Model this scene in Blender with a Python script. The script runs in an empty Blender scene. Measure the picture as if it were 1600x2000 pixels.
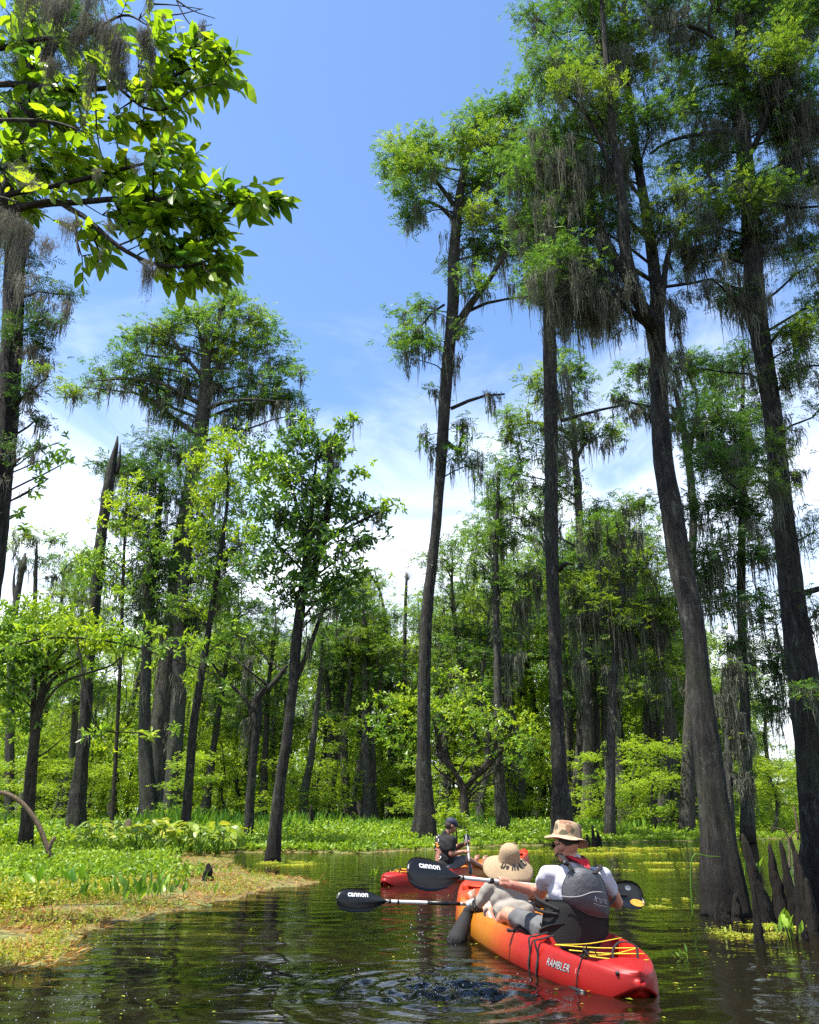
import bpy, bmesh, math, random
import numpy as np
from mathutils import Vector, Matrix
from mathutils.bvhtree import BVHTree

# ---------------------------------------------------------------- camera, sky, sun, exposure
S = bpy.context.scene
R = math.radians
F_PX, PITCH, EYE = 1550.0, math.atan(590.0 / 1550.0), 1.0
cd = bpy.data.cameras.new("camera"); cam = bpy.data.objects.new("camera", cd); S.collection.objects.link(cam)
cam.location = (0, 0, EYE); cam.rotation_euler = (math.pi / 2 + PITCH, 0, 0)
cd.sensor_fit = 'VERTICAL'; cd.sensor_height = 24.0; cd.lens = 24.0 * F_PX / 2000.0
cd.clip_start = 0.05; cd.clip_end = 3000
S.camera = cam
SUN_DIR = Vector((-0.34, -0.10, 1.0)).normalized()          # towards the sun
SUN_EL = math.asin(SUN_DIR.z); SUN_AZ = math.atan2(SUN_DIR.x, SUN_DIR.y)
w = bpy.data.worlds.new("World"); S.world = w; w.use_nodes = True
nt = w.node_tree; nt.nodes.clear()
N = nt.nodes.new; L = nt.links.new
out = N('ShaderNodeOutputWorld'); bg = N('ShaderNodeBackground'); bg.inputs[1].default_value = 0.088
sky = N('ShaderNodeTexSky'); sky.sky_type = 'NISHITA'; sky.sun_disc = False
sky.sun_elevation = SUN_EL; sky.sun_rotation = SUN_AZ; sky.air_density = 1.0; sky.dust_density = 0.3; sky.ozone_density = 2.2
tc = N('ShaderNodeTexCoord'); sep = N('ShaderNodeSeparateXYZ'); L(tc.outputs['Generated'], sep.inputs[0])
def M(op, a, b=None, c=None, clamp=False):
    n = nt.nodes.new('ShaderNodeMath'); n.operation = op; n.use_clamp = clamp
    for i, v in enumerate((a, b, c)):
        if v is None: continue
        if isinstance(v, (int, float)): n.inputs[i].default_value = v
        else: nt.links.new(v, n.inputs[i])
    return n.outputs[0]
zc = M('MAXIMUM', sep.outputs[2], 0.0); den = M('ADD', zc, 0.16)
cx = M('DIVIDE', sep.outputs[0], den); cy = M('DIVIDE', sep.outputs[1], den)
cmb = N('ShaderNodeCombineXYZ'); L(cx, cmb.inputs[0]); L(M('MULTIPLY', cy, 0.75), cmb.inputs[1])
cn = N('ShaderNodeTexNoise'); cn.inputs['Scale'].default_value = 1.7; cn.inputs['Detail'].default_value = 7; cn.inputs['Roughness'].default_value = 0.60; cn.inputs['Distortion'].default_value = 0.9
mp = N('ShaderNodeMapping'); mp.inputs['Location'].default_value = (3.1, 1.7, 0); L(cmb.outputs[0], mp.inputs[0]); L(mp.outputs[0], cn.inputs['Vector'])
band = M('MULTIPLY', M('SUBTRACT', 0.60, zc), 1.15)                 # more cloud towards the horizon
cl = M('ADD', cn.outputs[0], band)
mr = N('ShaderNodeMapRange'); mr.interpolation_type = 'SMOOTHSTEP'; L(cl, mr.inputs[0]); mr.inputs[1].default_value = 0.50; mr.inputs[2].default_value = 1.08
mr.inputs[4].default_value = 0.94
mix = N('ShaderNodeMix'); mix.data_type = 'RGBA'; L(mr.outputs[0], mix.inputs[0])
tint = N('ShaderNodeMix'); tint.data_type = 'RGBA'; tint.blend_type = 'MULTIPLY'; tint.inputs[0].default_value = 1.0
L(sky.outputs[0], tint.inputs[6]); tint.inputs[7].default_value = (0.98, 1.10, 1.22, 1)
L(tint.outputs[2], mix.inputs[6]); mix.inputs[7].default_value = (7.6, 8.0, 8.6, 1)
L(mix.outputs[2], bg.inputs[0]); L(bg.outputs[0], out.inputs[0])
sd = bpy.data.lights.new("sun", 'SUN'); sd.energy = 4.6; sd.angle = R(0.55); sd.color = (1.0, 0.95, 0.87)
so = bpy.data.objects.new("sun", sd); S.collection.objects.link(so)
so.rotation_euler = (-SUN_DIR).to_track_quat('-Z', 'Y').to_euler(); so.location = (-20, 10, 60)
S.view_settings.view_transform = 'Standard'; S.view_settings.look = 'None'; S.view_settings.gamma = 1.0
S.view_settings.use_curve_mapping = False; S.view_settings.exposure = 1.45
cy_ = S.cycles
cy_.max_bounces = 7; cy_.diffuse_bounces = 4; cy_.glossy_bounces = 3; cy_.transmission_bounces = 6; cy_.transparent_max_bounces = 6
cy_.use_denoising = False; cy_.caustics_reflective = False; cy_.caustics_refractive = False
cy_.sample_clamp_indirect = 6.0; cy_.use_adaptive_sampling = True; cy_.adaptive_threshold = 0.008
try: cy_.denoiser = 'OPENIMAGEDENOISE'; cy_.denoising_input_passes = 'RGB_ALBEDO_NORMAL'; cy_.denoising_prefilter = 'ACCURATE'
except Exception: pass

# ---------------------------------------------------------------- helpers
rng = np.random.default_rng(11)
random.seed(5)
COL = S.collection
cp, sp_ = math.cos(PITCH), math.sin(PITCH)
def ray(px, py):
    a = (px - 800.0) / F_PX; b = (1000.0 - py) / F_PX
    return np.array([a, cp - b * sp_, sp_ + b * cp])
def W(px, py, Y):                      # the point seen at a pixel, at depth Y
    r = ray(px, py); t = Y / r[1]
    return np.array([r[0] * t, Y, EYE + r[2] * t])
def G(px, py, z=0.0):                  # the point seen at a pixel, on level z
    r = ray(px, py); t = (z - EYE) / r[2]
    return np.array([r[0] * t, r[1] * t, z])
def mpp(P):                            # metres per photo pixel at a point
    return (P[1] * cp + (P[2] - EYE) * sp_) / F_PX
def unit(v): return v / np.maximum(np.linalg.norm(v, axis=-1, keepdims=True), 1e-9)

def mesh_from(name, V, faces, mats, smooth=False, mat_idx=None):
    """faces: list of int arrays (n,k)"""
    me = bpy.data.meshes.new(name)
    V = np.asarray(V, dtype=np.float32)
    me.vertices.add(len(V)); me.vertices.foreach_set('co', V.ravel())
    faces = [f for f in faces if len(f)]
    loops = np.concatenate([f.ravel() for f in faces]).astype(np.int32)
    cnt = np.concatenate([np.full(len(f), f.shape[1], dtype=np.int32) for f in faces])
    st = np.concatenate([[0], np.cumsum(cnt)[:-1]]).astype(np.int32)
    me.loops.add(len(loops)); me.loops.foreach_set('vertex_index', loops)
    me.polygons.add(len(cnt)); me.polygons.foreach_set('loop_start', st)
    if mat_idx is not None: me.polygons.foreach_set('material_index', np.asarray(mat_idx, dtype=np.int32))
    me.polygons.foreach_set('use_smooth', np.full(len(cnt), bool(smooth)))
    me.update(calc_edges=True)
    for m in (mats if isinstance(mats, (list, tuple)) else [mats]): me.materials.append(m)
    return me

class MB:
    """collects geometry with its material index; build() links it as one object"""
    def __init__(s): s.V = []; s.F = {}; s.n = 0
    def add(s, V, *faces, mi=0):
        V = np.asarray(V, dtype=np.float64)
        for f in faces:
            f = np.asarray(f, dtype=np.int64)
            if len(f): s.F.setdefault((f.shape[1], mi), []).append(f + s.n)
        s.V.append(V); s.n += len(V)
    def mesh(s, name, mats, origin=(0, 0, 0), smooth=False):
        V = np.concatenate(s.V) - np.asarray(origin, dtype=np.float64)
        fs = []; mi = []
        for (k, m), arr in s.F.items():
            a = np.concatenate(arr); fs.append(a); mi += [m] * len(a)
        return mesh_from(name, V, fs, mats, smooth, mi)
    def build(s, name, mats, parent=None, origin=(0, 0, 0), smooth=False):
        if not s.V: return None
        o = bpy.data.objects.new(name, s.mesh(name, mats, origin, smooth)); COL.objects.link(o)
        if parent is not None: o.parent = parent
        else: o.location = origin
        return o
    def __len__(s): return s.n

def tag(o, label=None, cat=None, group=None, kind=None):
    if label: o['label'] = label
    if cat: o['category'] = cat
    if group: o['group'] = group
    if kind: o['kind'] = kind
    return o
def empty(name, loc=(0, 0, 0), label=None, cat=None, group=None):
    o = bpy.data.objects.new(name, None); o.empty_display_size = 0.2; COL.objects.link(o); o.location = loc
    return tag(o, label, cat, group)
def copy_tree(o, parent=None):
    c = o.copy(); COL.objects.link(c); c.parent = parent
    for ch in list(o.children): copy_tree(ch, c)
    return c

# ---------------------------------------------------------------- materials
def mat(name):
    m = bpy.data.materials.new(name); m.use_nodes = True; t = m.node_tree; t.nodes.clear()
    o = t.nodes.new('ShaderNodeOutputMaterial'); return m, t, o
def nn(t, kind, **kw):
    n = t.nodes.new(kind)
    for k, v in kw.items(): setattr(n, k, v)
    return n
def ramp(t, fac, stops):
    r = t.nodes.new('ShaderNodeValToRGB'); e = r.color_ramp.elements
    while len(e) < len(stops): e.new(0.5)
    for i, (p, c) in enumerate(stops): e[i].position = p; e[i].color = (*c, 1)
    t.links.new(fac, r.inputs[0]); return r.outputs[0]
def noise(t, scale, detail=4, rough=0.55, vec=None, mscale=None, dist=0.0):
    n = t.nodes.new('ShaderNodeTexNoise'); n.inputs['Scale'].default_value = scale; n.inputs['Detail'].default_value = detail
    n.inputs['Roughness'].default_value = rough; n.inputs['Distortion'].default_value = dist
    g = t.nodes.new('ShaderNodeTexCoord')
    src = g.outputs['Object'] if vec is None else vec
    if mscale:
        m = t.nodes.new('ShaderNodeMapping'); m.inputs['Scale'].default_value = mscale; t.links.new(src, m.inputs[0]); src = m.outputs[0]
    t.links.new(src, n.inputs['Vector']); return n.outputs[0]
def mixc(t, fac, a, b, blend='MIX'):
    m = t.nodes.new('ShaderNodeMix'); m.data_type = 'RGBA'; m.blend_type = blend
    for i, v in ((0, fac), (6, a), (7, b)):
        if isinstance(v, (int, float)): m.inputs[i].default_value = v
        elif isinstance(v, tuple): m.inputs[i].default_value = (*v, 1)
        else: t.links.new(v, m.inputs[i])
    return m.outputs[2]
def mth(t, op, a, b=None, clamp=False):
    n = t.nodes.new('ShaderNodeMath'); n.operation = op; n.use_clamp = clamp
    for i, v in enumerate((a, b)):
        if v is None: continue
        if isinstance(v, (int, float)): n.inputs[i].default_value = v
        else: t.links.new(v, n.inputs[i])
    return n.outputs[0]
def bump(t, h, strength, dist):
    b = t.nodes.new('ShaderNodeBump'); b.inputs['Strength'].default_value = strength; b.inputs['Distance'].default_value = dist
    t.links.new(h, b.inputs['Height']); return b.outputs[0]

def leaf_mat(name, stops, trans=0.45, rough=0.45, tcol=(1.35, 1.25, 0.55), spec=0.35, patch=0.6):
    m, t, o = mat(name)
    g = t.nodes.new('ShaderNodeNewGeometry')
    nz = noise(t, patch, 3, vec=g.outputs['Position'])
    f = mth(t, 'ADD', mth(t, 'MULTIPLY', g.outputs['Random Per Island'], 0.6), mth(t, 'MULTIPLY', mth(t, 'SUBTRACT', nz, 0.3), 1.0))
    c = ramp(t, f, stops)
    p = t.nodes.new('ShaderNodeBsdfPrincipled'); p.inputs['Roughness'].default_value = rough; p.inputs['Specular IOR Level'].default_value = spec
    t.links.new(c, p.inputs['Base Color'])
    tr = t.nodes.new('ShaderNodeBsdfTranslucent'); t.links.new(mixc(t, 1.0, c, tcol, 'MULTIPLY'), tr.inputs[0])
    mx = t.nodes.new('ShaderNodeMixShader'); mx.inputs[0].default_value = trans
    t.links.new(p.outputs[0], mx.inputs[1]); t.links.new(tr.outputs[0], mx.inputs[2]); t.links.new(mx.outputs[0], o.inputs[0])
    return m
def bark_mat(name, dark, mid, light, wet=True, lichen=0.5, sc=1.0):
    m, t, o = mat(name)
    g = t.nodes.new('ShaderNodeNewGeometry'); pos = g.outputs['Position']
    a = noise(t, 8.0 * sc, 10, 0.80, vec=pos, mscale=(3.0, 3.0, 0.42), dist=0.3)
    b = noise(t, 1.3 * sc, 4, 0.6, vec=pos)
    c = ramp(t, a, [(0.38, dark), (0.50, mid), (0.62, light)])
    li = noise(t, 4.5 * sc, 10, 0.82, vec=pos, mscale=(1, 1, 0.6))
    lf = ramp(t, li, [(0.55, (0, 0, 0)), (0.62, (lichen,) * 3)])
    c = mixc(t, lf, c, (0.21, 0.23, 0.19))
    mo = ramp(t, b, [(0.5, (0, 0, 0)), (0.75, (0.5, 0.5, 0.5))]); c = mixc(t, mo, c, (0.055, 0.07, 0.025))
    if wet:
        s = t.nodes.new('ShaderNodeSeparateXYZ'); t.links.new(pos, s.inputs[0])
        h = mth(t, 'ADD', s.outputs[2], mth(t, 'MULTIPLY', b, 0.5))
        wf = ramp(t, h, [(0.45, (0.85,) * 3), (0.95, (0, 0, 0))]); c = mixc(t, wf, c, (0.018, 0.014, 0.010))
    p = t.nodes.new('ShaderNodeBsdfPrincipled'); p.inputs['Roughness'].default_value = 0.85; p.inputs['Specular IOR Level'].default_value = 0.25
    t.links.new(c, p.inputs['Base Color']); t.links.new(bump(t, a, 1.0, 0.12), p.inputs['Normal']); t.links.new(p.outputs[0], o.inputs[0])
    return m
def plain(name, col, rough=0.5, var=0.15, nscale=8, bumps=0.0, metal=0.0, spec=0.5, bscale=None, coat=0.0, sub=0.0):
    m, t, o = mat(name)
    n1 = noise(t, nscale, 5)
    d = tuple(max(0, x * (1 - var)) for x in col); l = tuple(min(1, x * (1 + var)) for x in col)
    c = ramp(t, n1, [(0.3, d), (0.7, l)])
    p = t.nodes.new('ShaderNodeBsdfPrincipled'); p.inputs['Roughness'].default_value = rough; p.inputs['Metallic'].default_value = metal
    p.inputs['Specular IOR Level'].default_value = spec; p.inputs['Coat Weight'].default_value = coat
    if sub: p.inputs['Subsurface Weight'].default_value = sub; p.inputs['Subsurface Radius'].default_value = (0.02, 0.008, 0.004); p.inputs['Subsurface Scale'].default_value = 0.5
    t.links.new(c, p.inputs['Base Color'])
    if bumps:
        t.links.new(bump(t, noise(t, bscale or nscale * 6, 4), bumps, 0.01), p.inputs['Normal'])
    t.links.new(p.outputs[0], o.inputs[0]); return m

MAT = {}
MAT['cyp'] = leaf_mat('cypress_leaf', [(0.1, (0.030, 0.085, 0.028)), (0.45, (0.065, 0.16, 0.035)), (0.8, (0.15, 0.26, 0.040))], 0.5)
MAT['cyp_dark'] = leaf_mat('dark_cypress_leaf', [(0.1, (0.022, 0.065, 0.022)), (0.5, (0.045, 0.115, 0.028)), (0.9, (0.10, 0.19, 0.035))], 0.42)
MAT['cyp_yel'] = leaf_mat('yellow_cypress_leaf', [(0.1, (0.055, 0.12, 0.022)), (0.45, (0.12, 0.22, 0.030)), (0.8, (0.23, 0.33, 0.04))], 0.5)
MAT['broad'] = leaf_mat('broad_leaf', [(0.1, (0.070, 0.16, 0.020)), (0.45, (0.16, 0.30, 0.035)), (0.85, (0.31, 0.46, 0.055))], 0.55, 0.35, spec=0.5)
MAT['broad_dark'] = leaf_mat('dark_broad_leaf', [(0.1, (0.035, 0.10, 0.016)), (0.5, (0.075, 0.18, 0.024)), (0.9, (0.17, 0.30, 0.04))], 0.45, 0.3, spec=0.6)
MAT['broad_lime'] = leaf_mat('lime_leaf', [(0.1, (0.12, 0.24, 0.016)), (0.45, (0.24, 0.38, 0.025)), (0.85, (0.40, 0.50, 0.045))], 0.52, 0.4)
MAT['far'] = leaf_mat('far_leaf_painted_sun', [(0.1, (0.10, 0.20, 0.022)), (0.4, (0.22, 0.38, 0.04)), (0.85, (0.42, 0.56, 0.075))], 0.58, 0.45, spec=0.3)  # broad leaf colour lightened, standing in for sunlight on the far wood
MAT['near'] = leaf_mat('near_leaf', [(0.05, (0.07, 0.16, 0.016)), (0.45, (0.16, 0.29, 0.024)), (0.8, (0.24, 0.36, 0.03)), (1.0, (0.36, 0.40, 0.05))], 0.6, 0.38, (1.5, 1.35, 0.35), 0.6)
MAT['weed'] = leaf_mat('weed_leaf', [(0.1, (0.07, 0.15, 0.012)), (0.45, (0.17, 0.30, 0.02)), (0.85, (0.34, 0.46, 0.04))], 0.4, 0.4, patch=0.35)
MAT['weed_low'] = leaf_mat('low_weed_leaf', [(0.05, (0.09, 0.17, 0.015)), (0.4, (0.22, 0.30, 0.025)), (0.7, (0.42, 0.42, 0.05)), (1.0, (0.48, 0.33, 0.08))], 0.35, 0.5, patch=0.5)
MAT['dry'] = leaf_mat('dry_stalk', [(0.1, (0.13, 0.07, 0.02)), (0.45, (0.36, 0.17, 0.035)), (0.85, (0.50, 0.32, 0.09))], 0.3, 0.6, (1.1, 1.0, 0.7))
MAT['reed'] = leaf_mat('upright_leaf', [(0.1, (0.035, 0.11, 0.012)), (0.45, (0.08, 0.20, 0.018)), (0.85, (0.20, 0.34, 0.035))], 0.42, 0.35, patch=0.35)
MAT['taro'] = leaf_mat('big_leaf', [(0.1, (0.10, 0.19, 0.02)), (0.5, (0.26, 0.34, 0.04)), (0.85, (0.48, 0.46, 0.08))], 0.42, 0.35, patch=0.5)
MAT['moss'] = leaf_mat('hanging_moss', [(0.1, (0.05, 0.055, 0.041)), (0.5, (0.115, 0.122, 0.09)), (0.9, (0.22, 0.225, 0.165))], 0.4, 0.9, (1.0, 1.0, 0.9), 0.1, 1.0)
MAT['moss_near'] = leaf_mat('near_hanging_moss', [(0.1, (0.07, 0.068, 0.055)), (0.5, (0.155, 0.148, 0.12)), (0.9, (0.28, 0.262, 0.21))], 0.35, 0.9, (1.0, 1.0, 0.9), 0.1, 1.0)
MAT['bark'] = bark_mat('cypress_bark', (0.006, 0.005, 0.0045), (0.026, 0.023, 0.020), (0.085, 0.08, 0.07))
MAT['bark_far'] = bark_mat('grey_bark', (0.018, 0.017, 0.014), (0.055, 0.052, 0.044), (0.13, 0.125, 0.11), lichen=0.3)
MAT['bark_brown'] = bark_mat('brown_bark', (0.009, 0.007, 0.005), (0.035, 0.027, 0.020), (0.09, 0.075, 0.06), lichen=0.3)
MAT['knee'] = bark_mat('knee_bark', (0.006, 0.0045, 0.0035), (0.024, 0.017, 0.012), (0.075, 0.05, 0.036), lichen=0.1, sc=2.5)
MAT['deadwood'] = bark_mat('dead_wood', (0.10, 0.065, 0.04), (0.24, 0.17, 0.11), (0.40, 0.31, 0.22), wet=False, lichen=0.1, sc=3)

# ---------------------------------------------------------------- geometry engines
def catmull(P, R_, step):
    P = np.asarray(P, float); R_ = np.asarray(R_, float)
    if len(P) == 2: P = np.vstack([P[0], (P[0] + P[1]) / 2, P[1]]); R_ = np.array([R_[0], (R_[0] + R_[1]) / 2, R_[1]])
    Q = np.vstack([2 * P[0] - P[1], P, 2 * P[-1] - P[-2]]); out = []; ro = []
    for i in range(1, len(Q) - 2):
        n = max(1, int(np.linalg.norm(Q[i + 1] - Q[i]) / step))
        for k in range(n):
            t = k / n
            out.append(0.5 * ((2 * Q[i]) + (-Q[i - 1] + Q[i + 1]) * t + (2 * Q[i - 1] - 5 * Q[i] + 4 * Q[i + 1] - Q[i + 2]) * t * t + (-Q[i - 1] + 3 * Q[i] - 3 * Q[i + 1] + Q[i + 2]) * t ** 3))
            ro.append(R_[i - 1] * (1 - t) + R_[i] * t)
    out.append(P[-1]); ro.append(R_[-1]); return np.array(out), np.array(ro)
def tube(mb, P, R_, sides=10, step=0.4, flute=0.0, nf=5, rough=0.0, mi=0, smoothp=True, cap=True, seed=0, flutefall=None):
    if smoothp: P, R_ = catmull(P, R_, step)
    else: P = np.asarray(P, float); R_ = np.asarray(R_, float)
    n = len(P); T = np.gradient(P, axis=0); T = unit(T)
    ref = np.array([0.0, 1.0, 0.0]) if abs(T[:, 2]).mean() > 0.5 else np.array([0.0, 0.0, 1.0])
    X = unit(np.cross(np.broadcast_to(ref, T.shape), T)); Yv = np.cross(T, X)
    th = np.linspace(0, 2 * math.pi, sides, endpoint=False)
    r = np.random.default_rng(abs(int(seed)) + 17)
    ph = r.uniform(0, 6.28, 4)
    rad = np.repeat(R_[:, None], sides, 1)
    if flute:
        fl = flute if flutefall is None else flute * np.exp(-(P[:, 2] - P[0, 2]).clip(0) / flutefall)[:, None] + 0.04
        rad = rad * (1 + fl * (0.7 * np.cos(nf * th + ph[0])[None, :] + 0.45 * np.cos((nf + 2) * th + ph[1] + 0.3 * P[:, 2:3])))
    if rough:
        nz = r.normal(0, 1, (n, sides)); nz = (nz + np.roll(nz, 1, 1) + np.roll(nz, 1, 0)) / 1.7
        rad = rad * (1 + rough * nz)
    V = P[:, None, :] + rad[..., None] * (np.cos(th)[None, :, None] * X[:, None, :] + np.sin(th)[None, :, None] * Yv[:, None, :])
    idx = np.arange(n * sides).reshape(n, sides)
    a = idx[:-1]; b = idx[1:]
    F = np.stack([a, np.roll(a, -1, 1), np.roll(b, -1, 1), b], -1).reshape(-1, 4)
    V = V.reshape(-1, 3)
    if cap:
        V = np.vstack([V, P[0], P[-1]]); c0, c1 = n * sides, n * sides + 1
        i0 = idx[0]; i1 = idx[-1]
        T3 = np.vstack([np.stack([np.roll(i0, -1), i0, np.full(sides, c0)], -1), np.stack([i1, np.roll(i1, -1), np.full(sides, c1)], -1)])
        mb.add(V, F, T3, mi=mi)
    else: mb.add(V, F, mi=mi)
    return P, R_
def leaves(mb, P, D, Nn, Ln, Wd, q=0, mi=0, droop=0.0):
    """P base, D axis, Nn face normal, all (n,3); Ln, Wd (n,)"""
    n = len(P)
    if n == 0: return
    D = unit(D); Sd = unit(np.cross(D, Nn)); Nn = np.cross(Sd, D)
    Ln = np.broadcast_to(Ln, (n,))[:, None]; Wd = np.broadcast_to(Wd, (n,))[:, None] * 0.5
    if q == 0:
        V = np.stack([P, P + D * Ln * 0.45 + Sd * Wd, P + D * Ln, P + D * Ln * 0.45 - Sd * Wd], 1)
        V[:, 1] += Nn * Wd * 0.3; V[:, 3] += Nn * Wd * 0.3
        F = (np.arange(n) * 4)[:, None] + np.array([0, 1, 2, 3])
        mb.add(V.reshape(-1, 3), F, mi=mi)
    elif q == 1:   # folded along the rib, six edge points
        dz = -Nn * Ln * droop
        V = np.stack([P, P + D * Ln * 0.3 + Sd * Wd * 0.85 + Nn * Wd * 0.3, P + D * Ln * 0.68 + Sd * Wd * 0.8 + Nn * Wd * 0.2 + dz * 0.5, P + D * Ln + dz,
                      P + D * Ln * 0.68 - Sd * Wd * 0.8 + Nn * Wd * 0.2 + dz * 0.5, P + D * Ln * 0.3 - Sd * Wd * 0.85 + Nn * Wd * 0.3], 1)
        F = np.vstack([(np.arange(n) * 6)[:, None] + np.array(f) for f in ([0, 1, 2, 3], [0, 3, 4, 5])])
        mb.add(V.reshape(-1, 3), F, mi=mi)
    elif q == 2:   # near leaf: five stations, rib and two edges
        ts = [0.0, 0.18, 0.42, 0.7, 0.88, 1.0]; ws = [0.05, 0.72, 1.0, 0.72, 0.34, 0.0]
        vs = []
        for tt, ww in zip(ts, ws):
            c = P + D * Ln * tt - Nn * Ln * droop * tt * tt
            vs += [c, c + Sd * Wd * ww + Nn * Wd * ww * 0.28, c - Sd * Wd * ww + Nn * Wd * ww * 0.28]
        V = np.stack(vs, 1); F = []
        for k in range(5):
            a = 3 * k; b = a + 3
            F += [[a, a + 1, b + 1, b], [a, b, b + 2, a + 2]]
        F = np.vstack([(np.arange(n) * 18)[:, None] + np.array(f) for f in F])
        mb.add(V.reshape(-1, 3), F, mi=mi)
def rnd_dirs(n, flat=1.0, up=0.0):
    d = rng.normal(0, 1, (n, 3)); d[:, 2] = d[:, 2] * flat + up; return unit(d)
def whorls(mb, C, k, Ln, Wd, q=0, flat=0.5, up=0.25, spread=0.0, mi=0, droop=0.15, axis=None):
    """k leaves radiating from every point of C"""
    n = len(C)
    if n == 0: return
    ang = rng.uniform(0, 6.28, (n, 1)) + np.arange(k)[None, :] * (6.28 / k) + rng.normal(0, 0.25, (n, k))
    A = rnd_dirs(n, 0.8, 0.45) if axis is None else unit(axis + rng.normal(0, 0.3, (n, 3)))
    X = unit(np.cross(A, rng.normal(0, 1, (n, 3)))); Yv = np.cross(A, X)
    el = rng.normal(up, flat * 0.5, (n, k))
    D = (np.cos(ang) * np.cos(el))[..., None] * X[:, None] + (np.sin(ang) * np.cos(el))[..., None] * Yv[:, None] + np.sin(el)[..., None] * A[:, None]
    Nm = A[:, None] + rng.normal(0, 0.35, (n, k, 3))
    P = np.repeat(C[:, None], k, 1) + rng.normal(0, 1, (n, k, 3)) * spread
    sz = rng.uniform(0.65, 1.15, n * k)
    leaves(mb, P.reshape(-1, 3), D.reshape(-1, 3), Nm.reshape(-1, 3), Ln * sz, Wd * sz, q, mi, droop)
def fronds(mb, C, k, Ln, Wd, mi=0):
    """feathery cypress sprays: narrow leaflets in two rows along a drooping axis"""
    n = len(C)
    if n == 0: return
    a = rng.uniform(0, 6.28, n); D = np.stack([np.cos(a), np.sin(a), rng.normal(-0.15, 0.38, n)], -1); D = unit(D)
    Nm = unit(np.array([0, 0, 1.0]) + rng.normal(0, .55, (n, 3))); Sd = unit(np.cross(D, Nm))
    fl = Ln * rng.uniform(0.9, 1.7, n); ts = np.linspace(0.05, 1, k)
    P = C[:, None] + D[:, None] * (ts[None] * fl[:, None])[..., None]; P[..., 2] -= (ts[None] ** 2) * fl[:, None] * .12
    sg = np.where(np.arange(k) % 2, 1.0, -1.0)[None, :, None]
    LD = D[:, None] * .75 + Sd[:, None] * sg * .85 + rng.normal(0, .12, (n, k, 3)); LD[:, -1] = D
    ll = fl[:, None] * .55 * (1.15 - .6 * ts[None]) * rng.uniform(.7, 1.2, (n, k))
    Nn = np.repeat(Nm[:, None], k, 1) + rng.normal(0, .15, (n, k, 3))
    leaves(mb, P.reshape(-1, 3), LD.reshape(-1, 3), Nn.reshape(-1, 3), ll.ravel(), np.full(n * k, Wd), 0, mi)
def strands(mb, T, Ln, wd, seg=5, wob=0.03, mi=0):
    n = len(T)
    if n == 0: return
    yaw = rng.uniform(0, 3.14, n); side = np.stack([np.cos(yaw), np.sin(yaw), np.zeros(n)], -1)
    walk = np.cumsum(rng.normal(0, 1, (n, seg + 1, 2)), 1) * wob; walk[:, 0] = 0
    s = np.linspace(0, 1, seg + 1)
    C = np.repeat(T[:, None], seg + 1, 1).copy(); C[..., 2] -= s[None] * Ln[:, None]; C[..., :2] += walk
    prof = np.array([0.6, 1.0, 0.95, 0.8, 0.55, 0.12]) if seg == 5 else np.interp(s, [0, .2, .6, 1], [.6, 1, .8, .1])
    hw = np.broadcast_to(wd, (n,))[:, None] * prof[None] * rng.uniform(0.6, 1.3, (n, seg + 1)) * 0.5
    V = np.stack([C + side[:, None] * hw[..., None], C - side[:, None] * hw[..., None]], 2).reshape(-1, 3)
    base = (np.arange(n) * (seg + 1) * 2)[:, None, None] + (np.arange(seg) * 2)[None, :, None]
    F = (base + np.array([0, 1, 3, 2])).reshape(-1, 4)
    mb.add(V, F, mi=mi)
def beards(mb, C, LB, RB, per, wd, seg=5, wob=0.03, mi=0, fuzz=0, fuzzlen=0.03):
    """tapering bunches of moss hanging from points C"""
    M_ = len(C)
    if M_ == 0: return
    o = rng.normal(0, 1, (M_, per, 3)) * np.array([1, 1, 0.35]) * np.broadcast_to(RB, (M_,))[:, None, None]
    rr = np.linalg.norm(o[..., :2], axis=-1) / np.broadcast_to(RB, (M_,))[:, None]
    ln = np.broadcast_to(LB, (M_,))[:, None] * np.exp(-0.45 * rr ** 2) * rng.uniform(0.35, 1.0, (M_, per))
    T = (C[:, None] + o).reshape(-1, 3); ln = ln.ravel()
    strands(mb, T, ln, wd, seg, wob, mi)
    if fuzz:
        k = fuzz; n = len(T)
        s = rng.uniform(0, 1, (n, k)) ** 0.8
        P = np.repeat(T[:, None], k, 1).copy(); P[..., 2] -= s * ln[:, None]; P += rng.normal(0, wob * 1.1, P.shape)
        D = rnd_dirs(n * k, 0.8, -0.5); leaves(mb, P.reshape(-1, 3), D, rnd_dirs(n * k), fuzzlen * rng.uniform(.5, 1.4, n * k), wd * 0.8, 0, mi)

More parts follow.
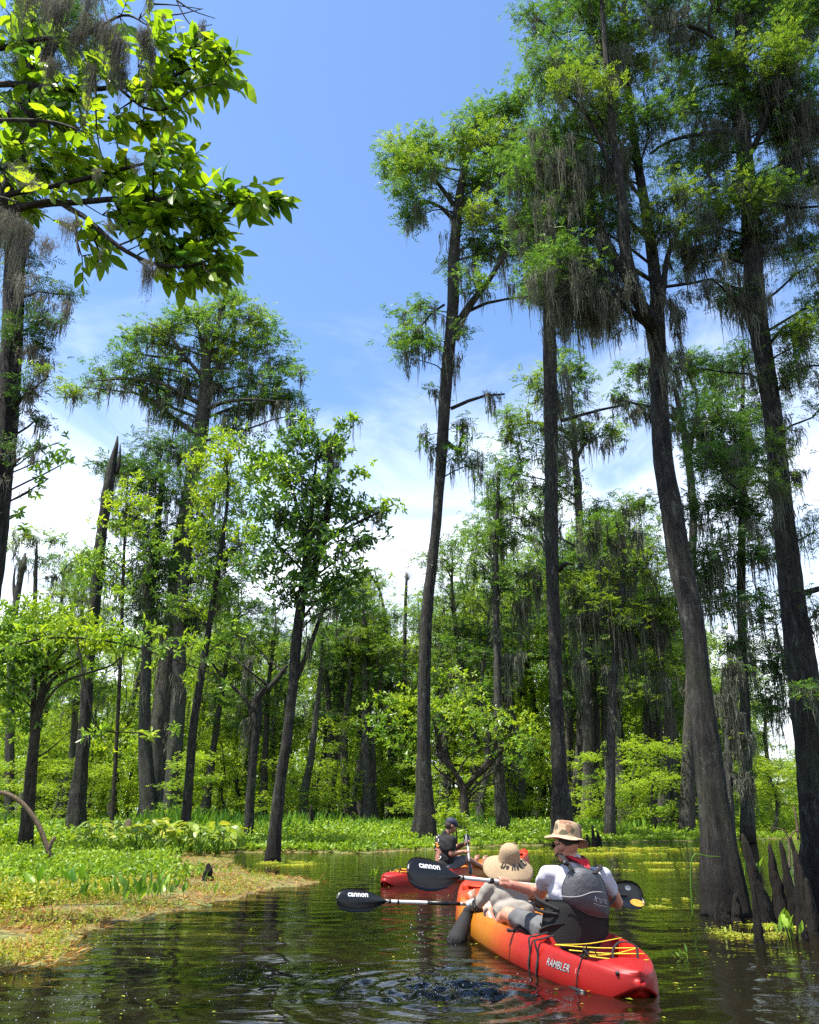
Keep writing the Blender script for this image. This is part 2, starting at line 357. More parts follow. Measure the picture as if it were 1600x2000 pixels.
class Tree:
    """a thing: trunk (with limbs), crown, moss as parts; crown clumps given where the photo shows them"""
    def __init__(s, name, base, label, cat, group=None, bark='bark', leaf='cyp', mossmat='moss'):
        s.name, s.base, s.label, s.cat, s.group = name, np.array(base, float), label, cat, group
        s.t, s.l, s.c, s.m = MB(), MB(), MB(), MB(); s.bark, s.leaf, s.mm = bark, leaf, mossmat
        s.path = None; s.limbpts = []; s.limbs = []
    def trunk(s, pts, **kw):      # pts: (px, py, width px, Y) or points
        P, Rr = [], []
        for q in pts:
            p = W(q[0], q[1], q[3]); P.append(p); Rr.append(q[2] * mpp(p) / 2 * 0.9)
        P, Rr = tube(s.t, P, Rr, **kw)
        if s.path is None: s.path, s.rad = P, Rr
        else: s.path = np.vstack([s.path, P]); s.rad = np.concatenate([s.rad, Rr])
        return P
    def limb(s, P, r0, r1, step=0.35, mb=None, sides=6, hang=True):
        if mb is None: mb = MB(); s.limbs.append(mb)
        Pn, Rn = tube(mb, P, np.linspace(r0, r1, len(P)), sides=sides, step=step, rough=0.06, seed=len(s.limbpts))
        if hang: s.limbpts.append(Pn)
        return Pn
    def join(s, c, frac=0.5, wig=0.12, r0=None, r1=None):
        """limb from the trunk to a clump centre"""
        c = np.asarray(c, float)
        hd = np.linalg.norm(s.path[:, :2] - c[:2], axis=1)
        want = c[2] - frac * hd
        i = int(np.argmin(np.abs(s.path[:, 2] - want) + (0.15 if frac else 1.0) * hd))
        a = s.path[i]; d = c - a; ln = np.linalg.norm(d)
        r0 = r0 or min(s.rad[i] * 0.45, 0.011 * ln + 0.012); r1 = r1 or max(0.008, r0 * 0.25)
        p1 = a + d * 0.33 + np.array([*rng.normal(0, wig * ln * 0.5, 2), 0.06 * ln]); p2 = a + d * 0.68 + np.array([*rng.normal(0, wig * ln * 0.5, 2), 0.10 * ln * (0.3 if d[2] > 0 else 1)])
        return s.limb([a, p1, p2, c], r0, r1, step=max(0.25, ln / 10), mb=s.l)
    def clump(s, px, py, rx, ry, Y, kind='cyp', dens=1.0, join=True, sub=None, depth=None, leafmi=0, frac=0.5, moss=0.0, mosslen=1.0, twig=True, size=1.0):
        c = W(px, py, Y); m = mpp(c); rx_, ry_ = rx * m, ry * m
        s.blob(c, (rx_, depth * m if depth else max(rx_, ry_) * 0.8, ry_), kind, dens, join, sub, leafmi, frac, moss, mosslen, twig, size, m)
    def blob(s, c, r, kind='cyp', dens=1.0, join=True, sub=None, leafmi=0, frac=0.5, moss=0.0, mosslen=1.0, twig=True, size=1.0, m=None):
        c = np.asarray(c, float); r = np.array(r, float); m = m or mpp(c)
        rp = m * 1.953           # metres per render pixel
        area = math.pi * r[0] * r[2] / rp ** 2
        if join: s.join(c, frac)
        K = sub or int(np.clip(area / 130, 5, 40))
        d = rnd_dirs(K); sc_ = d * r * (rng.uniform(0.25, 1, (K, 1)) ** 0.5)
        sc_ = c + sc_
        if twig:
            for q in sc_[: 24]:
                mid = (c + q) / 2 + rng.normal(0, 0.06, 3) * r.max()
                Pn, _ = tube(s.l, [c, mid, q], [max(0.006, 0.012 * r.max()), 0.008 * r.max(), 0.004 * r.max() + 0.002], sides=4, step=r.max() / 3, seed=1)
                s.limbpts.append(Pn)
        sr = r.mean() * 1.18 / K ** (1 / 3.0)
        if kind == 'cyp':
            Ln = max(0.11, 6.2 * rp) * size; Wd = max(0.017, 1.2 * rp) * size; k = 9
            la = 0.5 * Ln * .65 * Wd / rp ** 2 * 0.75
            n = int(area * 2.9 * dens / (la * k))
            i = rng.integers(0, K, n); P = sc_[i] + rng.normal(0, 1, (n, 3)) * sr * np.array([0.75, 0.75, 0.42])
            fronds(s.c, P, k, Ln, Wd, leafmi)
        else:
            Ln = max(0.15, 4.6 * rp) * size; Wd = Ln * 0.42; k = 6
            la = 0.6 * Ln * Wd / rp ** 2 * 0.6
            n = int(area * 2.3 * dens / (la * k))
            i = rng.integers(0, K, n); P = sc_[i] + rng.normal(0, 1, (n, 3)) * sr * np.array([0.8, 0.8, 0.55])
            whorls(s.c, P, k, Ln, Wd, 1 if rp < 0.035 else 0, flat=0.5, up=0.15, spread=Ln * 0.12, mi=leafmi, droop=0.25)
        if moss:
            nb = max(2, int(area / 160 * moss)); i = rng.integers(0, K, nb)
            C = sc_[i] + rng.normal(0, 1, (nb, 3)) * sr * 0.5
            s.beard(C, mosslen, rp)
    def beard(s, C, ln, rp, per=14, rad=None, fuzz=0):
        n = len(C)
        beards(s.m, C, ln * rng.uniform(0.4, 1.25, n), rad or max(0.05, 2.0 * rp), per, max(0.007, 0.85 * rp), 5, max(0.012, 0.6 * rp), 0, fuzz, max(0.03, 2.0 * rp))
    def mossy(s, n, ln, rp, per=12, trunk=0, zmin=None):
        """moss along the limbs (n bunches) and down the trunk"""
        if s.limbpts and n:
            A = np.concatenate([p[1:] for p in s.limbpts])
            if zmin is not None: A = A[A[:, 2] > zmin]
            s.beard(A[rng.integers(0, len(A), n)] + rng.normal(0, rp, (n, 3)), ln, rp, per)
        if trunk:
            k = rng.integers(len(s.path) // 4, len(s.path), trunk); a = rng.uniform(0, 6.28, trunk)
            C = s.path[k] + np.stack([np.cos(a), np.sin(a), np.zeros(trunk)], -1) * s.rad[k][:, None] * 1.03
            s.beard(C, ln * 0.8, rp, per, rad=0.6 * float(s.rad.mean()))
    def finish(s):
        root = empty(s.name, tuple(s.base), s.label, s.cat, s.group)
        if s.t.n: s.t.build('trunk', MAT[s.bark], root, s.base, smooth=True)
        for q in s.limbs: q.build('limb', MAT[s.bark], root, s.base, smooth=True)
        lm = s.leaf if isinstance(s.leaf, (list, tuple)) else [s.leaf]
        for (k, m_), arr in s.l.F.items():           # twigs carry the leaves: part of the crown
            for f in arr: s.c.F.setdefault((k, len(lm)), []).append(f + s.c.n)
        if s.l.n: s.c.V += s.l.V; s.c.n += s.l.n
        if s.c.n: s.c.build('crown', [MAT[x] for x in lm] + [MAT[s.bark]], root, s.base)
        if s.m.n: tag(s.m.build('hanging_moss', MAT[s.mm], root, s.base), kind='stuff')
        s.root = root; return root

# ---------------------------------------------------------------- the setting: ground and water
shore_px = [(-260, 1990), (-120, 1925), (0, 1905), (90, 1886), (150, 1864), (128, 1846), (140, 1832), (230, 1802), (370, 1776), (470, 1752), (540, 1736),
            (640, 1722), (560, 1714), (490, 1706), (455, 1694), (450, 1680), (445, 1664), (520, 1665), (620, 1665), (700, 1667), (800, 1662),
            (900, 1657), (1000, 1652), (1120, 1650), (1240, 1646), (1330, 1645), (1400, 1641), (1600, 1638)]
shore = np.array([[-60, -40], [-9, 1.0]] + [G(*p)[:2] for p in shore_px] + [[70, 44], [70, -40]])
def vnoise(x, y, s, seed=0):
    r = np.random.default_rng(seed); o = np.zeros_like(x)
    for k in range(6):
        a = r.uniform(0, 6.28); f = s * r.uniform(0.6, 1.9); o = o + np.sin((x * math.cos(a) + y * math.sin(a)) * f + r.uniform(0, 6.28))
    return o / 6
def shore_dist(x, y):
    """signed distance to the waterline, positive on land"""
    P = np.stack([x, y], -1); d = np.full(x.shape, 1e9); ins = np.zeros(x.shape, bool)
    n = len(shore)
    for i in range(n):
        a = shore[i]; b = shore[(i + 1) % n]; ab = b - a
        t = np.clip(((P - a) @ ab) / (ab @ ab), 0, 1); q = a + t[..., None] * ab
        d = np.minimum(d, np.linalg.norm(P - q, axis=-1))
        c = ((a[1] > y) != (b[1] > y)) & (x < (b[0] - a[0]) * (y - a[1]) / (b[1] - a[1] + 1e-12) + a[0]); ins ^= c
    return np.where(ins, -d, d)
def sstep(a, b, x): t = np.clip((x - a) / (b - a), 0, 1); return t * t * (3 - 2 * t)
def land(x, y):
    x = np.asarray(x, float); y = np.asarray(y, float)
    d = shore_dist(x, y) + 0.10 * vnoise(x, y, 30, 7) * np.clip(y / 14, 0.4, 2) + 0.20 * vnoise(x, y, 5, 1) * np.clip(y / 14, 0.4, 2) + 0.08 * vnoise(x, y, 14, 2)
    z = np.where(d > 0, 0.012 + 0.03 * sstep(0, 0.8, d) + 0.10 * sstep(1.5, 9, d) + 0.012 * vnoise(x, y, 6, 3) * sstep(0, 1, d), -0.01 - 0.5 * sstep(0, 1.2, -d))
    return z, d
def spaced(a, b, step, far, g=1.18):
    m = list(np.arange(a, b, step)); lo = []; q = a; s = step
    while q > -far: s *= g; q -= s; lo.append(q)
    hi = []; q = b; s = step
    while q < far: s *= g; q += s; hi.append(q)
    return np.array(lo[::-1] + m + hi)
def grid_mesh(name, xs, ys, zf, m, smooth=True):
    Xg, Yg = np.meshgrid(xs, ys); Z = zf(Xg, Yg); V = np.stack([Xg, Yg, Z], -1).reshape(-1, 3)
    nx, ny = len(xs), len(ys); i = np.arange(nx * ny).reshape(ny, nx)
    F = np.stack([i[:-1, :-1], i[:-1, 1:], i[1:, 1:], i[1:, :-1]], -1).reshape(-1, 4)
    o = bpy.data.objects.new(name, mesh_from(name, V, [F], m, smooth)); COL.objects.link(o); return o

m, t, o_ = mat('swamp_ground'); g_ = t.nodes.new('ShaderNodeNewGeometry'); pos = g_.outputs['Position']
n1 = noise(t, 1.1, 6, 0.65, vec=pos); n2 = noise(t, 9, 6, 0.75, vec=pos); n3 = noise(t, 45, 3, 0.7, vec=pos)
c = ramp(t, n2, [(0.32, (0.025, 0.018, 0.007)), (0.46, (0.10, 0.075, 0.018)), (0.58, (0.26, 0.17, 0.035)), (0.72, (0.13, 0.14, 0.02))])
c2 = ramp(t, n2, [(0.30, (0.03, 0.04, 0.01)), (0.5, (0.10, 0.15, 0.02)), (0.7, (0.22, 0.26, 0.04))])
c = mixc(t, ramp(t, n1, [(0.42, (0, 0, 0)), (0.62, (1, 1, 1))]), c, c2)
c = mixc(t, ramp(t, n3, [(0.35, (0.75,) * 3), (0.5, (0, 0, 0))]), c, (0.035, 0.028, 0.012))
p_ = t.nodes.new('ShaderNodeBsdfPrincipled'); p_.inputs['Roughness'].default_value = 0.75; t.links.new(c, p_.inputs['Base Color'])
t.links.new(bump(t, n3, 0.8, 0.02), p_.inputs['Normal']); t.links.new(p_.outputs[0], o_.inputs[0]); MAT['ground'] = m
xs = spaced(-9, 5, 0.07, 900, 1.12); ys = spaced(3, 15, 0.07, 900, 1.045)
gr = grid_mesh('ground', xs, ys, lambda x, y: land(x, y)[0], MAT['ground']); tag(gr, kind='structure')

m, t, o_ = mat('swamp_water'); g_ = t.nodes.new('ShaderNodeNewGeometry'); pos = g_.outputs['Position']
wv = noise(t, 2.6, 3, 0.5, vec=pos, mscale=(0.55, 1.5, 1), dist=0.8); wv2 = noise(t, 14, 3, 0.55, vec=pos, mscale=(0.6, 1.3, 1), dist=0.6)
h_ = mth(t, 'ADD', wv, mth(t, 'MULTIPLY', wv2, 0.13))
p_ = t.nodes.new('ShaderNodeBsdfPrincipled'); p_.inputs['Roughness'].default_value = 0.035; p_.inputs['IOR'].default_value = 1.333
silt = noise(t, 0.7, 5, 0.6, vec=pos)
t.links.new(ramp(t, silt, [(0.35, (0.003, 0.003, 0.0012)), (0.7, (0.011, 0.009, 0.0035))]), p_.inputs['Base Color'])
t.links.new(bump(t, h_, 0.38, 0.03), p_.inputs['Normal']); t.links.new(p_.outputs[0], o_.inputs[0]); MAT['water'] = m
SPL = G(885, 1942)[:2]
def waves(x, y):
    r = np.random.default_rng(3); z = np.zeros_like(x)
    for k in range(14):
        lam = r.uniform(0.22, 1.1); a = r.normal(math.pi / 2, 0.45); kk = 2 * math.pi / lam
        z += 0.0011 * lam ** 0.8 * np.sin(kk * (x * math.cos(a) + y * math.sin(a)) + r.uniform(0, 6.28) + 0.6 * np.sin(0.9 * x + k))
    for (cx_, cy0, am, lam, fall) in ((SPL[0], SPL[1], 0.009, 0.17, 0.55), (-0.45, 13.0, 0.006, 0.34, 2.2), (0.45, 7.9, 0.004, 0.3, 1.6), (-2.2, 6.4, 0.002, 0.25, 1.5)):
        d = np.hypot(x - cx_, (y - cy0)); z += am * np.exp(-d / fall) * np.sin(2 * math.pi * d / lam) * sstep(0, 0.2, d)
    d = np.hypot((x - SPL[0]) / 0.42, (y - SPL[1]) / 0.20); e = np.exp(-d ** 2)     # churned water behind the paddle stroke
    ch = np.zeros_like(x)
    for k in range(22):
        lam = r.uniform(0.07, 0.34); a = r.normal(1.57, .9); ch += np.sin(2 * math.pi / lam * (x * math.cos(a) + y * math.sin(a)) + r.uniform(0, 6.28)) * lam
    z += e * ch * 0.018
    d2 = np.hypot((x - SPL[0] - 0.05) / 1.0, (y - SPL[1] - 0.25) / 0.6); z += np.exp(-d2 ** 2) * ch * 0.006
    fade = np.exp(-np.clip(y - 9, 0, None) / 9) * np.exp(-np.clip(np.abs(x) - 4, 0, None) / 2) * (y > 2)
    return z * fade
xs = spaced(-3.4, 3.6, 0.022, 900, 1.15); ys = spaced(4.4, 9.5, 0.022, 900, 1.06)
wa = grid_mesh('water', xs, ys, waves, MAT['water']); tag(wa, kind='structure')

# ---------------------------------------------------------------- ground cover
def scatter(n, y0, y1, xw=0.62, power=1.0):
    y = y0 * (y1 / y0) ** (rng.uniform(0, 1, n) ** power); x = rng.uniform(-xw, xw, n) * (y + 1.5)
    z, d = land(x, y); return x, y, z, d
def weeds(mb, P, h, ll, lw, per, lean=0.35, q=0):
    """leafy stems: leaves along short stems standing at P"""
    n = len(P); A = rnd_dirs(n, 0.3, 0); A[:, 2] = 0; A = A * lean + np.array([0, 0, 1.0])
    s = rng.uniform(0.25, 1, (n, per)); B = P[:, None] + A[:, None] * (s * h[:, None])[..., None]
    D = rnd_dirs(n * per, 0.5, 0.45); Nn = rnd_dirs(n * per, 0.4, 1.0)
    leaves(mb, B.reshape(-1, 3), D, Nn, ll * rng.uniform(0.6, 1.2, n * per), lw * rng.uniform(0.7, 1.2, n * per), q)
    tip = P + A * h[:, None]
    leaves(mb, P, tip - P, rnd_dirs(n, 0.2), h, np.full(n, lw * 0.22), 0)
# low leafy carpet on the left bank and along the far shore
mb = MB()
x, y, z, d = scatter(30000, 8.5, 30); k = (d > 1.3 + 0.5 * vnoise(x, y, 3, 9)) & ((x < 0) | (y > 20)) & (vnoise(x, y, 1.6, 5) > -0.42); x, y, z = x[k], y[k], z[k]
hh = rng.uniform(0.05, 0.26, len(x)) * (0.8 + 0.8 * vnoise(x, y, 1.2, 4)); P = np.stack([x, y, z - 0.01], -1); far = (y + 1.5 * vnoise(x, y, 1.0, 6)) > 12.5
weeds(mb, P[~far], hh[~far], 0.075, 0.032, 7)
mb2 = MB(); weeds(mb2, P[far], hh[far] * 1.25, 0.10, 0.042, 7)
tag(mb2.build('green_weeds', MAT['weed']), 'fresh green leafy weeds covering the back of the left bank', 'weeds', kind='stuff')
tag(mb.build('leafy_weeds', MAT['weed_low']), 'low yellow green leafy weeds carpeting the left bank of the swamp', 'weeds', kind='stuff')
mb = MB()
x, y, z, d = scatter(46000, 23, 56, 0.66); k = (d > 0.1) & (d < 22); x, y, z, d = x[k], y[k], z[k], d[k]
hh = (0.12 + 0.34 * sstep(0.3, 3.5, d)) * rng.uniform(0.6, 1.3, len(x)) * (1 + 0.5 * vnoise(x, y, 0.9, 8))
weeds(mb, np.stack([x, y, z], -1), hh, 0.15, 0.065, 6)
tag(mb.build('shore_weeds', MAT['weed']), 'bright lime leafy weeds along the far shore', 'weeds', kind='stuff')
# upright leaves further back
mb = MB()
x, y, z, d = scatter(42000, 27, 62, 0.68); k = (d > 3.5 + 1.4 * vnoise(x, y, 0.5, 12)) & (vnoise(x, y, 0.8, 13) > -0.12); x, y, z, d = x[k], y[k], z[k], d[k]
n = len(x); D = rnd_dirs(n, 0.1, 0); D[:, 2] = 0; D = D * 0.28 + np.array([0, 0, 1.0])
leaves(mb, np.stack([x, y, z], -1), D, rnd_dirs(n, 0.2), rng.uniform(0.35, 1.0, n) * (0.85 + 0.8 * vnoise(x, y, 0.6, 14)), rng.uniform(0.07, 0.15, n), 1, 0, 0.12)
tag(mb.build('upright_marsh_plants', MAT['reed']), 'dense upright green marsh plants behind the far shore', 'marsh plants', kind='stuff')
# dried orange stalks at the edge of the left bank
mb = MB()
x, y, z, d = scatter(70000, 5.6, 26); k = (d > -0.04) & (d < 2.8 + 1.2 * vnoise(x, y, 2, 20)) & (x < 0.2) & (vnoise(x, y, 4, 21) > -0.3); x, y, z = x[k], y[k], z[k]
n = len(x); leaves(mb, np.stack([x, y, z + 0.004], -1), rnd_dirs(n, 0.35, 0.22), rnd_dirs(n, 0.6, 0.6), rng.uniform(0.04, 0.20, n), rng.uniform(0.006, 0.016, n), 0)
x, y, z, d = scatter(1400, 22, 40, 0.66); k = (d > 0.0) & (d < 0.6); n = k.sum()
leaves(mb, np.stack([x[k], y[k], z[k]], -1), rnd_dirs(n, 0.35, 0.2), rnd_dirs(n, 0.6, 0.6), rng.uniform(0.1, 0.25, n), np.full(n, 0.03), 0)
tag(mb.build('dried_stalks', MAT['dry']), 'dried orange and straw coloured stalks matted at the water edge', 'dry weeds', kind='stuff')
mb = MB()
x, y, z, d = scatter(46000, 5.6, 24); k = (d > 0.02) & (d < 2.6) & (x < 0.2) & (vnoise(x, y, 2.2, 25) > 0.0); x, y, z = x[k], y[k], z[k]
weeds(mb, np.stack([x, y, z], -1), rng.uniform(0.02, 0.08, len(x)), 0.03, 0.013, 5)
tag(mb.build('edge_sprouts', MAT['weed_low']), 'tiny green and yellow sprouts in the floating mat of the left bank', 'sprouts', kind='stuff')
# floating scraps on the water
mb = MB()
x, y, z, d = scatter(16000, 4.6, 30, 0.6); k = d < -0.02; x, y, d = x[k], y[k], d[k]
pr = np.exp(-np.abs(d) / 0.12) + 0.02 + 0.35 * sstep(0.2, 0.6, vnoise(x, y * 2.2, 1.1, 31)) * (x > 1.3) * (y > 6.3) + 0.15 * sstep(0.2, 0.6, vnoise(x, y * 2, 1.5, 32)) * (y > 12)
k = rng.uniform(0, 1, len(x)) < pr; x, y = x[k], y[k]; n = len(x)
zz = waves(x, y) + 0.006
a = rng.uniform(0, 6.28, n); leaves(mb, np.stack([x, y, zz], -1), np.stack([np.cos(a), np.sin(a), rng.uniform(-0.03, 0.12, n)], -1), np.tile([0, 0, 1.0], (n, 1)), rng.uniform(0.012, 0.05, n), rng.uniform(0.01, 0.03, n), 0)
tag(mb.build('floating_duckweed', MAT['weed_low']), 'scattered floating scraps of duckweed on the dark water', 'duckweed', kind='stuff')

# thin floating algae streaks
mb = MB(); XS, YS = [], []
for px, py, rx, ry, n in ((1330, 1687, 110, 2, 500), (1270, 1700, 70, 2, 260), (1190, 1668, 110, 3, 700), (560, 1688, 55, 5, 900), (1470, 1824, 90, 12, 800), (1300, 1772, 60, 5, 160), (1520, 1812, 90, 8, 800), (1230, 1658, 170, 3, 900), (1000, 1663, 120, 2, 500), (1320, 1758, 40, 3, 90)):
    P = np.array([G(px + a * rx, py + b * ry) for a, b in rng.normal(0, .5, (n, 2))]); XS.append(P[:, 0]); YS.append(P[:, 1])
x = np.concatenate(XS); y = np.concatenate(YS); k = (vnoise(x * 1.5, y, 4, 41) > -0.1) & (land(x, y)[1] < 0); x, y = x[k], y[k]; n = len(x); a = rng.uniform(0, 6.28, n)
leaves(mb, np.stack([x, y, waves(x, y) + 0.008], -1), np.stack([np.cos(a), np.sin(a), rng.uniform(0, 0.15, n)], -1), np.tile([0, 0, 1.0], (n, 1)), rng.uniform(0.02, 0.07, n) * (y / 12).clip(.6, 2.2), rng.uniform(0.015, 0.04, n) * (y / 12).clip(.6, 2), 0)
tag(mb.build('floating_algae', MAT['weed_low']), 'yellow green algae floating in thin streaks on the open water', 'algae', kind='stuff')

# ---------------------------------------------------------------- big trees on the right
RP = lambda Y: Y / F_PX * 1.953 * 1.1
# --- leaning forked cypress standing in the water
Y = 9.3
T = Tree('cypress_tree', G(1421, 1785), 'large leaning cypress with a forked top standing in the water right of the red kayak', 'tree', None, leaf=['cyp', 'cyp_yel'])
T.trunk([(1423, 1800, 104, Y), (1421, 1770, 92, Y), (1413, 1720, 88, Y), (1405, 1645, 72, Y), (1394, 1560, 62, Y), (1381, 1450, 56, Y), (1368, 1350, 49, Y), (1351, 1200, 48, Y), (1329, 1100, 50, Y + .1),
         (1313, 1000, 46, Y + .1), (1296, 900, 42, Y + .2), (1289, 800, 38, Y + .2), (1286, 700, 36, Y + .2), (1280, 640, 42, Y + .2), (1283, 580, 28, Y + .2), (1272, 480, 24, Y + .3), (1257, 385, 20, Y + .4), (1240, 280, 17, Y + .5),
         (1230, 200, 13, Y + .6), (1222, 60, 10, Y + .7), (1215, -120, 6, Y + .8)], sides=28, step=0.09, flute=0.13, nf=5, rough=0.018, flutefall=1.3)
T.limb([W(1276, 640, Y), W(1240, 570, Y - .2), W(1221, 480, Y - .3), W(1215, 385, Y - .4), W(1200, 280, Y - .4), W(1185, 120, Y - .5), W(1170, -60, Y - .6)], 0.11, 0.03, 0.15, sides=9)
T.limb([W(1236, 565, Y - .2), W(1195, 490, Y), W(1160, 420, Y + .2), W(1110, 330, Y + .4), W(1060, 260, Y + .6)], 0.07, 0.02, 0.15, sides=8)
T.limb([W(1215, 385, Y - .4), W(1165, 260, Y - .3), W(1125, 200, Y - .4), W(1090, 180, Y - .5)], 0.045, 0.012, 0.15, sides=7)
T.limb([W(1292, 590, Y), W(1305, 500, Y + .1), W(1335, 430, Y + .2), W(1372, 400, Y + .3)], 0.05, 0.015, 0.15, sides=7)
T.limb([W(1300, 560, Y), W(1355, 552, Y - .1), W(1390, 545, Y - .1), W(1430, 580, Y - .1), W(1470, 612, Y)], 0.022, 0.012, 0.15, sides=6)
T.limb([W(1276, 60, Y + .6), W(1300, 40, Y + .7), W(1360, 60, Y + .8), W(1390, 90, Y + .9)], 0.03, 0.012, 0.15, sides=6)
rp = RP(9.6)
for (px, py, rx, ry, dy, mi, dn) in ((1085, 130, 60, 45, -.3, 0, .8), (1150, 60, 80, 55, 0, 0, .75), (1225, 95, 60, 50, .3, 1, .8), (1055, 40, 45, 40, .4, 0, .55), (1300, 20, 60, 40, .5, 0, .75), (1130, 175, 55, 35, -.6, 1, .8),
        (1190, 215, 60, 45, .2, 1, .75), (1110, 260, 70, 50, .5, 0, .9), (1060, 340, 60, 55, .3, 0, .8), (1175, 330, 70, 55, .6, 0, .8), (1265, 240, 55, 45, -.2, 0, .65), (1310, 180, 50, 40, .2, 0, .6),
        (1135, 430, 70, 50, .2, 0, .9), (1040, 440, 50, 45, .6, 0, .7), (1215, 440, 45, 45, .5, 0, .6), (1100, 530, 75, 45, .1, 0, .9), (1180, 560, 55, 40, .4, 0, .7), (1320, 385, 55, 30, -.2, 1, .7), (1300, 450, 50, 25, -.1, 1, .8), (1055, 540, 35, 40, .5, 0, .6),
        (1150, -70, 110, 70, .2, 0, .7), (1260, -60, 90, 60, .5, 0, .6)):
    T.clump(px, py, rx * 1.12, ry * 1.12, Y + dy, 'cyp', dn * 1.1, leafmi=mi, moss=0.5, mosslen=0.8, size=0.8, frac=0.8)
for (px, py, ln, k) in ((1060, 430, .9, 7), (1090, 560, 1.0, 12), (1125, 575, .8, 12), (1165, 590, .85, 12), (1195, 560, .7, 9), (1145, 360, 1.2, 9), (1105, 330, 1.2, 8), (1195, 330, 1.0, 7), (1060, 300, .9, 6), (1235, 600, .7, 5), (1373, 560, .75, 3),
        (1340, 556, .3, 5), (1215, 130, 1.1, 6), (1230, 30, 1.0, 6), (1160, 120, 1.0, 6), (1300, 60, .5, 6), (1275, 620, .8, 4), (1310, 690, .9, 5), (1305, 620, .9, 4), (1175, 480, .9, 8), (1130, 480, .9, 8)):
    C = W(px, py, Y) + rng.normal(0, 1, (int(k * 1.7), 3)) * np.array([0.2, 0.25, 0.12]); T.beard(C, ln, rp, 40, 0.05, fuzz=2)
T.mossy(240, 0.7, rp, 24)
T.finish()
# --- tall cypress at the right edge
Y = 9.9
T = Tree('cypress_tree', G(1612, 1760), 'massive mossy cypress rising along the right edge behind the cypress knees', 'tree', None, leaf=['cyp', 'cyp_yel'])
T.trunk([(1622, 1790, 150, Y), (1614, 1740, 120, Y), (1606, 1650, 84, Y), (1598, 1550, 78, Y), (1588, 1450, 74, Y), (1573, 1350, 66, Y), (1552, 1200, 54, Y), (1540, 1100, 48, Y), (1530, 1000, 42, Y), (1519, 900, 40, Y), (1508, 800, 38, Y), (1492, 700, 38, Y), (1477, 600, 42, Y),
         (1470, 500, 40, Y), (1464, 400, 36, Y), (1452, 280, 34, Y), (1443, 175, 30, Y), (1448, 35, 24, Y), (1446, -90, 18, Y), (1440, -260, 10, Y)], sides=28, step=0.09, flute=0.13, nf=6, rough=0.018, seed=4, flutefall=1.5)
T.limb([W(1447, 270, Y), W(1420, 258, Y - .1), W(1370, 262, Y - .2), W(1310, 275, Y - .2), W(1270, 300, Y - .2)], 0.045, 0.02, 0.15, sides=8)
T.limb([W(1472, 290, Y), W(1492, 240, Y - .1), W(1510, 170, Y - .2), W(1530, 100, Y - .2), W(1560, 30, Y - .2)], 0.045, 0.015, 0.15, sides=8)
T.limb([W(1444, 150, Y), W(1395, 75, Y - .3), W(1340, 50, Y - .4), W(1290, 60, Y - .5)], 0.045, 0.02, 0.15, sides=8)
T.limb([W(1388, 70, Y - .3), W(1385, 40, Y - .3), W(1400, -20, Y - .3)], 0.025, 0.02, 0.15, sides=7)
T.limb([W(1462, 380, Y), W(1510, 395, Y - .2), W(1560, 405, Y - .3), W(1640, 400, Y - .4)], 0.035, 0.015, 0.15)
T.limb([W(1480, 340, Y), W(1530, 320, Y - .2), W(1600, 285, Y - .3)], 0.02, 0.01, 0.15)
T.limb([W(1455, 170, Y), W(1400, 165, Y - .1), W(1350, 180, Y - .2)], 0.03, 0.015, 0.15)
T.limb([W(1490, 690, Y), W(1530, 640, Y - .1), W(1560, 625, Y - .2), W(1620, 620, Y - .3)], 0.03, 0.01, 0.15)
T.limb([W(1475, 590, Y), W(1430, 560, Y - .1), W(1390, 545, Y - .1)], 0.03, 0.012, 0.15)
T.limb([W(1503, 780, Y), W(1560, 720, Y - .1), W(1620, 715, Y - .2)], 0.022, 0.01, 0.15)
T.limb([W(1520, 945, Y), W(1478, 940, Y - .1), W(1440, 955, Y - .2), W(1410, 930, Y - .2)], 0.022, 0.01, 0.15)
T.limb([W(1566, 1160, Y), W(1600, 1150, Y), W(1650, 1145, Y)], 0.045, 0.03, 0.15)
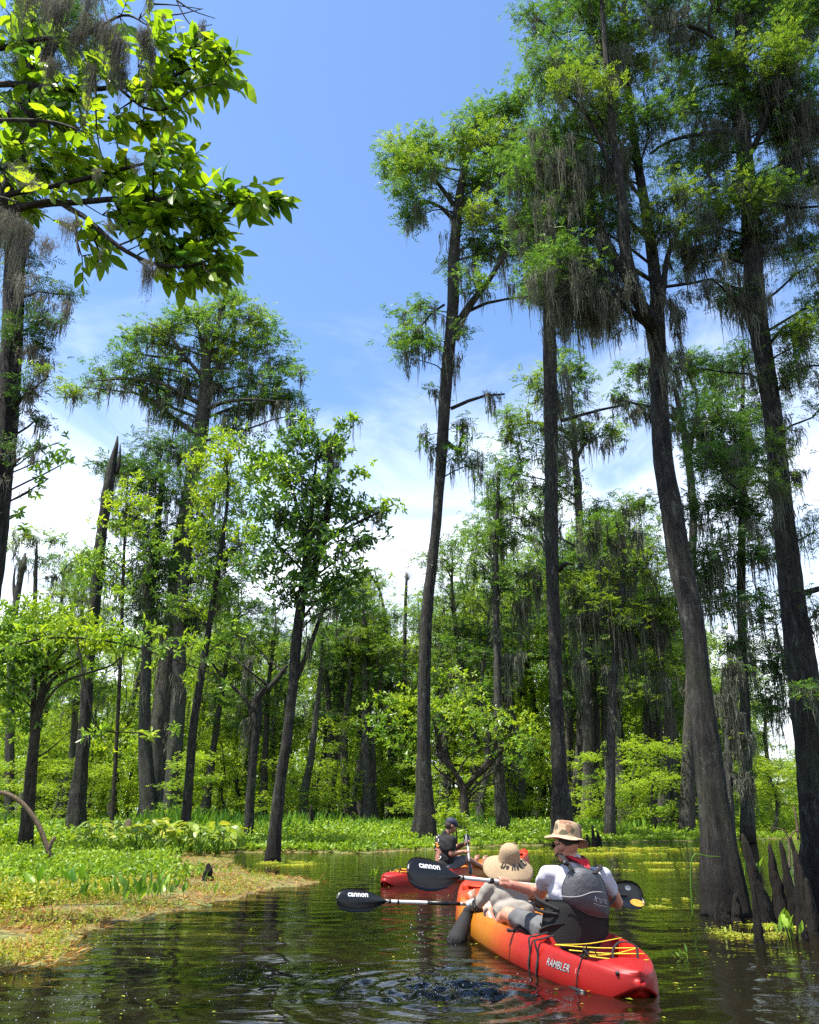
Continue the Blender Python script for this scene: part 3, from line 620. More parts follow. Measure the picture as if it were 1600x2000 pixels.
for (px, py, rx, ry, dy, mi, dn) in ((1400, 20, 60, 45, 0, 0, .8), (1490, 30, 55, 55, .2, 0, .9), (1555, 60, 60, 55, -.2, 0, .9), (1600, 0, 50, 50, -.4, 0, .9), (1470, 120, 60, 50, -.3, 1, 1.0), (1530, 130, 45, 50, -.4, 1, .9), (1500, 210, 55, 50, .2, 0, .9),
        (1580, 190, 50, 50, -.3, 0, .8), (1380, 150, 45, 35, .1, 0, .6), (1350, 220, 50, 35, .2, 0, .6), (1430, 200, 35, 35, -.2, 0, .6), (1400, 330, 55, 35, .1, 0, .6), (1480, 350, 50, 40, -.4, 0, .7), (1450, 400, 50, 30, -.4, 1, .8), (1545, 270, 45, 40, .2, 0, .8), (1590, 330, 40, 45, .1, 0, .7),
        (1380, 440, 50, 30, .2, 0, .6), (1350, 110, 50, 40, .4, 0, .7), (1410, 260, 45, 30, .5, 0, .7), (1345, 300, 50, 40, .5, 0, .7), (1400, 390, 55, 35, .4, 1, .7), (1350, 500, 45, 35, .4, 0, .6), (1560, 470, 40, 40, .3, 0, .7), (1590, 600, 35, 40, .2, 0, .6), (1430, 480, 45, 30, .3, 0, .7), (1540, 340, 50, 40, .4, 0, .8), (1545, 400, 45, 35, .2, 0, .8), (1480, 480, 45, 45, .1, 0, .7), (1440, 560, 40, 40, -.1, 0, .6), (1580, 520, 40, 35, -.3, 1, .5), (1570, 660, 45, 40, -.3, 1, 1.0), (1565, 730, 45, 30, -.2, 0, .8), (1600, 800, 30, 30, -.2, 0, .5),
        (1510, 870, 30, 25, -.5, 1, .8), (1500, 950, 28, 40, -.5, 1, .7), (1410, 900, 50, 45, .3, 0, .7), (1370, 720, 40, 35, .4, 0, .5), (1590, 1040, 25, 50, 0, 0, .5), (1595, 1200, 25, 60, 0, 0, .5), (1590, 1345, 25, 25, -.6, 0, .6), (1480, -80, 120, 70, .2, 0, .8), (1600, -70, 90, 70, -.2, 0, .8)):
    T.clump(px, py, rx * 1.12, ry * 1.12, Y + dy, 'cyp', dn * 1.1, leafmi=mi, moss=0.45, mosslen=0.75, size=0.8, frac=0.6)
for (px, py, ln, k) in ((1525, 190, 1.3, 10), (1550, 230, 1.1, 10), (1560, 270, 1.3, 10), (1585, 230, 1.2, 9), (1500, 180, 1.2, 8), (1350, 60, .55, 9), (1400, 90, .5, 6), (1405, 265, .4, 9), (1375, 265, .35, 7), (1360, 470, .6, 9), (1340, 480, .6, 7), (1490, 430, .8, 7),
        (1555, 400, 1.1, 6), (1590, 420, .5, 5), (1460, 590, .9, 6), (1450, 560, .8, 6), (1560, 920, .7, 3), (1505, 700, .5, 3), (1545, 830, .4, 3), (1560, 700, .4, 6), (1520, 470, .6, 5), (1480, 1000, .5, 3)):
    C = W(px, py, Y - .1) + rng.normal(0, 1, (int(k * 1.6), 3)) * np.array([0.17, 0.2, 0.12]); T.beard(C, ln, rp, 40, 0.05, fuzz=2)
T.mossy(260, 0.65, rp, 24, trunk=40)
T.finish()
# --- dark cypress between the two
Y = 32.0
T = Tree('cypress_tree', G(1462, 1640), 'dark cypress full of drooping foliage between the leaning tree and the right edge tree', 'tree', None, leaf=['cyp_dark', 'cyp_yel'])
T.trunk([(1462, 1645, 34, Y), (1460, 1560, 26, Y), (1458, 1450, 22, Y), (1452, 1300, 20, Y), (1448, 1150, 18, Y), (1450, 1000, 15, Y), (1450, 850, 11, Y), (1452, 700, 6, Y)], sides=14, step=0.3, flute=0.1, nf=5, rough=0.03, flutefall=2)
for (px, py, rx, ry, mi, dn) in ((1410, 730, 45, 30, 0, .8), (1450, 690, 40, 30, 0, .7), (1400, 810, 65, 45, 0, 1.0), (1460, 790, 50, 40, 0, 1.0), (1360, 850, 40, 30, 0, .7), (1400, 900, 70, 45, 0, 1.2), (1470, 880, 45, 45, 0, 1.0), (1380, 990, 60, 40, 0, 1.0), (1450, 980, 60, 50, 0, 1.2),
        (1400, 1080, 70, 45, 0, 1.1), (1480, 1080, 50, 50, 0, 1.0), (1420, 1160, 65, 40, 1, .9), (1370, 1130, 40, 25, 0, .8), (1480, 1190, 50, 40, 0, .9), (1500, 1280, 45, 50, 0, .9), (1455, 1260, 40, 40, 0, .8), (1510, 1370, 40, 35, 0, .8), (1540, 1290, 20, 50, 0, .7)):
    T.clump(px, py, rx, ry, Y + rng.uniform(-1.5, 1.5), 'cyp', dn, leafmi=mi, moss=0.6, mosslen=2.4, frac=0.12)
T.mossy(160, 2.4, RP(32), 14, trunk=12)
T.finish()

# ---------------------------------------------------------------- the tall slender cypresses in the middle
Y = 29.0
T = Tree('cypress_tree', G(832, 1652), 'tall slender cypress with a flared base on the far shore behind the man in black', 'tree', None, leaf=['cyp', 'cyp_yel'])
T.trunk([(828, 1658, 66, Y), (828, 1630, 56, Y), (830, 1600, 46, Y), (829, 1550, 36, Y), (828, 1450, 28, Y), (830, 1300, 26, Y), (834, 1200, 25, Y), (842, 1120, 23, Y), (850, 1050, 22, Y), (856, 980, 21, Y), (862, 900, 24, Y), (868, 800, 26, Y), (876, 700, 26, Y), (885, 600, 25, Y),
         (887, 500, 24, Y), (896, 400, 20, Y), (905, 340, 15, Y), (925, 260, 10, Y + .5), (940, 210, 6, Y + .8)], sides=20, step=0.25, flute=0.2, nf=5, rough=0.03, seed=9, flutefall=2.5)
T.limb([W(890, 660, Y), W(903, 620, Y), W(932, 578, Y - .2), W(960, 540, Y - .4), W(990, 490, Y - .5)], 0.22, 0.08, 0.5, sides=8)
T.limb([W(918, 606, Y), W(950, 592, Y), W(990, 584, Y), W(1030, 580, Y)], 0.07, 0.04, 0.5)
T.limb([W(881, 798, Y), W(915, 783, Y), W(950, 772, Y), W(986, 770, Y)], 0.08, 0.04, 0.5)
T.limb([W(886, 400, Y), W(865, 370, Y), W(845, 345, Y), W(820, 330, Y)], 0.13, 0.05, 0.5, sides=8)
T.limb([W(886, 430, Y), W(862, 405, Y), W(840, 395, Y), W(815, 400, Y)], 0.10, 0.04, 0.5)
T.limb([W(868, 595, Y), W(845, 610, Y), W(820, 640, Y)], 0.06, 0.03, 0.5)
T.limb([W(865, 860, Y), W(895, 880, Y), W(905, 850, Y), W(903, 835, Y)], 0.14, 0.05, 0.5, sides=8)
T.limb([W(930, 330, Y), W(990, 345, Y), W(1030, 330, Y)], 0.08, 0.03, 0.5)
for (px, py, rx, ry, mi, dn, ms) in ((795, 280, 42, 28, 1, 1.2, 0), (838, 285, 30, 25, 0, 1.1, 0), (775, 320, 38, 28, 0, 1.2, 0), (815, 325, 42, 32, 1, 1.3, .4), (800, 365, 32, 28, 0, 1.1, .4), (795, 420, 28, 24, 0, 1.0, .3), (825, 395, 30, 25, 0, .9, .8), (850, 330, 20, 22, 0, .9, .4),
        (890, 262, 24, 20, 0, 1.1, 0), (900, 300, 30, 25, 0, 1.1, .2), (930, 240, 35, 30, 0, 1.2, .2), (975, 215, 45, 30, 0, 1.2, .2), (1010, 195, 40, 28, 0, 1.0, .2), (945, 290, 50, 35, 1, 1.1, .4), (1000, 270, 45, 40, 0, 1.1, .5), (920, 350, 40, 32, 0, 1.0, .5), (975, 350, 50, 40, 0, 1.1, .7), (1030, 330, 40, 40, 0, 1.0, .7),
        (910, 410, 35, 35, 0, .9, .8), (955, 420, 45, 35, 1, 1.0, .8), (1010, 420, 45, 35, 0, 1.0, .9), (925, 480, 35, 35, 0, .9, 1.0), (975, 490, 45, 35, 0, .9, 1.2), (1020, 480, 30, 35, 0, .8, 1.0), (890, 520, 20, 30, 1, .8, .3), (925, 550, 35, 25, 0, .8, .8),
        (800, 610, 28, 20, 0, .8, .1), (825, 605, 25, 20, 0, .7, .3), (790, 650, 32, 22, 0, .9, .1), (825, 645, 28, 22, 0, .7, .4), (800, 690, 28, 22, 0, .8, .3), (840, 680, 25, 20, 0, .6, .3), (905, 640, 15, 22, 0, .6, .4),
        (850, 770, 14, 18, 0, .5, .3), (830, 850, 12, 20, 0, .5, .3), (845, 870, 18, 15, 0, .5, .3), (905, 830, 22, 18, 0, .5, .2), (905, 880, 30, 30, 0, .6, .4), (935, 900, 20, 20, 0, .5, .5)):
    T.clump(px, py, rx, ry, Y + rng.uniform(-1, 1.2), 'cyp', dn, leafmi=mi, moss=ms, mosslen=1.5, sub=6 if rx < 25 else None, frac=0.25)
for (px, py, ln, k) in ((955, 775, 1.7, 6), (965, 772, .9, 5), (1000, 560, 2.4, 4), (950, 560, 2.0, 6), (880, 450, 2.5, 5), (800, 440, 1.2, 3), (805, 715, 1.4, 2), (825, 420, 1.6, 5), (875, 700, 2.5, 5), (893, 690, 3, 5), (980, 500, 2.2, 6), (780, 700, 1.0, 1), (930, 905, 1.8, 5), (895, 890, 1.6, 4)):
    C = W(px, py, Y) + rng.normal(0, 1, (k, 3)) * np.array([0.2, 0.5, 0.15]); T.beard(C, ln, RP(29), 14, 0.10)
T.mossy(150, 1.8, RP(30), 14, trunk=14)
T.finish()
Y = 31.0
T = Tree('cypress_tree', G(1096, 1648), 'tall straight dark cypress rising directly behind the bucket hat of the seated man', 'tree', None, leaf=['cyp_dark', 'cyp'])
T.trunk([(1100, 1652, 56, Y), (1098, 1600, 46, Y), (1094, 1540, 34, Y), (1090, 1450, 29, Y), (1086, 1350, 27, Y), (1084, 1250, 26, Y), (1080, 1150, 27, Y), (1077, 1000, 29, Y), (1077, 900, 29, Y), (1076, 800, 30, Y), (1074, 700, 29, Y), (1074, 600, 27, Y), (1073, 500, 22, Y), (1075, 400, 16, Y), (1078, 300, 10, Y)], sides=20, step=0.25, flute=0.18, nf=5, rough=0.035, seed=5, flutefall=3)
T.limb([W(1095, 822, Y), W(1130, 812, Y), (W(1175, 800, Y)), W(1222, 790, Y)], 0.09, 0.04, 0.5)
T.limb([W(1090, 1115, Y), W(1105, 1100, Y - .3), W(1120, 1103, Y - .5)], 0.10, 0.05, 0.5)
for (px, py, rx, ry, mi, dn, ms) in ((1070, 470, 50, 40, 0, 1, 1.2), (1110, 520, 55, 40, 0, 1, 1.4), (1040, 560, 30, 25, 1, .9, .4), (1130, 580, 60, 35, 0, 1, 1.6), (1170, 620, 50, 30, 0, .9, 1.4), (1090, 400, 60, 45, 0, 1, 1.2), (1050, 320, 50, 45, 0, 1, .8), (1110, 300, 60, 50, 0, 1, .8), (1190, 600, 30, 25, 0, .8, .8), (1060, 590, 25, 25, 0, .8, .5)):
    T.clump(px, py, rx, ry, Y + rng.uniform(-1, 1.2), 'cyp', dn, leafmi=mi, moss=ms, mosslen=2.2, frac=0.25)
for (px, py, ln, k) in ((1120, 600, 3.2, 8), (1145, 610, 3.0, 8), (1105, 600, 3.8, 8), (1090, 760, 5, 8), (1098, 850, 4, 8), (1170, 630, 2.0, 6), (1090, 1000, 3, 4), (1150, 800, .7, 5), (1200, 795, .8, 5)):
    C = W(px, py, Y) + rng.normal(0, 1, (k, 3)) * np.array([0.3, 0.5, 0.2]); T.beard(C, ln, RP(31), 16, 0.12)
T.mossy(110, 2.2, RP(31), 14, trunk=25)
T.finish()

def big_cypress(Y, base, trunk, clumps, label, leaf, moss_n, mosslen, trunkmoss=10, bark='bark_far', name='cypress_tree', cat='tree', flute=0.15, kind='cyp', group=None, limbs=(), extra=(), frac=0.45, name_leaf=None, nf=5, twig=True):
    T = Tree(name, base, label, cat, group, bark=bark, leaf=leaf)
    T.trunk([(q[0], q[1], q[2], Y + (q[3] if len(q) > 3 else 0)) for q in trunk], sides=16, step=max(0.15, Y * 0.01), flute=flute, nf=nf, rough=0.03, seed=int(trunk[0][0]), flutefall=2.5)
    for (pts, r0, r1) in limbs: T.limb([W(a, b, Y + c) for a, b, c in pts], r0, r1, max(0.2, Y * 0.012), sides=7)
    for q in clumps:
        px, py, rx, ry, mi, dn, ms = q[:7]
        T.clump(px, py, rx, ry, Y + rng.uniform(-1, 1) * max(rx, ry) * Y / F_PX * 0.6, kind if len(q) < 8 else q[7], dn, leafmi=mi, moss=ms, mosslen=mosslen, frac=frac, twig=twig)
    for (px, py, ln, k) in extra:
        C = W(px, py, Y) + rng.normal(0, 1, (k, 3)) * np.array([8, 14, 5]) * Y / F_PX; T.beard(C, ln, RP(Y), 14, None)
    if moss_n or trunkmoss: T.mossy(moss_n, mosslen, RP(Y), 12, trunk=trunkmoss)
    return T.finish()

# --- the great cypress at the back left with the umbrella crown
big_cypress(46, G(308, 1623), [(305, 1628, 84), (305, 1560, 62), (312, 1450, 50), (325, 1320, 40), (338, 1200, 34), (355, 1050, 30), (372, 950, 30), (388, 880, 30), (396, 820, 30), (401, 760, 26), (402, 700, 20), (404, 650, 12)],
    [(400, 598, 40, 22, 1, 1, 0), (440, 592, 40, 22, 0, 1.1, 0), (480, 620, 45, 28, 1, 1.1, 0), (365, 622, 35, 25, 0, 1, 0), (520, 655, 38, 28, 0, 1.1, 0), (430, 640, 50, 25, 0, .9, 0), (300, 640, 40, 20, 1, 1, 0), (255, 665, 38, 25, 0, 1, 0), (330, 670, 45, 25, 1, .9, .1),
     (250, 705, 35, 22, 0, .9, 0), (380, 690, 50, 25, 0, .9, .4), (455, 690, 55, 28, 1, 1, .3), (530, 700, 40, 28, 0, 1, .2), (545, 745, 40, 25, 0, 1, .6), (565, 770, 30, 20, 0, .9, .5), (490, 740, 40, 22, 0, .8, .8), (310, 715, 35, 18, 0, .8, .2), (205, 738, 45, 18, 0, 1.1, .1), (155, 755, 32, 20, 1, 1.1, .1), (250, 748, 45, 17, 0, 1, .3), (290, 738, 40, 16, 1, .9, .4), (340, 770, 40, 16, 0, .9, .6), (540, 785, 40, 14, 0, .9, .6), (460, 765, 45, 18, 0, .9, .7),
     (300, 775, 35, 15, 0, .7, .8), (345, 740, 35, 18, 0, .7, .5), (500, 800, 45, 18, 0, .8, .8), (455, 830, 45, 20, 0, .9, .8), (590, 810, 25, 12, 0, .8, .4), (340, 820, 40, 20, 0, .8, .8), (420, 740, 40, 20, 0, .7, .6)],
    'giant cypress with a broad umbrella shaped crown towering at the back left', ['cyp', 'cyp_yel'], 300, 2.8, 30,
    limbs=[([(392, 790, 0), (350, 765, -.5), (300, 745, -1), (240, 740, -1.5), (175, 745, -2)], .17, .04), ([(385, 850, 0), (330, 810, .5), (280, 775, 1), (235, 755, 1.5)], .19, .05), ([(398, 740, 0), (365, 700, -.5), (330, 655, -1), (290, 630, -1)], .15, .04), ([(372, 705, 0), (330, 700, 0), (260, 690, 0)], .16, .06),
           ([(402, 700, 0), (390, 650, 0), (385, 610, 0)], .2, .06), ([(404, 700, 0), (420, 660, 0), (430, 610, 0), (428, 590, 0)], .24, .07), ([(406, 710, 0), (440, 660, .5), (458, 620, .5)], .2, .06), ([(408, 740, 0), (455, 680, .5), (500, 650, 1)], .2, .06), ([(402, 800, 0), (440, 785, -1), (490, 780, -1.5), (560, 785, -2)], .17, .04)],
    extra=[(320, 780, 3, 10), (280, 765, 2, 8), (500, 785, 2.6, 12), (540, 780, 3, 12), (365, 740, 3, 10), (460, 800, 2, 8), (150, 775, 1.2, 2), (410, 760, 3, 10)], frac=0.3)
# dark companions below its crown
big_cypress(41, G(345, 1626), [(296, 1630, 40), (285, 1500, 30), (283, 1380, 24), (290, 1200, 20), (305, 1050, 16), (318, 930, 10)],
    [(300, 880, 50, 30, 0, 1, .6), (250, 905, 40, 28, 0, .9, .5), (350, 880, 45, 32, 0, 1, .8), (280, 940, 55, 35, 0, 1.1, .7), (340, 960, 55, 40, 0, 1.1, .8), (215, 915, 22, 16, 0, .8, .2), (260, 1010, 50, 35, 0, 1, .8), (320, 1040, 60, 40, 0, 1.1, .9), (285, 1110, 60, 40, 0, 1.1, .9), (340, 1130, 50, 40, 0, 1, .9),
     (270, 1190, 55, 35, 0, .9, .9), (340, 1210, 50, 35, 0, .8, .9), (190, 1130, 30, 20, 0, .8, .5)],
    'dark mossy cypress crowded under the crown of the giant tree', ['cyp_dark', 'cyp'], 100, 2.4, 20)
big_cypress(40, G(410, 1628), [(335, 1632, 40), (340, 1500, 34), (350, 1350, 30), (352, 1200, 26), (365, 1080, 22), (372, 980, 16)],
    [(420, 950, 45, 35, 0, .9, .9), (395, 1020, 45, 35, 0, 1, .9), (440, 1060, 45, 40, 0, 1, .8), (400, 1120, 50, 40, 0, .9, .9), (450, 1150, 40, 35, 0, .8, .9), (380, 1230, 40, 30, 0, .7, .9)],
    'dark cypress trunk draped in moss just right of the giant trunk', ['cyp_dark', 'cyp'], 70, 2.6, 30)

# --- group behind on the right
big_cypress(44, G(1150, 1630), [(1150, 1632, 34), (1150, 1400, 24), (1140, 1150, 20), (1128, 950, 16), (1118, 800, 10)],
    [(1100, 705, 30, 22, 0, 1, .1), (1070, 730, 35, 25, 1, 1, .2), (1120, 740, 32, 25, 0, 1, .2), (1050, 765, 30, 22, 1, .9, .3), (1105, 780, 38, 25, 0, .9, .4), (1000, 815, 32, 20, 0, 1, .2), (1035, 830, 35, 25, 1, 1, .4), (995, 850, 25, 18, 1, .9, .3), (1150, 825, 40, 18, 1, 1.1, .5), (1185, 850, 35, 18, 1, 1.1, .7), (1120, 850, 35, 20, 1, .9, .6),
     (1050, 890, 40, 22, 0, .9, .6), (980, 910, 30, 25, 0, .9, .3), (1015, 940, 35, 25, 0, .9, .5), (1060, 960, 35, 30, 0, .9, .7), (1110, 940, 40, 25, 0, .8, .7), (970, 1000, 35, 30, 0, .9, .4)],
    'yellow green cypress with tiered foliage behind the straight dark trunk', ['cyp', 'cyp_yel'], 90, 2.2, 12, limbs=[([(1125, 900, 0), (1140, 870, 0), (1170, 845, 0)], .14, .06), ([(1120, 850, 0), (1060, 826, 0), (1010, 830, 0)], .12, .05)],
    extra=[(1150, 850, 2.2, 10), (1180, 865, 2, 8), (1210, 870, 1, 3), (1100, 900, 2, 8)])
big_cypress(38, G(1352, 1634), [(1340, 1636, 34), (1350, 1300, 22), (1352, 1100, 17), (1354, 1000, 16), (1345, 900, 16), (1332, 820, 14), (1318, 760, 9)],
    [(1345, 690, 30, 22, 0, .9, .1), (1390, 710, 32, 25, 0, .8, .1), (1300, 720, 35, 22, 0, .8, .2), (1230, 715, 30, 18, 0, .9, .1), (1215, 775, 32, 14, 0, .8, .4), (1260, 745, 30, 20, 0, .6, .3), (1250, 800, 45, 14, 0, .7, .9), (1375, 770, 45, 30, 0, .8, .3), (1410, 750, 25, 22, 0, .8, .1), (1310, 830, 20, 16, 0, .5, .7), (1380, 830, 40, 35, 0, .7, .4)],
    'thin pale cypress with airy light foliage behind the leaning tree', ['cyp', 'cyp_yel'], 80, 1.8, 20,
    limbs=[([(1330, 830, 0), (1290, 800, 0), (1250, 790, 0), (1205, 780, 0)], .13, .05), ([(1348, 880, 0), (1362, 780, 0), (1340, 720, 0)], .12, .05)], extra=[(1240, 810, 1.5, 12), (1270, 800, 2, 8), (1325, 800, 2.5, 8)])
big_cypress(34, G(1192, 1641), [(1190, 1643, 26), (1192, 1550, 20), (1195, 1400, 18), (1205, 1250, 16), (1215, 1150, 12), (1222, 1085, 8)],
    [(1210, 1005, 40, 25, 0, .6, .9), (1240, 980, 40, 22, 0, .7, .6), (1170, 1030, 40, 25, 0, .6, .9), (1190, 1130, 45, 22, 1, .8, .9), (1245, 1110, 50, 22, 1, .9, .6), (1140, 1180, 40, 18, 1, 1, .5), (1200, 1180, 50, 22, 1, 1, .7), (1270, 1170, 45, 25, 1, 1, .7), (1290, 1210, 35, 25, 1, .9, .7), (1240, 1215, 45, 20, 1, .9, .9), (1120, 1150, 30, 14, 1, .8, .3), (1295, 1290, 30, 20, 1, .8, .7)],
    'mossy cypress with yellow green fronds and long grey moss curtains near the center right', ['cyp', 'cyp_yel'], 120, 2.6, 30,
    limbs=[([(1215, 1150, 0), (1180, 1160, 0), (1130, 1185, 0)], .08, .03), ([(1215, 1120, 0), (1260, 1110, 0), (1300, 1190, 0)], .08, .03), ([(1208, 1200, 0), (1250, 1230, 0), (1300, 1290, 0)], .06, .03)],
    extra=[(1140, 1200, 2.4, 14), (1170, 1190, 3.2, 16), (1200, 1210, 3.4, 16), (1235, 1230, 2.8, 14), (1265, 1200, 3.2, 14), (1290, 1240, 2.6, 12), (1180, 1100, 2.4, 10), (1215, 1060, 2.0, 10), (1240, 1040, 1.9, 10), (1130, 1290, 2.4, 12), (1185, 1310, 2.2, 10), (1150, 1060, 1.6, 8), (1110, 1210, 2.0, 8), (1300, 1330, 2, 6)])
big_cypress(34, G(975, 1645), [(985, 1642, 30), (975, 1500, 20), (972, 1300, 16), (968, 1150, 14), (970, 1030, 10), (975, 920, 6)],
    [(960, 930, 30, 22, 0, .7, .3), (985, 975, 40, 25, 0, .8, .4), (955, 1040, 45, 25, 0, .8, .5), (1000, 1060, 35, 25, 0, .7, .5), (940, 1100, 35, 20, 0, .7, .5), (1030, 1110, 30, 25, 0, .8, .8), (990, 1150, 45, 30, 0, .8, .8), (1040, 1000, 25, 25, 0, .6, .7)],
    'narrow cypress with sparse fronds just left of the straight dark trunk', ['cyp', 'cyp_yel'], 60, 2.2, 20, extra=[(1020, 1180, 3, 10), (1000, 1280, 3, 12), (1040, 1120, 3, 10)])
big_cypress(24, G(1420, 1655), [(1428, 1652, 24), (1425, 1580, 18), (1422, 1450, 14), (1425, 1350, 11), (1427, 1280, 6)],
    [(1430, 1300, 22, 14, 0, .4, 1.2), (1450, 1510, 24, 8, 1, 1.0, .8), (1440, 1430, 18, 10, 1, .6, 1.0)],
    'small dead looking cypress smothered in pale tan moss right of the leaning trunk', ['cyp', 'cyp_yel'], 60, 1.6, 50, extra=[(1415, 1360, 2.0, 12), (1440, 1400, 1.9, 14), (1455, 1440, 1.2, 10), (1425, 1330, 1.5, 10), (1450, 1515, 1.0, 12), (1430, 1520, 1.1, 10)])

# ---------------------------------------------------------------- broadleaf trees and snags on the left and centre
def broad_tree(Y, base, trunk, clumps, label, leaf, bark='bark_brown', moss_n=0, mosslen=1.0, name='broadleaf_tree', limbs=(), extra=(), frac=0.7, group=None, flute=0.06, size=1.0, trunkmoss=0):
    T = Tree(name, base, label, 'tree', group, bark=bark, leaf=leaf)
    T.trunk([(q[0], q[1], q[2], Y + (q[3] if len(q) > 3 else 0)) for q in trunk], sides=16, step=max(0.12, Y * 0.008), flute=flute, nf=4, rough=0.03, seed=int(trunk[0][0]), flutefall=1.5)
    for (pts, r0, r1) in limbs: T.limb([W(a, b, Y + c) for a, b, c in pts], r0, r1, max(0.15, Y * 0.01), sides=7)
    for q in clumps:
        px, py, rx, ry, mi, dn = q[:6]
        T.clump(px, py, rx, ry, Y + rng.uniform(-1, 1) * max(rx, ry) * Y / F_PX * 0.7, 'broad', dn, leafmi=mi, moss=q[6] if len(q) > 6 else 0, mosslen=mosslen, frac=frac, size=size)
    for (px, py, ln, k) in extra:
        C = W(px, py, Y) + rng.normal(0, 1, (k, 3)) * np.array([6, 10, 4]) * Y / F_PX; T.beard(C, ln, RP(Y), 14, None)
    if moss_n or trunkmoss: T.mossy(moss_n, mosslen, RP(Y), 12, trunk=trunkmoss)
    return T.finish()
# snag with the broken top
Y = 26.0
T = Tree('dead_tree_snag', G(148, 1648), 'tall dead trunk with a jagged broken top leaning right at the left side', 'dead tree', None, bark='bark')
T.trunk([(146, 1652, 56, Y), (148, 1620, 48, Y), (152, 1560, 36, Y), (158, 1500, 29, Y), (167, 1400, 25, Y), (172, 1300, 25, Y), (183, 1200, 25, Y), (191, 1120, 23, Y), (198, 1050, 22, Y), (208, 980, 23, Y), (215, 930, 22, Y), (222, 895, 15, Y), (228, 870, 8, Y), (230, 852, 3, Y)], sides=18, step=0.2, flute=0.12, nf=5, rough=0.05, flutefall=2)
T.limb([W(228, 925, Y), W(234, 895, Y), W(235, 868, Y)], 0.10, 0.02, 0.1, hang=False)
T.limb([W(212, 935, Y), W(206, 955, Y), W(203, 985, Y)], 0.10, 0.04, 0.1, hang=False)
T.beard(W(204, 960, Y) + rng.normal(0, .1, (4, 3)), 1.2, RP(Y)); T.finish()
# two slim trees standing in the water of the inlet
broad_tree(20.0, G(530, 1679), [(533, 1690, 40), (533, 1672, 35), (538, 1620, 28), (548, 1525, 24), (560, 1450, 22), (568, 1380, 21), (574, 1330, 22), (578, 1262, 24), (588, 1180, 21), (597, 1120, 22), (602, 1070, 20), (606, 1020, 14), (612, 960, 9), (618, 900, 5)],
    [(600, 840, 30, 25, 1, .8), (570, 870, 40, 30, 0, .9), (620, 870, 40, 30, 0, 1), (540, 920, 45, 32, 1, .9), (590, 930, 50, 35, 0, 1.1), (650, 870, 35, 30, 1, .8), (505, 900, 35, 25, 0, .9), (640, 940, 45, 35, 0, 1), (560, 1000, 55, 35, 0, 1.1), (620, 1010, 50, 35, 0, 1.1), (680, 990, 40, 30, 0, 1), (700, 925, 25, 16, 1, .7), (515, 985, 35, 28, 0, .9),
     (725, 1010, 35, 20, 0, .9), (760, 985, 25, 14, 1, .8), (690, 1045, 40, 22, 0, .9), (735, 1050, 25, 12, 0, .7), (640, 1070, 50, 32, 0, 1), (560, 1080, 50, 35, 0, 1), (520, 1120, 40, 30, 0, .9), (600, 1140, 50, 30, 0, .9), (550, 1170, 45, 25, 0, .8), (660, 1130, 50, 28, 0, .9), (690, 1170, 40, 25, 0, .8), (640, 1190, 45, 25, 0, .7), (725, 1120, 30, 15, 1, .6), (685, 815, 22, 15, 1, .7), (660, 840, 18, 18, 0, .6), (490, 1040, 25, 20, 0, .6)],
    'slim leaning tree with glossy dark leaves standing in the water of the inlet', ['broad_dark', 'broad'], 'bark', 50, 1.0,
    limbs=[([(602, 1100, 0), (590, 1040, -.1), (575, 970, -.2), (560, 940, -.2)], .09, .03), ([(600, 1150, 0), (620, 1090, .1), (640, 1000, .2), (645, 880, .2), (655, 848, .2)], .12, .06), ([(578, 1330, 0), (610, 1250, 0), (635, 1180, 0), (660, 1120, 0)], .07, .03), ([(605, 1060, 0), (660, 1040, 0), (720, 1010, 0), (770, 985, 0)], .06, .02)],
    extra=[(548, 1000, 1.3, 7), (650, 900, 1.2, 7), (645, 860, 1.2, 6), (668, 1075, 1.0, 5), (600, 1250, 1.2, 4), (545, 1000, 1.0, 5)], size=1.15)
broad_tree(27.5, G(485, 1657), [(484, 1662, 28), (485, 1640, 23), (489, 1560, 19), (493, 1500, 18), (499, 1431, 21), (502, 1390, 24), (501, 1365, 22), (512, 1352, 15), (527, 1342, 12), (545, 1322, 11), (560, 1300, 9)],
    [(430, 1280, 22, 12, 0, .7), (400, 1255, 25, 14, 0, .8), (455, 1240, 22, 14, 0, .6)],
    'crooked slim tree with an elbow bend standing at the inlet edge', ['broad', 'broad_lime'], 'bark', 8, 1.4, limbs=[([(492, 1470, 0), (489, 1385, 0), (470, 1355, 0), (445, 1333, 0), (410, 1290, 0), (395, 1260, 0)], .09, .03)],
    extra=[(487, 1400, 2.0, 6), (490, 1290, 2, 5)])
# yellow-green tree right of the giant
broad_tree(25.0, G(368, 1651), [(367, 1650, 26), (364, 1600, 22), (370, 1520, 20), (377, 1430, 19), (388, 1350, 17), (400, 1280, 15), (412, 1200, 13), (425, 1120, 12), (437, 1040, 9), (445, 960, 6), (440, 880, 4)],
    [(420, 860, 28, 20, 1, .8), (410, 900, 30, 25, 1, .9), (450, 880, 35, 25, 1, .9), (425, 945, 38, 28, 1, .9), (475, 930, 35, 28, 0, .9), (405, 985, 25, 22, 1, .8), (470, 990, 40, 25, 0, .8), (490, 1050, 35, 22, 1, .7), (380, 1050, 35, 25, 1, .7), (420, 1040, 40, 25, 0, .8), (470, 1100, 40, 22, 0, .7), (390, 1120, 40, 25, 0, .7), (430, 1180, 45, 28, 0, .7), (380, 1200, 40, 20, 1, .7), (465, 1240, 40, 25, 0, .6), (340, 1175, 30, 20, 0, .6)],
    'slender tree with yellow green leaf whorls in front of the giant tree', ['broad', 'broad_lime'], 'bark', 30, 1.0)
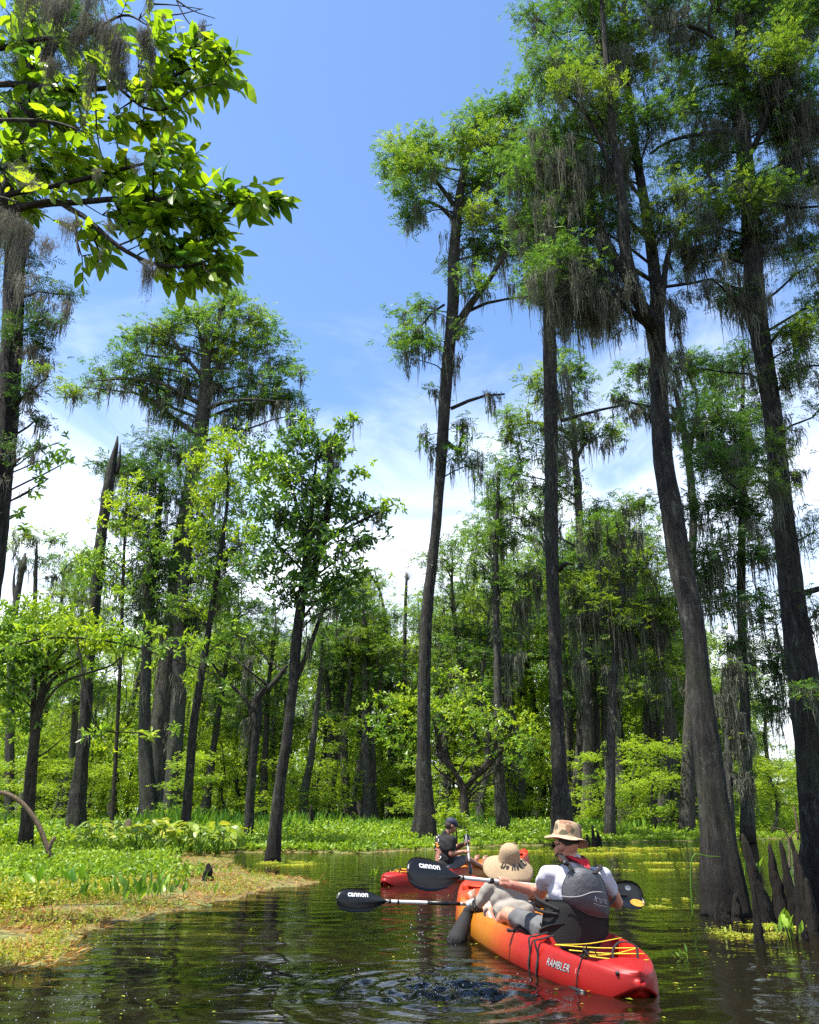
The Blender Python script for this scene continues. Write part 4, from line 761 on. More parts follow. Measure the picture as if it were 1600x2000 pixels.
broad_tree(24.0, G(250, 1655), [(215, 1655, 9), (225, 1500, 8), (235, 1300, 8), (240, 1150, 7), (245, 1020, 5), (250, 930, 3)],
    [(260, 945, 22, 14, 1, .7), (250, 985, 45, 18, 1, .8), (290, 990, 25, 18, 1, .8), (225, 1030, 35, 20, 1, .7), (280, 1040, 40, 22, 0, .7), (160, 1075, 25, 14, 0, .8), (210, 1090, 40, 22, 0, .7), (180, 1115, 40, 16, 0, .7), (265, 1110, 35, 22, 0, .6), (320, 1060, 25, 18, 0, .6), (230, 1160, 40, 20, 0, .6)],
    'thin sapling with yellowish leaves beside the broken dead trunk', ['broad', 'broad_lime'], 'bark_brown', 15, .9)
# tree at the left with several stems
broad_tree(21.0, G(55, 1665), [(48, 1668, 34), (52, 1620, 29), (58, 1540, 25), (66, 1460, 21), (72, 1410, 20), (80, 1360, 14), (90, 1300, 10), (100, 1240, 6)],
    [(40, 1200, 45, 25, 0, .9), (90, 1205, 40, 25, 1, 1), (20, 1240, 50, 30, 0, 1), (75, 1250, 50, 30, 0, 1.1), (140, 1220, 45, 22, 1, 1.1), (130, 1260, 45, 28, 0, 1), (185, 1235, 40, 22, 1, 1), (30, 1290, 55, 32, 0, 1.1), (100, 1300, 45, 28, 0, 1), (220, 1250, 35, 20, 1, .9), (20, 1345, 45, 30, 0, .9), (250, 1265, 30, 16, 0, .8), (150, 1300, 35, 20, 0, .7), (40, 1400, 45, 28, 0, .8), (-20, 1300, 50, 60, 0, .9), (115, 1335, 30, 18, 0, .6)],
    'bushy multi stemmed tree with bright layered leaves at the left edge', ['broad', 'broad_lime'], 'bark_brown', 8, .8, limbs=[([(66, 1450, 0), (65, 1380, .2), (73, 1310, .3), (85, 1260, .3)], .09, .03), ([(76, 1380, 0), (100, 1330, .1), (130, 1310, .2), (160, 1290, .2)], .06, .02), ([(70, 1480, 0), (90, 1470, .1), (125, 1440, .1)], .03, .01)], size=1.1)
# branch level with leaves over the middle of the left side
broad_tree(16.5, G(180, 1672), [(-60, 1720, 24), (-60, 1550, 16), (-50, 1400, 11), (-20, 1290, 7), (60, 1252, 4), (150, 1246, 4), (240, 1258, 4), (330, 1285, 3), (420, 1318, 3)],
    [(20, 1255, 30, 16, 0, .9), (70, 1240, 32, 16, 1, .9), (120, 1235, 30, 15, 1, .9), (170, 1240, 30, 14, 1, .8), (215, 1238, 28, 14, 1, .9), (260, 1250, 28, 14, 0, .8), (300, 1225, 20, 14, 1, .8), (320, 1265, 25, 12, 0, .7), (380, 1255, 22, 10, 1, .6), (400, 1290, 18, 10, 0, .6), (375, 1330, 14, 10, 1, .8), (290, 1430, 25, 9, 1, .6), (180, 1430, 20, 10, 0, .7), (215, 1460, 14, 8, 1, .7), (340, 1430, 16, 9, 0, .6), (430, 1340, 14, 8, 0, .5)],
    'long horizontal bough with light green whorled leaves reaching in from the left edge', ['broad', 'broad_lime'], 'bark_brown', 6, .5, size=1.0, frac=0, limbs=[([(150, 1245, 0), (170, 1350, 0), (190, 1420, 0), (240, 1430, 0), (300, 1432, 0)], .02, .01)])
# open forked bush-like tree behind the guide
broad_tree(33.0, G(907, 1646), [(907, 1650, 24), (907, 1600, 22), (906, 1560, 20), (905, 1540, 16), (893, 1515, 10), (870, 1490, 8), (855, 1470, 6)],
    [(760, 1420, 45, 22, 0, .6), (800, 1380, 45, 25, 1, .7), (860, 1360, 45, 25, 1, .7), (910, 1385, 45, 25, 1, .6), (960, 1400, 45, 25, 0, .7), (1010, 1425, 38, 22, 1, .7), (1040, 1455, 25, 20, 0, .7), (850, 1420, 40, 20, 0, .5), (790, 1460, 40, 20, 0, .5), (930, 1450, 35, 18, 0, .5), (985, 1470, 35, 20, 0, .5), (740, 1380, 25, 15, 1, .5), (880, 1320, 35, 18, 1, .5), (1020, 1500, 25, 18, 0, .5)],
    'low spreading tree with forked pale limbs on the far shore in the center', ['broad', 'broad_lime'], 'bark_brown', 6, .6,
    limbs=[([(907, 1545, 0), (925, 1520, 0), (950, 1500, 0), (975, 1470, 0), (1005, 1450, 0)], .14, .05), ([(930, 1512, 0), (960, 1480, 0), (970, 1440, 0), (975, 1410, 0)], .10, .03), ([(890, 1510, 0), (860, 1460, 0), (845, 1400, 0)], .10, .03)])

# --- trees of the left edge
Y = 8.2
T = Tree('cypress_tree', G(-75, 1800), 'mossy cypress trunk rising along the left edge behind the overhanging leaves', 'tree', None, leaf=['cyp_dark', 'cyp_yel'], mossmat='moss_near')
T.trunk([(-120, 1800, 110, Y), (-100, 1650, 80, Y), (-75, 1450, 66, Y), (-40, 1250, 56, Y), (-12, 1080, 50, Y), (0, 950, 48, Y), (12, 850, 46, Y), (22, 700, 44, Y), (28, 560, 42, Y), (32, 420, 40, Y), (40, 280, 36, Y), (52, 120, 32, Y), (60, -60, 26, Y), (66, -260, 16, Y)], sides=24, step=0.09, flute=0.1, nf=5, rough=0.02, seed=3, flutefall=1.3)
for (px, py, rx, ry, mi, dn, ms) in ((115, 575, 28, 22, 1, .7, .2), (90, 620, 30, 25, 0, .8, .3), (85, 680, 25, 25, 0, .7, .4), (95, 735, 22, 20, 1, .7, .3), (60, 760, 30, 30, 0, .7, .4), (70, 820, 22, 20, 0, .6, .3), (50, 560, 35, 30, 1, .6, .3), (50, 480, 40, 40, 0, .6, .4), (40, 650, 30, 40, 0, .7, .4),
        (30, 880, 20, 30, 0, .5, .3), (60, 100, 70, 60, 0, .8, .3), (120, 40, 70, 50, 0, .8, .3), (90, 200, 70, 60, 0, .8, .3), (40, 340, 60, 60, 0, .7, .3), (170, 100, 50, 60, 1, .5, .5), (100, -50, 120, 60, 0, .8, .2)):
    T.clump(px, py, rx, ry, Y + rng.uniform(-.5, .4), 'cyp', dn, leafmi=mi, moss=ms, mosslen=0.45, size=0.8)
for (px, py, ln, k) in ((60, 560, .8, 9), (90, 600, .6, 7), (45, 450, .9, 8), (105, 590, .45, 4), (20, 400, .9, 6), (75, 680, .5, 6), (60, 760, .5, 5), (55, 860, .3, 4)):
    C = W(px, py, Y - .1) + rng.normal(0, 1, (k, 3)) * np.array([0.10, 0.15, 0.10]); T.beard(C, ln, RP(8), 26, 0.035, fuzz=3)
T.mossy(60, 0.5, RP(8), 20, trunk=70)
T.finish()
broad_tree(9.5, G(-150, 1780), [(-150, 1780, 40), (-130, 1400, 30), (-90, 1150, 22), (-40, 1000, 14), (0, 930, 9), (40, 895, 6)],
    [(70, 875, 22, 8, 0, .6), (115, 865, 22, 10, 0, .7), (125, 905, 22, 14, 0, .8), (95, 935, 22, 10, 0, .7), (60, 960, 20, 10, 1, .7), (45, 1000, 18, 10, 0, .8), (75, 900, 25, 10, 1, .5)],
    'small spray of glossy leaves reaching from the left edge against the clouds', ['broad_dark', 'broad'], 'bark_brown', 4, .3, size=0.75)
# overhanging tree with big back-lit leaves at the top left
Y = 5.2
T = Tree('overhanging_tree', (-4.4, 6.0, 0.05), 'tree with big back lit green leaves overhanging from the top left corner', 'tree', None, bark='bark_brown', leaf=['near', 'broad_dark'], mossmat='moss_near')
P0 = np.array([-4.4, 6.0, -0.1]); T.path, T.rad = tube(T.t, [P0, P0 + [0.1, -.1, 1.5], P0 + [0.3, -.2, 3.0], P0 + [0.5, -.3, 4.6], P0 + [0.8, -.4, 6.2], P0 + [1.0, -.5, 8.5]], [0.19, 0.16, 0.14, 0.12, 0.09, 0.04], sides=16, step=0.1, flute=0.08, nf=4, rough=0.03)
def branch(pts, r0, r1, tw=None):
    return T.limb([W(a, b, c) for a, b, c in pts], r0, r1, 0.08, sides=6)
def whorl_at(P, n, spread, k=6, size=1.0, away=None):
    """short twigs from P, each with alternate drooping leaves and one at the tip"""
    for q in range(n):
        d = (away if away is not None else vec3(1, 0, 0)) + rng.normal(0, 0.75, 3); d[2] = d[2] * 0.8 - 0.05; d = d / np.linalg.norm(d)
        ln = rng.uniform(0.10, 0.24) * size; e = P + d * ln; mid = P + d * ln * .5 + np.array([0, 0, .02])
        tube(T.l, [P, mid, e], [0.0045, 0.0035, 0.002], sides=5, step=0.05)
        m_ = int(rng.integers(4, 8)); ts = np.linspace(.25, 1, m_); B = np.array([P * (1 - t_) ** 2 + 2 * mid * t_ * (1 - t_) + e * t_ * t_ for t_ in ts])
        sd = np.cross(d, [0, 0, 1.0]); sd = sd / (np.linalg.norm(sd) + 1e-6) if np.linalg.norm(sd) > .1 else np.array([1.0, 0, 0])
        sg = np.where(np.arange(m_) % 2, 1, -1) * np.where(ts == 1, 0, 1.0)
        D = d[None] * .75 + sd[None] * sg[:, None] * .8 + rng.normal(0, .22, (m_, 3)) + np.array([0, 0, -.30]) * rng.uniform(0, 1.8, (m_, 1))
        Nn = np.array([0, 0, 1.0])[None] + rng.normal(0, .45, (m_, 3)); L_ = 0.150 * size * rng.uniform(.55, 1.25, m_)
        leaves(T.c, B, D, Nn, L_, L_ * rng.uniform(.38, .52, m_), 2, 0 if rng.uniform() < .82 else 1, rng.uniform(.05, .4))
def vec3(*a): return np.array(a, float)
brs = [([(-260, 520, 5.6), (-100, 420, 5.4), (20, 380, 5.2), (120, 360, 5.1), (220, 335, 5.0), (290, 318, 5.0), (330, 315, 5.0)], .035, .006),
       ([(-200, 470, 5.5), (0, 410, 5.3), (150, 395, 5.1), (260, 388, 5.0), (380, 395, 4.9), (440, 400, 4.85), (490, 390, 4.8)], .035, .006),
       ([(-180, 520, 5.4), (60, 400, 5.1), (150, 415, 5.0), (230, 480, 4.9), (300, 515, 4.85), (370, 520, 4.8), (415, 505, 4.8)], .03, .006),
       ([(-220, 200, 5.6), (0, 165, 5.4), (120, 175, 5.2), (230, 170, 5.1), (320, 155, 5.0), (400, 120, 4.95), (440, 105, 4.9)], .035, .006),
       ([(-200, 150, 5.6), (60, 80, 5.3), (160, 70, 5.2), (240, 30, 5.1), (290, 50, 5.0)], .03, .006),
       ([(-220, 260, 5.5), (-60, 240, 5.2), (40, 235, 5.0), (110, 240, 4.9), (170, 260, 4.8)], .03, .006),
       ([(-220, 420, 5.0), (-60, 380, 4.6), (0, 385, 4.4), (35, 395, 4.3)], .02, .006),
       ([(230, 170, 5.1), (280, 210, 5.0), (320, 215, 5.0), (345, 205, 5.0)], .014, .005),
       ([(150, 415, 5.0), (150, 470, 4.95), (155, 500, 4.9)], .012, .004)]
for pts, a, b in brs:
    P0_, P1_ = T.path[int(len(T.path) * 0.6)], None
    line = branch(pts, a, b)
    T.limb([T.path[np.argmin(np.abs(T.path[:, 2] - line[0][2] + 0.6))], line[0]], a * 1.3, a, 0.3) if pts[0][0] < -150 else None
spots = [(235, 35, 3), (275, 35, 2), (345, 70, 3), (300, 90, 5), (270, 130, 6), (330, 110, 5), (370, 95, 4), (400, 115, 5), (430, 105, 3), (440, 125, 3), (380, 150, 5), (340, 165, 5), (410, 165, 3), (320, 215, 4), (350, 215, 3), (290, 175, 5), (245, 180, 5),
         (200, 150, 6), (160, 120, 6), (110, 90, 6), (60, 130, 7), (20, 90, 7), (30, 170, 7), (100, 170, 6), (150, 200, 5), (210, 230, 4), (265, 240, 4), (20, 30, 5), (60, 40, 5), (230, 290, 3), (285, 300, 4), (310, 300, 3), (335, 305, 4), (350, 330, 4), (300, 340, 5),
         (100, 240, 5), (60, 230, 4), (130, 260, 4), (160, 245, 4), (15, 220, 3), (10, 260, 5), (40, 280, 5), (100, 310, 5), (150, 310, 5), (60, 330, 6), (120, 340, 6), (180, 340, 5), (210, 360, 5), (20, 350, 5), (90, 380, 4), (30, 400, 4), (10, 385, 3), (0, 330, 5),
         (240, 370, 6), (270, 400, 6), (310, 390, 6), (340, 370, 5), (370, 400, 6), (400, 385, 4), (430, 385, 4), (465, 370, 4), (480, 385, 4), (500, 390, 4), (450, 400, 4), (330, 430, 6), (290, 440, 6), (370, 440, 5), (410, 430, 4), (250, 440, 4), (400, 460, 5), (350, 480, 6), (310, 480, 6), (270, 480, 5),
         (420, 490, 4), (380, 510, 5), (340, 520, 5), (300, 530, 4), (370, 545, 4), (330, 550, 4), (400, 530, 3), (150, 470, 3), (160, 500, 3), (190, 480, 2), (170, 440, 3), (200, 420, 4), (230, 410, 5)]
allb = np.concatenate([p for p in T.limbpts])
for (px, py, k) in spots:
    Yp = 5.3 - 0.5 * min(1, max(0, px) / 450) + rng.uniform(-.18, .18); P = W(px, py, Yp)
    j = allb[np.argmin(np.linalg.norm(allb - P, axis=1))]
    tube(T.l, [j, (j + P) / 2 + rng.normal(0, .03, 3), P], [0.008, 0.006, 0.004], sides=5, step=0.08)
    whorl_at(P, max(2, int(k * 1.2)), (0.085, 0.16, 0.075), size=1.0)
# twigs and grey moss hanging from above the frame
for pts in ([(330, -60, 5.0), (345, 0, 5.0), (375, 50, 5.0), (415, 48, 5.0)], [(345, 0, 5.0), (375, 20, 5.0), (420, 36, 5.0)], [(300, 8, 5.0), (340, 10, 5.0), (395, 18, 5.0)], [(310, 30, 5.0), (335, 62, 5.0)], [(310, 30, 5), (350, 28, 5), (397, 17, 5)], [(190, -40, 5.0), (210, 40, 4.95), (245, 90, 4.9)], [(185, 120, 4.9), (190, 260, 4.9), (205, 320, 4.9)], [(60, -60, 5.1), (300, -50, 5.0), (420, -70, 5.0)]):
    T.limb([W(a, b, c) for a, b, c in pts], 0.009, 0.003, 0.06, sides=5, hang=False)
def nearmoss(px, py, ln, rad, n, Yn=4.6, k=3):
    C = W(px, py, Yn) + rng.normal(0, 1, (k, 3)) * np.array([rad * 0.5, rad * .8, 0.03])
    beards(T.m, C, ln * rng.uniform(.9, 1.6, k), rad * .7, int(n * 1.3), 0.0030, 5, 0.008, 0, 7, 0.018)
for q in ((295, -10, .42, .02, 22), (290, 60, .65, .028, 40), (300, 90, .7, .022, 30), (395, 48, .32, .016, 16), (215, 60, .5, .07, 90), (190, 30, .6, .05, 60), (235, 90, .45, .05, 70), (175, -10, .5, .04, 40), (90, -20, .6, .05, 50), (120, 20, .55, .05, 60), (60, -10, .5, .06, 50), (150, 60, .5, .05, 50),
          (240, 140, .35, .03, 40), (105, 130, .35, .05, 50), (180, 130, .5, .03, 40), (295, 510, .30, .022, 30), (285, 518, .2, .02, 16), (190, 340, .12, .015, 10), (215, 440, .12, .02, 10), (200, 480, .3, .008, 3), (40, 430, .5, .04, 50), (50, 330, .12, .05, 30), (15, 420, .45, .04, 40), (130, 430, .25, .05, 30),
          (270, 320, .1, .02, 12), (320, 30, .12, .008, 6), (100, 480, .25, .05, 30), (280, 60, .3, .03, 30), (130, -20, .7, .05, 60)):
    nearmoss(*q)
T.finish()

# ---------------------------------------------------------------- stumps, knees, dead wood, small plants
def snag(px, py, h, w0, label, name='tree_stump', cat='stump', Y=None, lean=0.0, seed=0, m='knee', group=None, jag=0.25):
    if name == 'cypress_knee': h *= .95; w0 *= 1.1
    b = G(px, py) if Y is None else W(px, py, Y); b[2] = min(b[2], max(-0.02, float(land(b[0], b[1])[0]))) if Y is None else b[2]
    mp_ = mpp(b); hh = h * mp_ * 1.08; r = w0 * mp_ / 2; rr = np.random.default_rng(seed + int(px))
    mb = MB(); P = [b + [0, 0, -.08]]; Rr = [r * 1.15]
    for f, q in ((0.15, 1.0), (0.4, 0.8), (0.65, 0.62), (0.85, 0.42), (0.95, 0.3), (1.0, 0.12)):
        P.append(b + np.array([lean * hh * f + rr.normal(0, 0.05) * r, rr.normal(0, 0.05) * r, hh * f])); Rr.append(r * q)
    tube(mb, P, Rr, sides=16, step=hh / 18, flute=0.2, nf=3, rough=0.09, seed=seed + int(px))
    o = mb.build(name, MAT[m], None, b, smooth=True); return tag(o, label, cat, group)
snag(245, 1657, 50, 26, 'broken reddish brown stump sticking out of the leafy weeds at the left', seed=1, m='deadwood')
snag(605, 1643, 62, 16, 'narrow dark pointed snag on the far shore left of the flared cypress', seed=2)
snag(405, 1726, 34, 22, 'squat dark knobbly stump on the floating mat near the water edge', seed=3, m='knee')
for i, (px, py, h, w_, ln, lab) in enumerate(((1500, 1803, 162, 28, -.16, 'tallest pointed cypress knee, standing just right of the leaning trunk'), (1528, 1790, 132, 26, -.03, 'second tall cypress knee with a blunt notched top'), (1553, 1792, 140, 18, -.04, 'slim dark cypress knee pressed between two thicker ones'),
        (1576, 1800, 128, 30, .0, 'thick dark cypress knee under the trunk at the right edge'), (1484, 1842, 112, 16, .02, 'thin upright cypress knee closest to the leaning trunk'), (1568, 1836, 62, 20, .0, 'reddish topped short cypress knee nearest the camera'),
        (1441, 1800, 52, 20, .05, 'rounded cypress knee against the flared base of the leaning tree'), (1420, 1806, 42, 18, -.1, 'low knobbly cypress knee in front of the leaning tree base'), (1403, 1800, 52, 14, .1, 'small light tipped cypress knee at the left of the leaning tree base'),
        (1592, 1822, 100, 22, .0, 'dark cypress knee cut by the right edge of the view'), (1560, 1700, 62, 10, -.1, 'slender grey cypress knee high behind the others'), (1543, 1832, 40, 13, .05, 'tiny cypress knee amid the floating plants'))):
    snag(px, py, h, w_, lab, 'cypress_knee', 'cypress knee', lean=ln, seed=20 + i, group='cypress knees at the right')
for i, (px, py, h, w_, lab) in enumerate(((425, 1662, 20, 7, 'short thin cypress knee under the yellow leaves, nearest the inlet'), (408, 1660, 24, 8, 'small dark knee beneath the broad yellow leaves'), (448, 1663, 18, 6, 'tiny reddish knee at the corner of the inlet'),
        (1160, 1651, 36, 8, 'sharp dark knee on the far shore right of the bucket hat'), (1170, 1650, 24, 10, 'blunt dark knee just right of the sharp one on the far shore'), (1148, 1650, 20, 8, 'low dark knee nearest the bucket hat on the far shore'))):
    snag(px, py, h, w_, lab, 'cypress_knee', 'cypress knee', seed=60 + i, group='cypress knees on the far banks')
# arched dead branch at the left
mb = MB(); Y = 15.5; b = W(97, 1672, Y)
tube(mb, [W(100, 1676, Y), W(92, 1655, Y), W(78, 1618, Y), W(60, 1588, Y), (W(35, 1562, Y)), W(0, 1548, Y), W(-60, 1556, Y), W(-110, 1600, Y), W(-120, 1700, Y)], [.05, .045, .045, .042, .04, .04, .045, .05, .05], sides=10, step=.08, rough=.06)
tube(mb, [W(94, 1664, Y), W(100, 1648, Y), W(108, 1634, Y)], [.04, .035, .028], sides=9, step=.05, rough=.06)
tag(mb.build('fallen_branch', MAT['deadwood'], None, b, smooth=True), 'bare brown branch arching out of the weeds at the left edge', 'branch')
mb = MB(); Y = 11.5; b = W(1543, 1655, Y)
for pts in ([(1543, 1700, 4), (1541, 1640, 4), (1530, 1622, 3), (1505, 1615, 2)], [(1541, 1640, 4), (1552, 1625, 3), (1566, 1615, 3)], [(1560, 1640, 5), (1556, 1600, 5), (1550, 1575, 3)]):
    tube(mb, [W(q[0], q[1], Y) for q in pts], [q[2] * mpp(b) / 2 for q in pts], sides=7, step=.05, rough=.05)
tag(mb.build('dead_twig', MAT['deadwood'], None, b, smooth=True), 'thin forked dead twig standing among the knees at the right', 'twig')

# broad-leaved marsh plants on the left bank
def big_leaf_plant(px, py, Yp, size, n, label, leafm='taro', group='broad leaved marsh plants on the left bank'):
    b = W(px, py, Yp); b[2] = float(land(b[0], b[1])[0])
    root = empty('marsh_plant', tuple(b), label, 'plant', group); st, lf = MB(), MB()
    for i in range(n):
        a = rng.uniform(0, 6.28); rr = size * rng.uniform(0.15, 0.75); hh = size * rng.uniform(0.45, 1.05)
        tip = b + np.array([math.cos(a) * rr, math.sin(a) * rr, hh]); tube(st, [b + rng.normal(0, .04, 3) * [1, 1, 0], (b + tip) / 2 + np.array([0, 0, .12 * size]), tip], [.012, .010, .006], sides=5, step=.12)
        L_ = size * rng.uniform(0.3, 0.48); D = np.array([math.cos(a), math.sin(a), rng.uniform(-.5, .3)])
        leaves(lf, tip[None] - unit(D[None]) * L_ * .15, D[None], np.array([[rng.normal(0, .3), rng.normal(-.1, .3), 1.0]]), np.array([L_]), np.array([L_ * .62]), 2, 0, .3)
    st.build('stems', MAT['broad'], root, b, smooth=True); lf.build('leaves', MAT[leafm], root, b); return root
labs = ['leftmost', 'second from the left', 'third from the left', 'fourth from the left', 'fifth from the left', 'sixth from the left', 'seventh from the left', 'eighth from the left', 'ninth from the left', 'tenth from the left', 'eleventh from the left', 'twelfth from the left', 'thirteenth from the left', 'rightmost']
pts = sorted([(185, 22.5), (215, 23.5), (240, 25), (268, 22), (290, 24), (312, 21.5), (330, 23.2), (352, 21.2), (372, 22.6), (392, 21), (408, 22.4), (425, 21.5), (442, 23), (300, 26)])
for i, (px, yy) in enumerate(pts):
    big_leaf_plant(px, 1650, yy, rng.uniform(0.62, 0.85), 20, 'yellow green broad leaved plant, %s of the fourteen on the left bank' % labs[i])
def sprout(px, py, h, n, label, leafm='weed', wdt=0.3, cat='plant', name='water_plant', group=None, lean=0.3):
    b = G(px, py); zl = float(land(b[0], b[1])[0]); b[2] = max(0, zl); m_ = mpp(b); hh = h * m_
    mb = MB(); A = rnd_dirs(n, .2, 0); A[:, 2] = 0; D = A * rng.uniform(lean * .4, lean * 1.6, (n, 1)) + np.array([0, 0, 1.0])
    root = empty(name, tuple(b), label, cat, group); P = b + rng.normal(0, 1, (n, 3)) * np.array([hh * wdt, hh * wdt, 0]); P[:, 2] = b[2] - .01
    ln = hh * rng.uniform(.5, 1.05, n); leaves(mb, P, D, rnd_dirs(n, .2), ln * .6, np.full(n, hh * .03), 0)
    Pt = P + unit(D) * (ln * .45)[:, None]; leaves(mb, Pt, D + rng.normal(0, .25, (n, 3)), rnd_dirs(n, .3), ln * .6, ln * .22, 2, 0, .25)
    mb.build('leaves', MAT[leafm], root, b); return root
sprout(235, 1768, 58, 30, 'dark green upright leafy clump in front on the mat, widest of its row', 'reed', .9)
sprout(290, 1770, 50, 28, 'green leafy clump near the middle of the mat edge', 'broad', .9)
sprout(95, 1755, 66, 14, 'small clump of pointed green leaves at the left of the orange stalks', 'reed', .6)
sprout(140, 1748, 30, 8, 'sparse dark stems beside the orange stalks', 'broad_dark', .5)
sprout(330, 1762, 50, 16, 'ragged dark green tuft at the right end of the mat row', 'reed', .6)
sprout(12, 1790, 60, 12, 'tall green weed tuft at the left edge of the view', 'weed_low', .4)
sprout(400, 1715, 28, 16, 'lime sprouts behind the squat knobbly stump', 'weed', .8)
sprout(730, 1722, 34, 5, 'lone yellow green stalk in the water left of the far kayak', 'weed', .1)
sprout(1540, 1838, 58, 14, 'bright green water plant with broad leaves in front of the knees', 'weed', .25)
sprout(1497, 1822, 26, 8, 'small yellow plant between the leaning tree and the knees', 'weed_low', .3)
sprout(1425, 1826, 22, 14, 'yellowish sprouts floating before the leaning tree base', 'weed_low', 1.2)
sprout(1325, 1870, 34, 7, 'drooping green water plant floating right of the kayak', 'broad', .4, lean=.9)
sprout(1470, 1712, 40, 9, 'thin green weed behind the leaning tree at the waterline', 'reed', .3)
sprout(1590, 1745, 60, 12, 'grassy weed growing on the knees at the right edge', 'reed', .4)
mb = MB(); Yb = 9.0; b = G(1352, 1790)
tube(mb, [W(1354, 1795, Yb - .3), W(1350, 1740, Yb - .3), W(1350, 1690, Yb - .3), W(1358, 1668, Yb - .3), W(1380, 1672, Yb - .3), W(1408, 1673, Yb - .3)], [.008, .008, .007, .006, .004, .002], sides=6, step=.04)
tag(mb.build('bent_reed', MAT['reed'], None, b, smooth=True), 'single bent green reed standing in the water before the leaning tree', 'reed')
# young feathery cypress behind the guide
T = Tree('cypress_sapling', G(895, 1664), 'small lime green feathery sapling on the shore behind the man in black', 'sapling', None, bark='bark_brown', leaf=['broad_lime'])
T.trunk([(893, 1668, 4, 24), (892, 1630, 3, 24), (888, 1590, 2, 24)], sides=6, step=.1)
for q in ((880, 1580, 22, 9), (900, 1592, 20, 8), (870, 1598, 16, 7), (890, 1608, 18, 7)): T.clump(*q, 24, 'cyp', 1.1, size=.8)
T.finish()

# ---------------------------------------------------------------- the forest behind
def local_tree(seed, kind, sparse=False):
    """prototype about 1 unit = 1 m, built at the origin"""
    global rng
    keep = rng; rng = np.random.default_rng(seed)
    H = 20.0; t_, l_, c_, m_ = MB(), MB(), MB(), MB()
    bend = rng.normal(0, 0.5, (6, 2)); bend[0] = 0
    P = np.array([[*np.cumsum(bend, 0)[i] * 0.8, z] for i, z in enumerate((-0.3, 2.5, 7, 12, 16, 19.5))])
    if kind == 'slim':
        path, rad = tube(t_, P, [0.62, 0.30, 0.24, 0.19, 0.13, 0.04], sides=12, step=0.5, flute=0.16, nf=5, rough=0.04, flutefall=2, seed=seed)
        cl = [(rng.uniform(8, 20), rng.uniform(0.6, 2.6)) for _ in range(14)]
        if sparse: cl = [(rng.uniform(14, 20), rng.uniform(0.4, 1.6)) for _ in range(6)]
        for z, r in cl:
            a = rng.uniform(0, 6.28); p0 = path[np.argmin(np.abs(path[:, 2] - z + 0.8))]; c = p0 + np.array([math.cos(a) * r * (1.25 - z / 28), math.sin(a) * r * (1.25 - z / 28), 0.8 + rng.uniform(0, .4)])
            tube(l_, [p0, (p0 + c) / 2 + [0, 0, .25], c], [.07, .05, .02], sides=5, step=.5)
            K = 7; sc_ = c + rng.normal(0, 1, (K, 3)) * [0.9, 0.9, 0.4]; n = 85; i = rng.integers(0, K, n)
            fronds(c_, sc_[i] + rng.normal(0, 1, (n, 3)) * [.42, .42, .22], 8, 0.36, 0.075, int(rng.uniform() < .35))
            C = c + rng.normal(0, 1, (5, 3)) * [.9, .9, .2]; beards(m_, C, rng.uniform(.7, 2.4, 5), .12, 10, .045, 5, .03)
        k = rng.integers(8, len(path), 22); beards(m_, path[k] + rng.normal(0, .18, (22, 3)), rng.uniform(.8, 2.5, 22), .1, 9, .045, 5, .03)
    else:
        P = P * [1.3, 1.3, 0.82]
        path, rad = tube(t_, P, [0.30, 0.2, 0.15, 0.11, 0.07, 0.02], sides=10, step=0.5, flute=0.05, nf=4, rough=0.04, seed=seed)
        for q in range(30):
            z = rng.uniform(2.0, 17); a = rng.uniform(0, 6.28); r = rng.uniform(0.4, 3.2) * (1.15 - abs(z - 8) / 16)
            p0 = path[np.argmin(np.abs(path[:, 2] - z + .8))]; c = p0 + np.array([math.cos(a) * r, math.sin(a) * r, 0.9])
            tube(l_, [p0, (p0 + c) / 2 + [0, 0, .2], c], [.06, .04, .015], sides=5, step=.5)
            K = 6; sc_ = c + rng.normal(0, 1, (K, 3)) * [0.9, 0.9, 0.5]; n = 62; i = rng.integers(0, K, n)
            whorls(c_, sc_[i] + rng.normal(0, 1, (n, 3)) * [.42, .42, .3], 6, 0.24, 0.11, 0, flat=.5, up=.15, spread=.05, mi=int(rng.uniform() < .65))
        C = path[rng.integers(8, len(path), 8)] + rng.normal(0, .8, (8, 3)); beards(m_, C, rng.uniform(.6, 1.8, 8), .1, 9, .045, 5, .03)
    rng = keep
    for (k_, m2), arr in l_.F.items():
        for f in arr: c_.F.setdefault((k_, 2), []).append(f + c_.n)
    c_.V += l_.V; c_.n += l_.n
    return [('trunk', t_.mesh('trunk', MAT['bark_far'], smooth=True)),
            ('crown', c_.mesh('crown', [MAT['cyp'], MAT['cyp_yel'], MAT['bark_far']] if kind == 'slim' else [MAT['far'], MAT['broad_lime'], MAT['bark_far']])), ('hanging_moss', m_.mesh('hanging_moss', MAT['moss']))]
placed = []
def place_proto(parts, name, x, y, s, rz, label, group, sz=None):
    z = float(land(x, y)[0]); r = empty(name, (x, y, z), label, 'tree', group); r.rotation_euler = (0, 0, rz); r.scale = (s, s, sz or s)
    for nme, me in parts:
        o = bpy.data.objects.new(nme, me); COL.objects.link(o); o.parent = r
        if nme == 'hanging_moss': o['kind'] = 'stuff'
    placed.append((r, name))
slim = [local_tree(100 + i, 'slim') for i in range(5)]; poles = [local_tree(300 + i, 'slim', True) for i in range(4)]; bushy = [local_tree(200 + i, 'broad') for i in range(5)]
def top_px(px):                # how high the treeline of the photo reaches
    return float(np.interp(px, [-100, 0, 100, 200, 300, 450, 560, 640, 740, 800, 850, 900, 1000, 1100, 1250, 1330, 1450, 1520, 1570, 1700], [1130, 1120, 1200, 1190, 1130, 1150, 1200, 1180, 1130, 1140, 1180, 1130, 1080, 1010, 1060, 1130, 1250, 1380, 1390, 1380]))
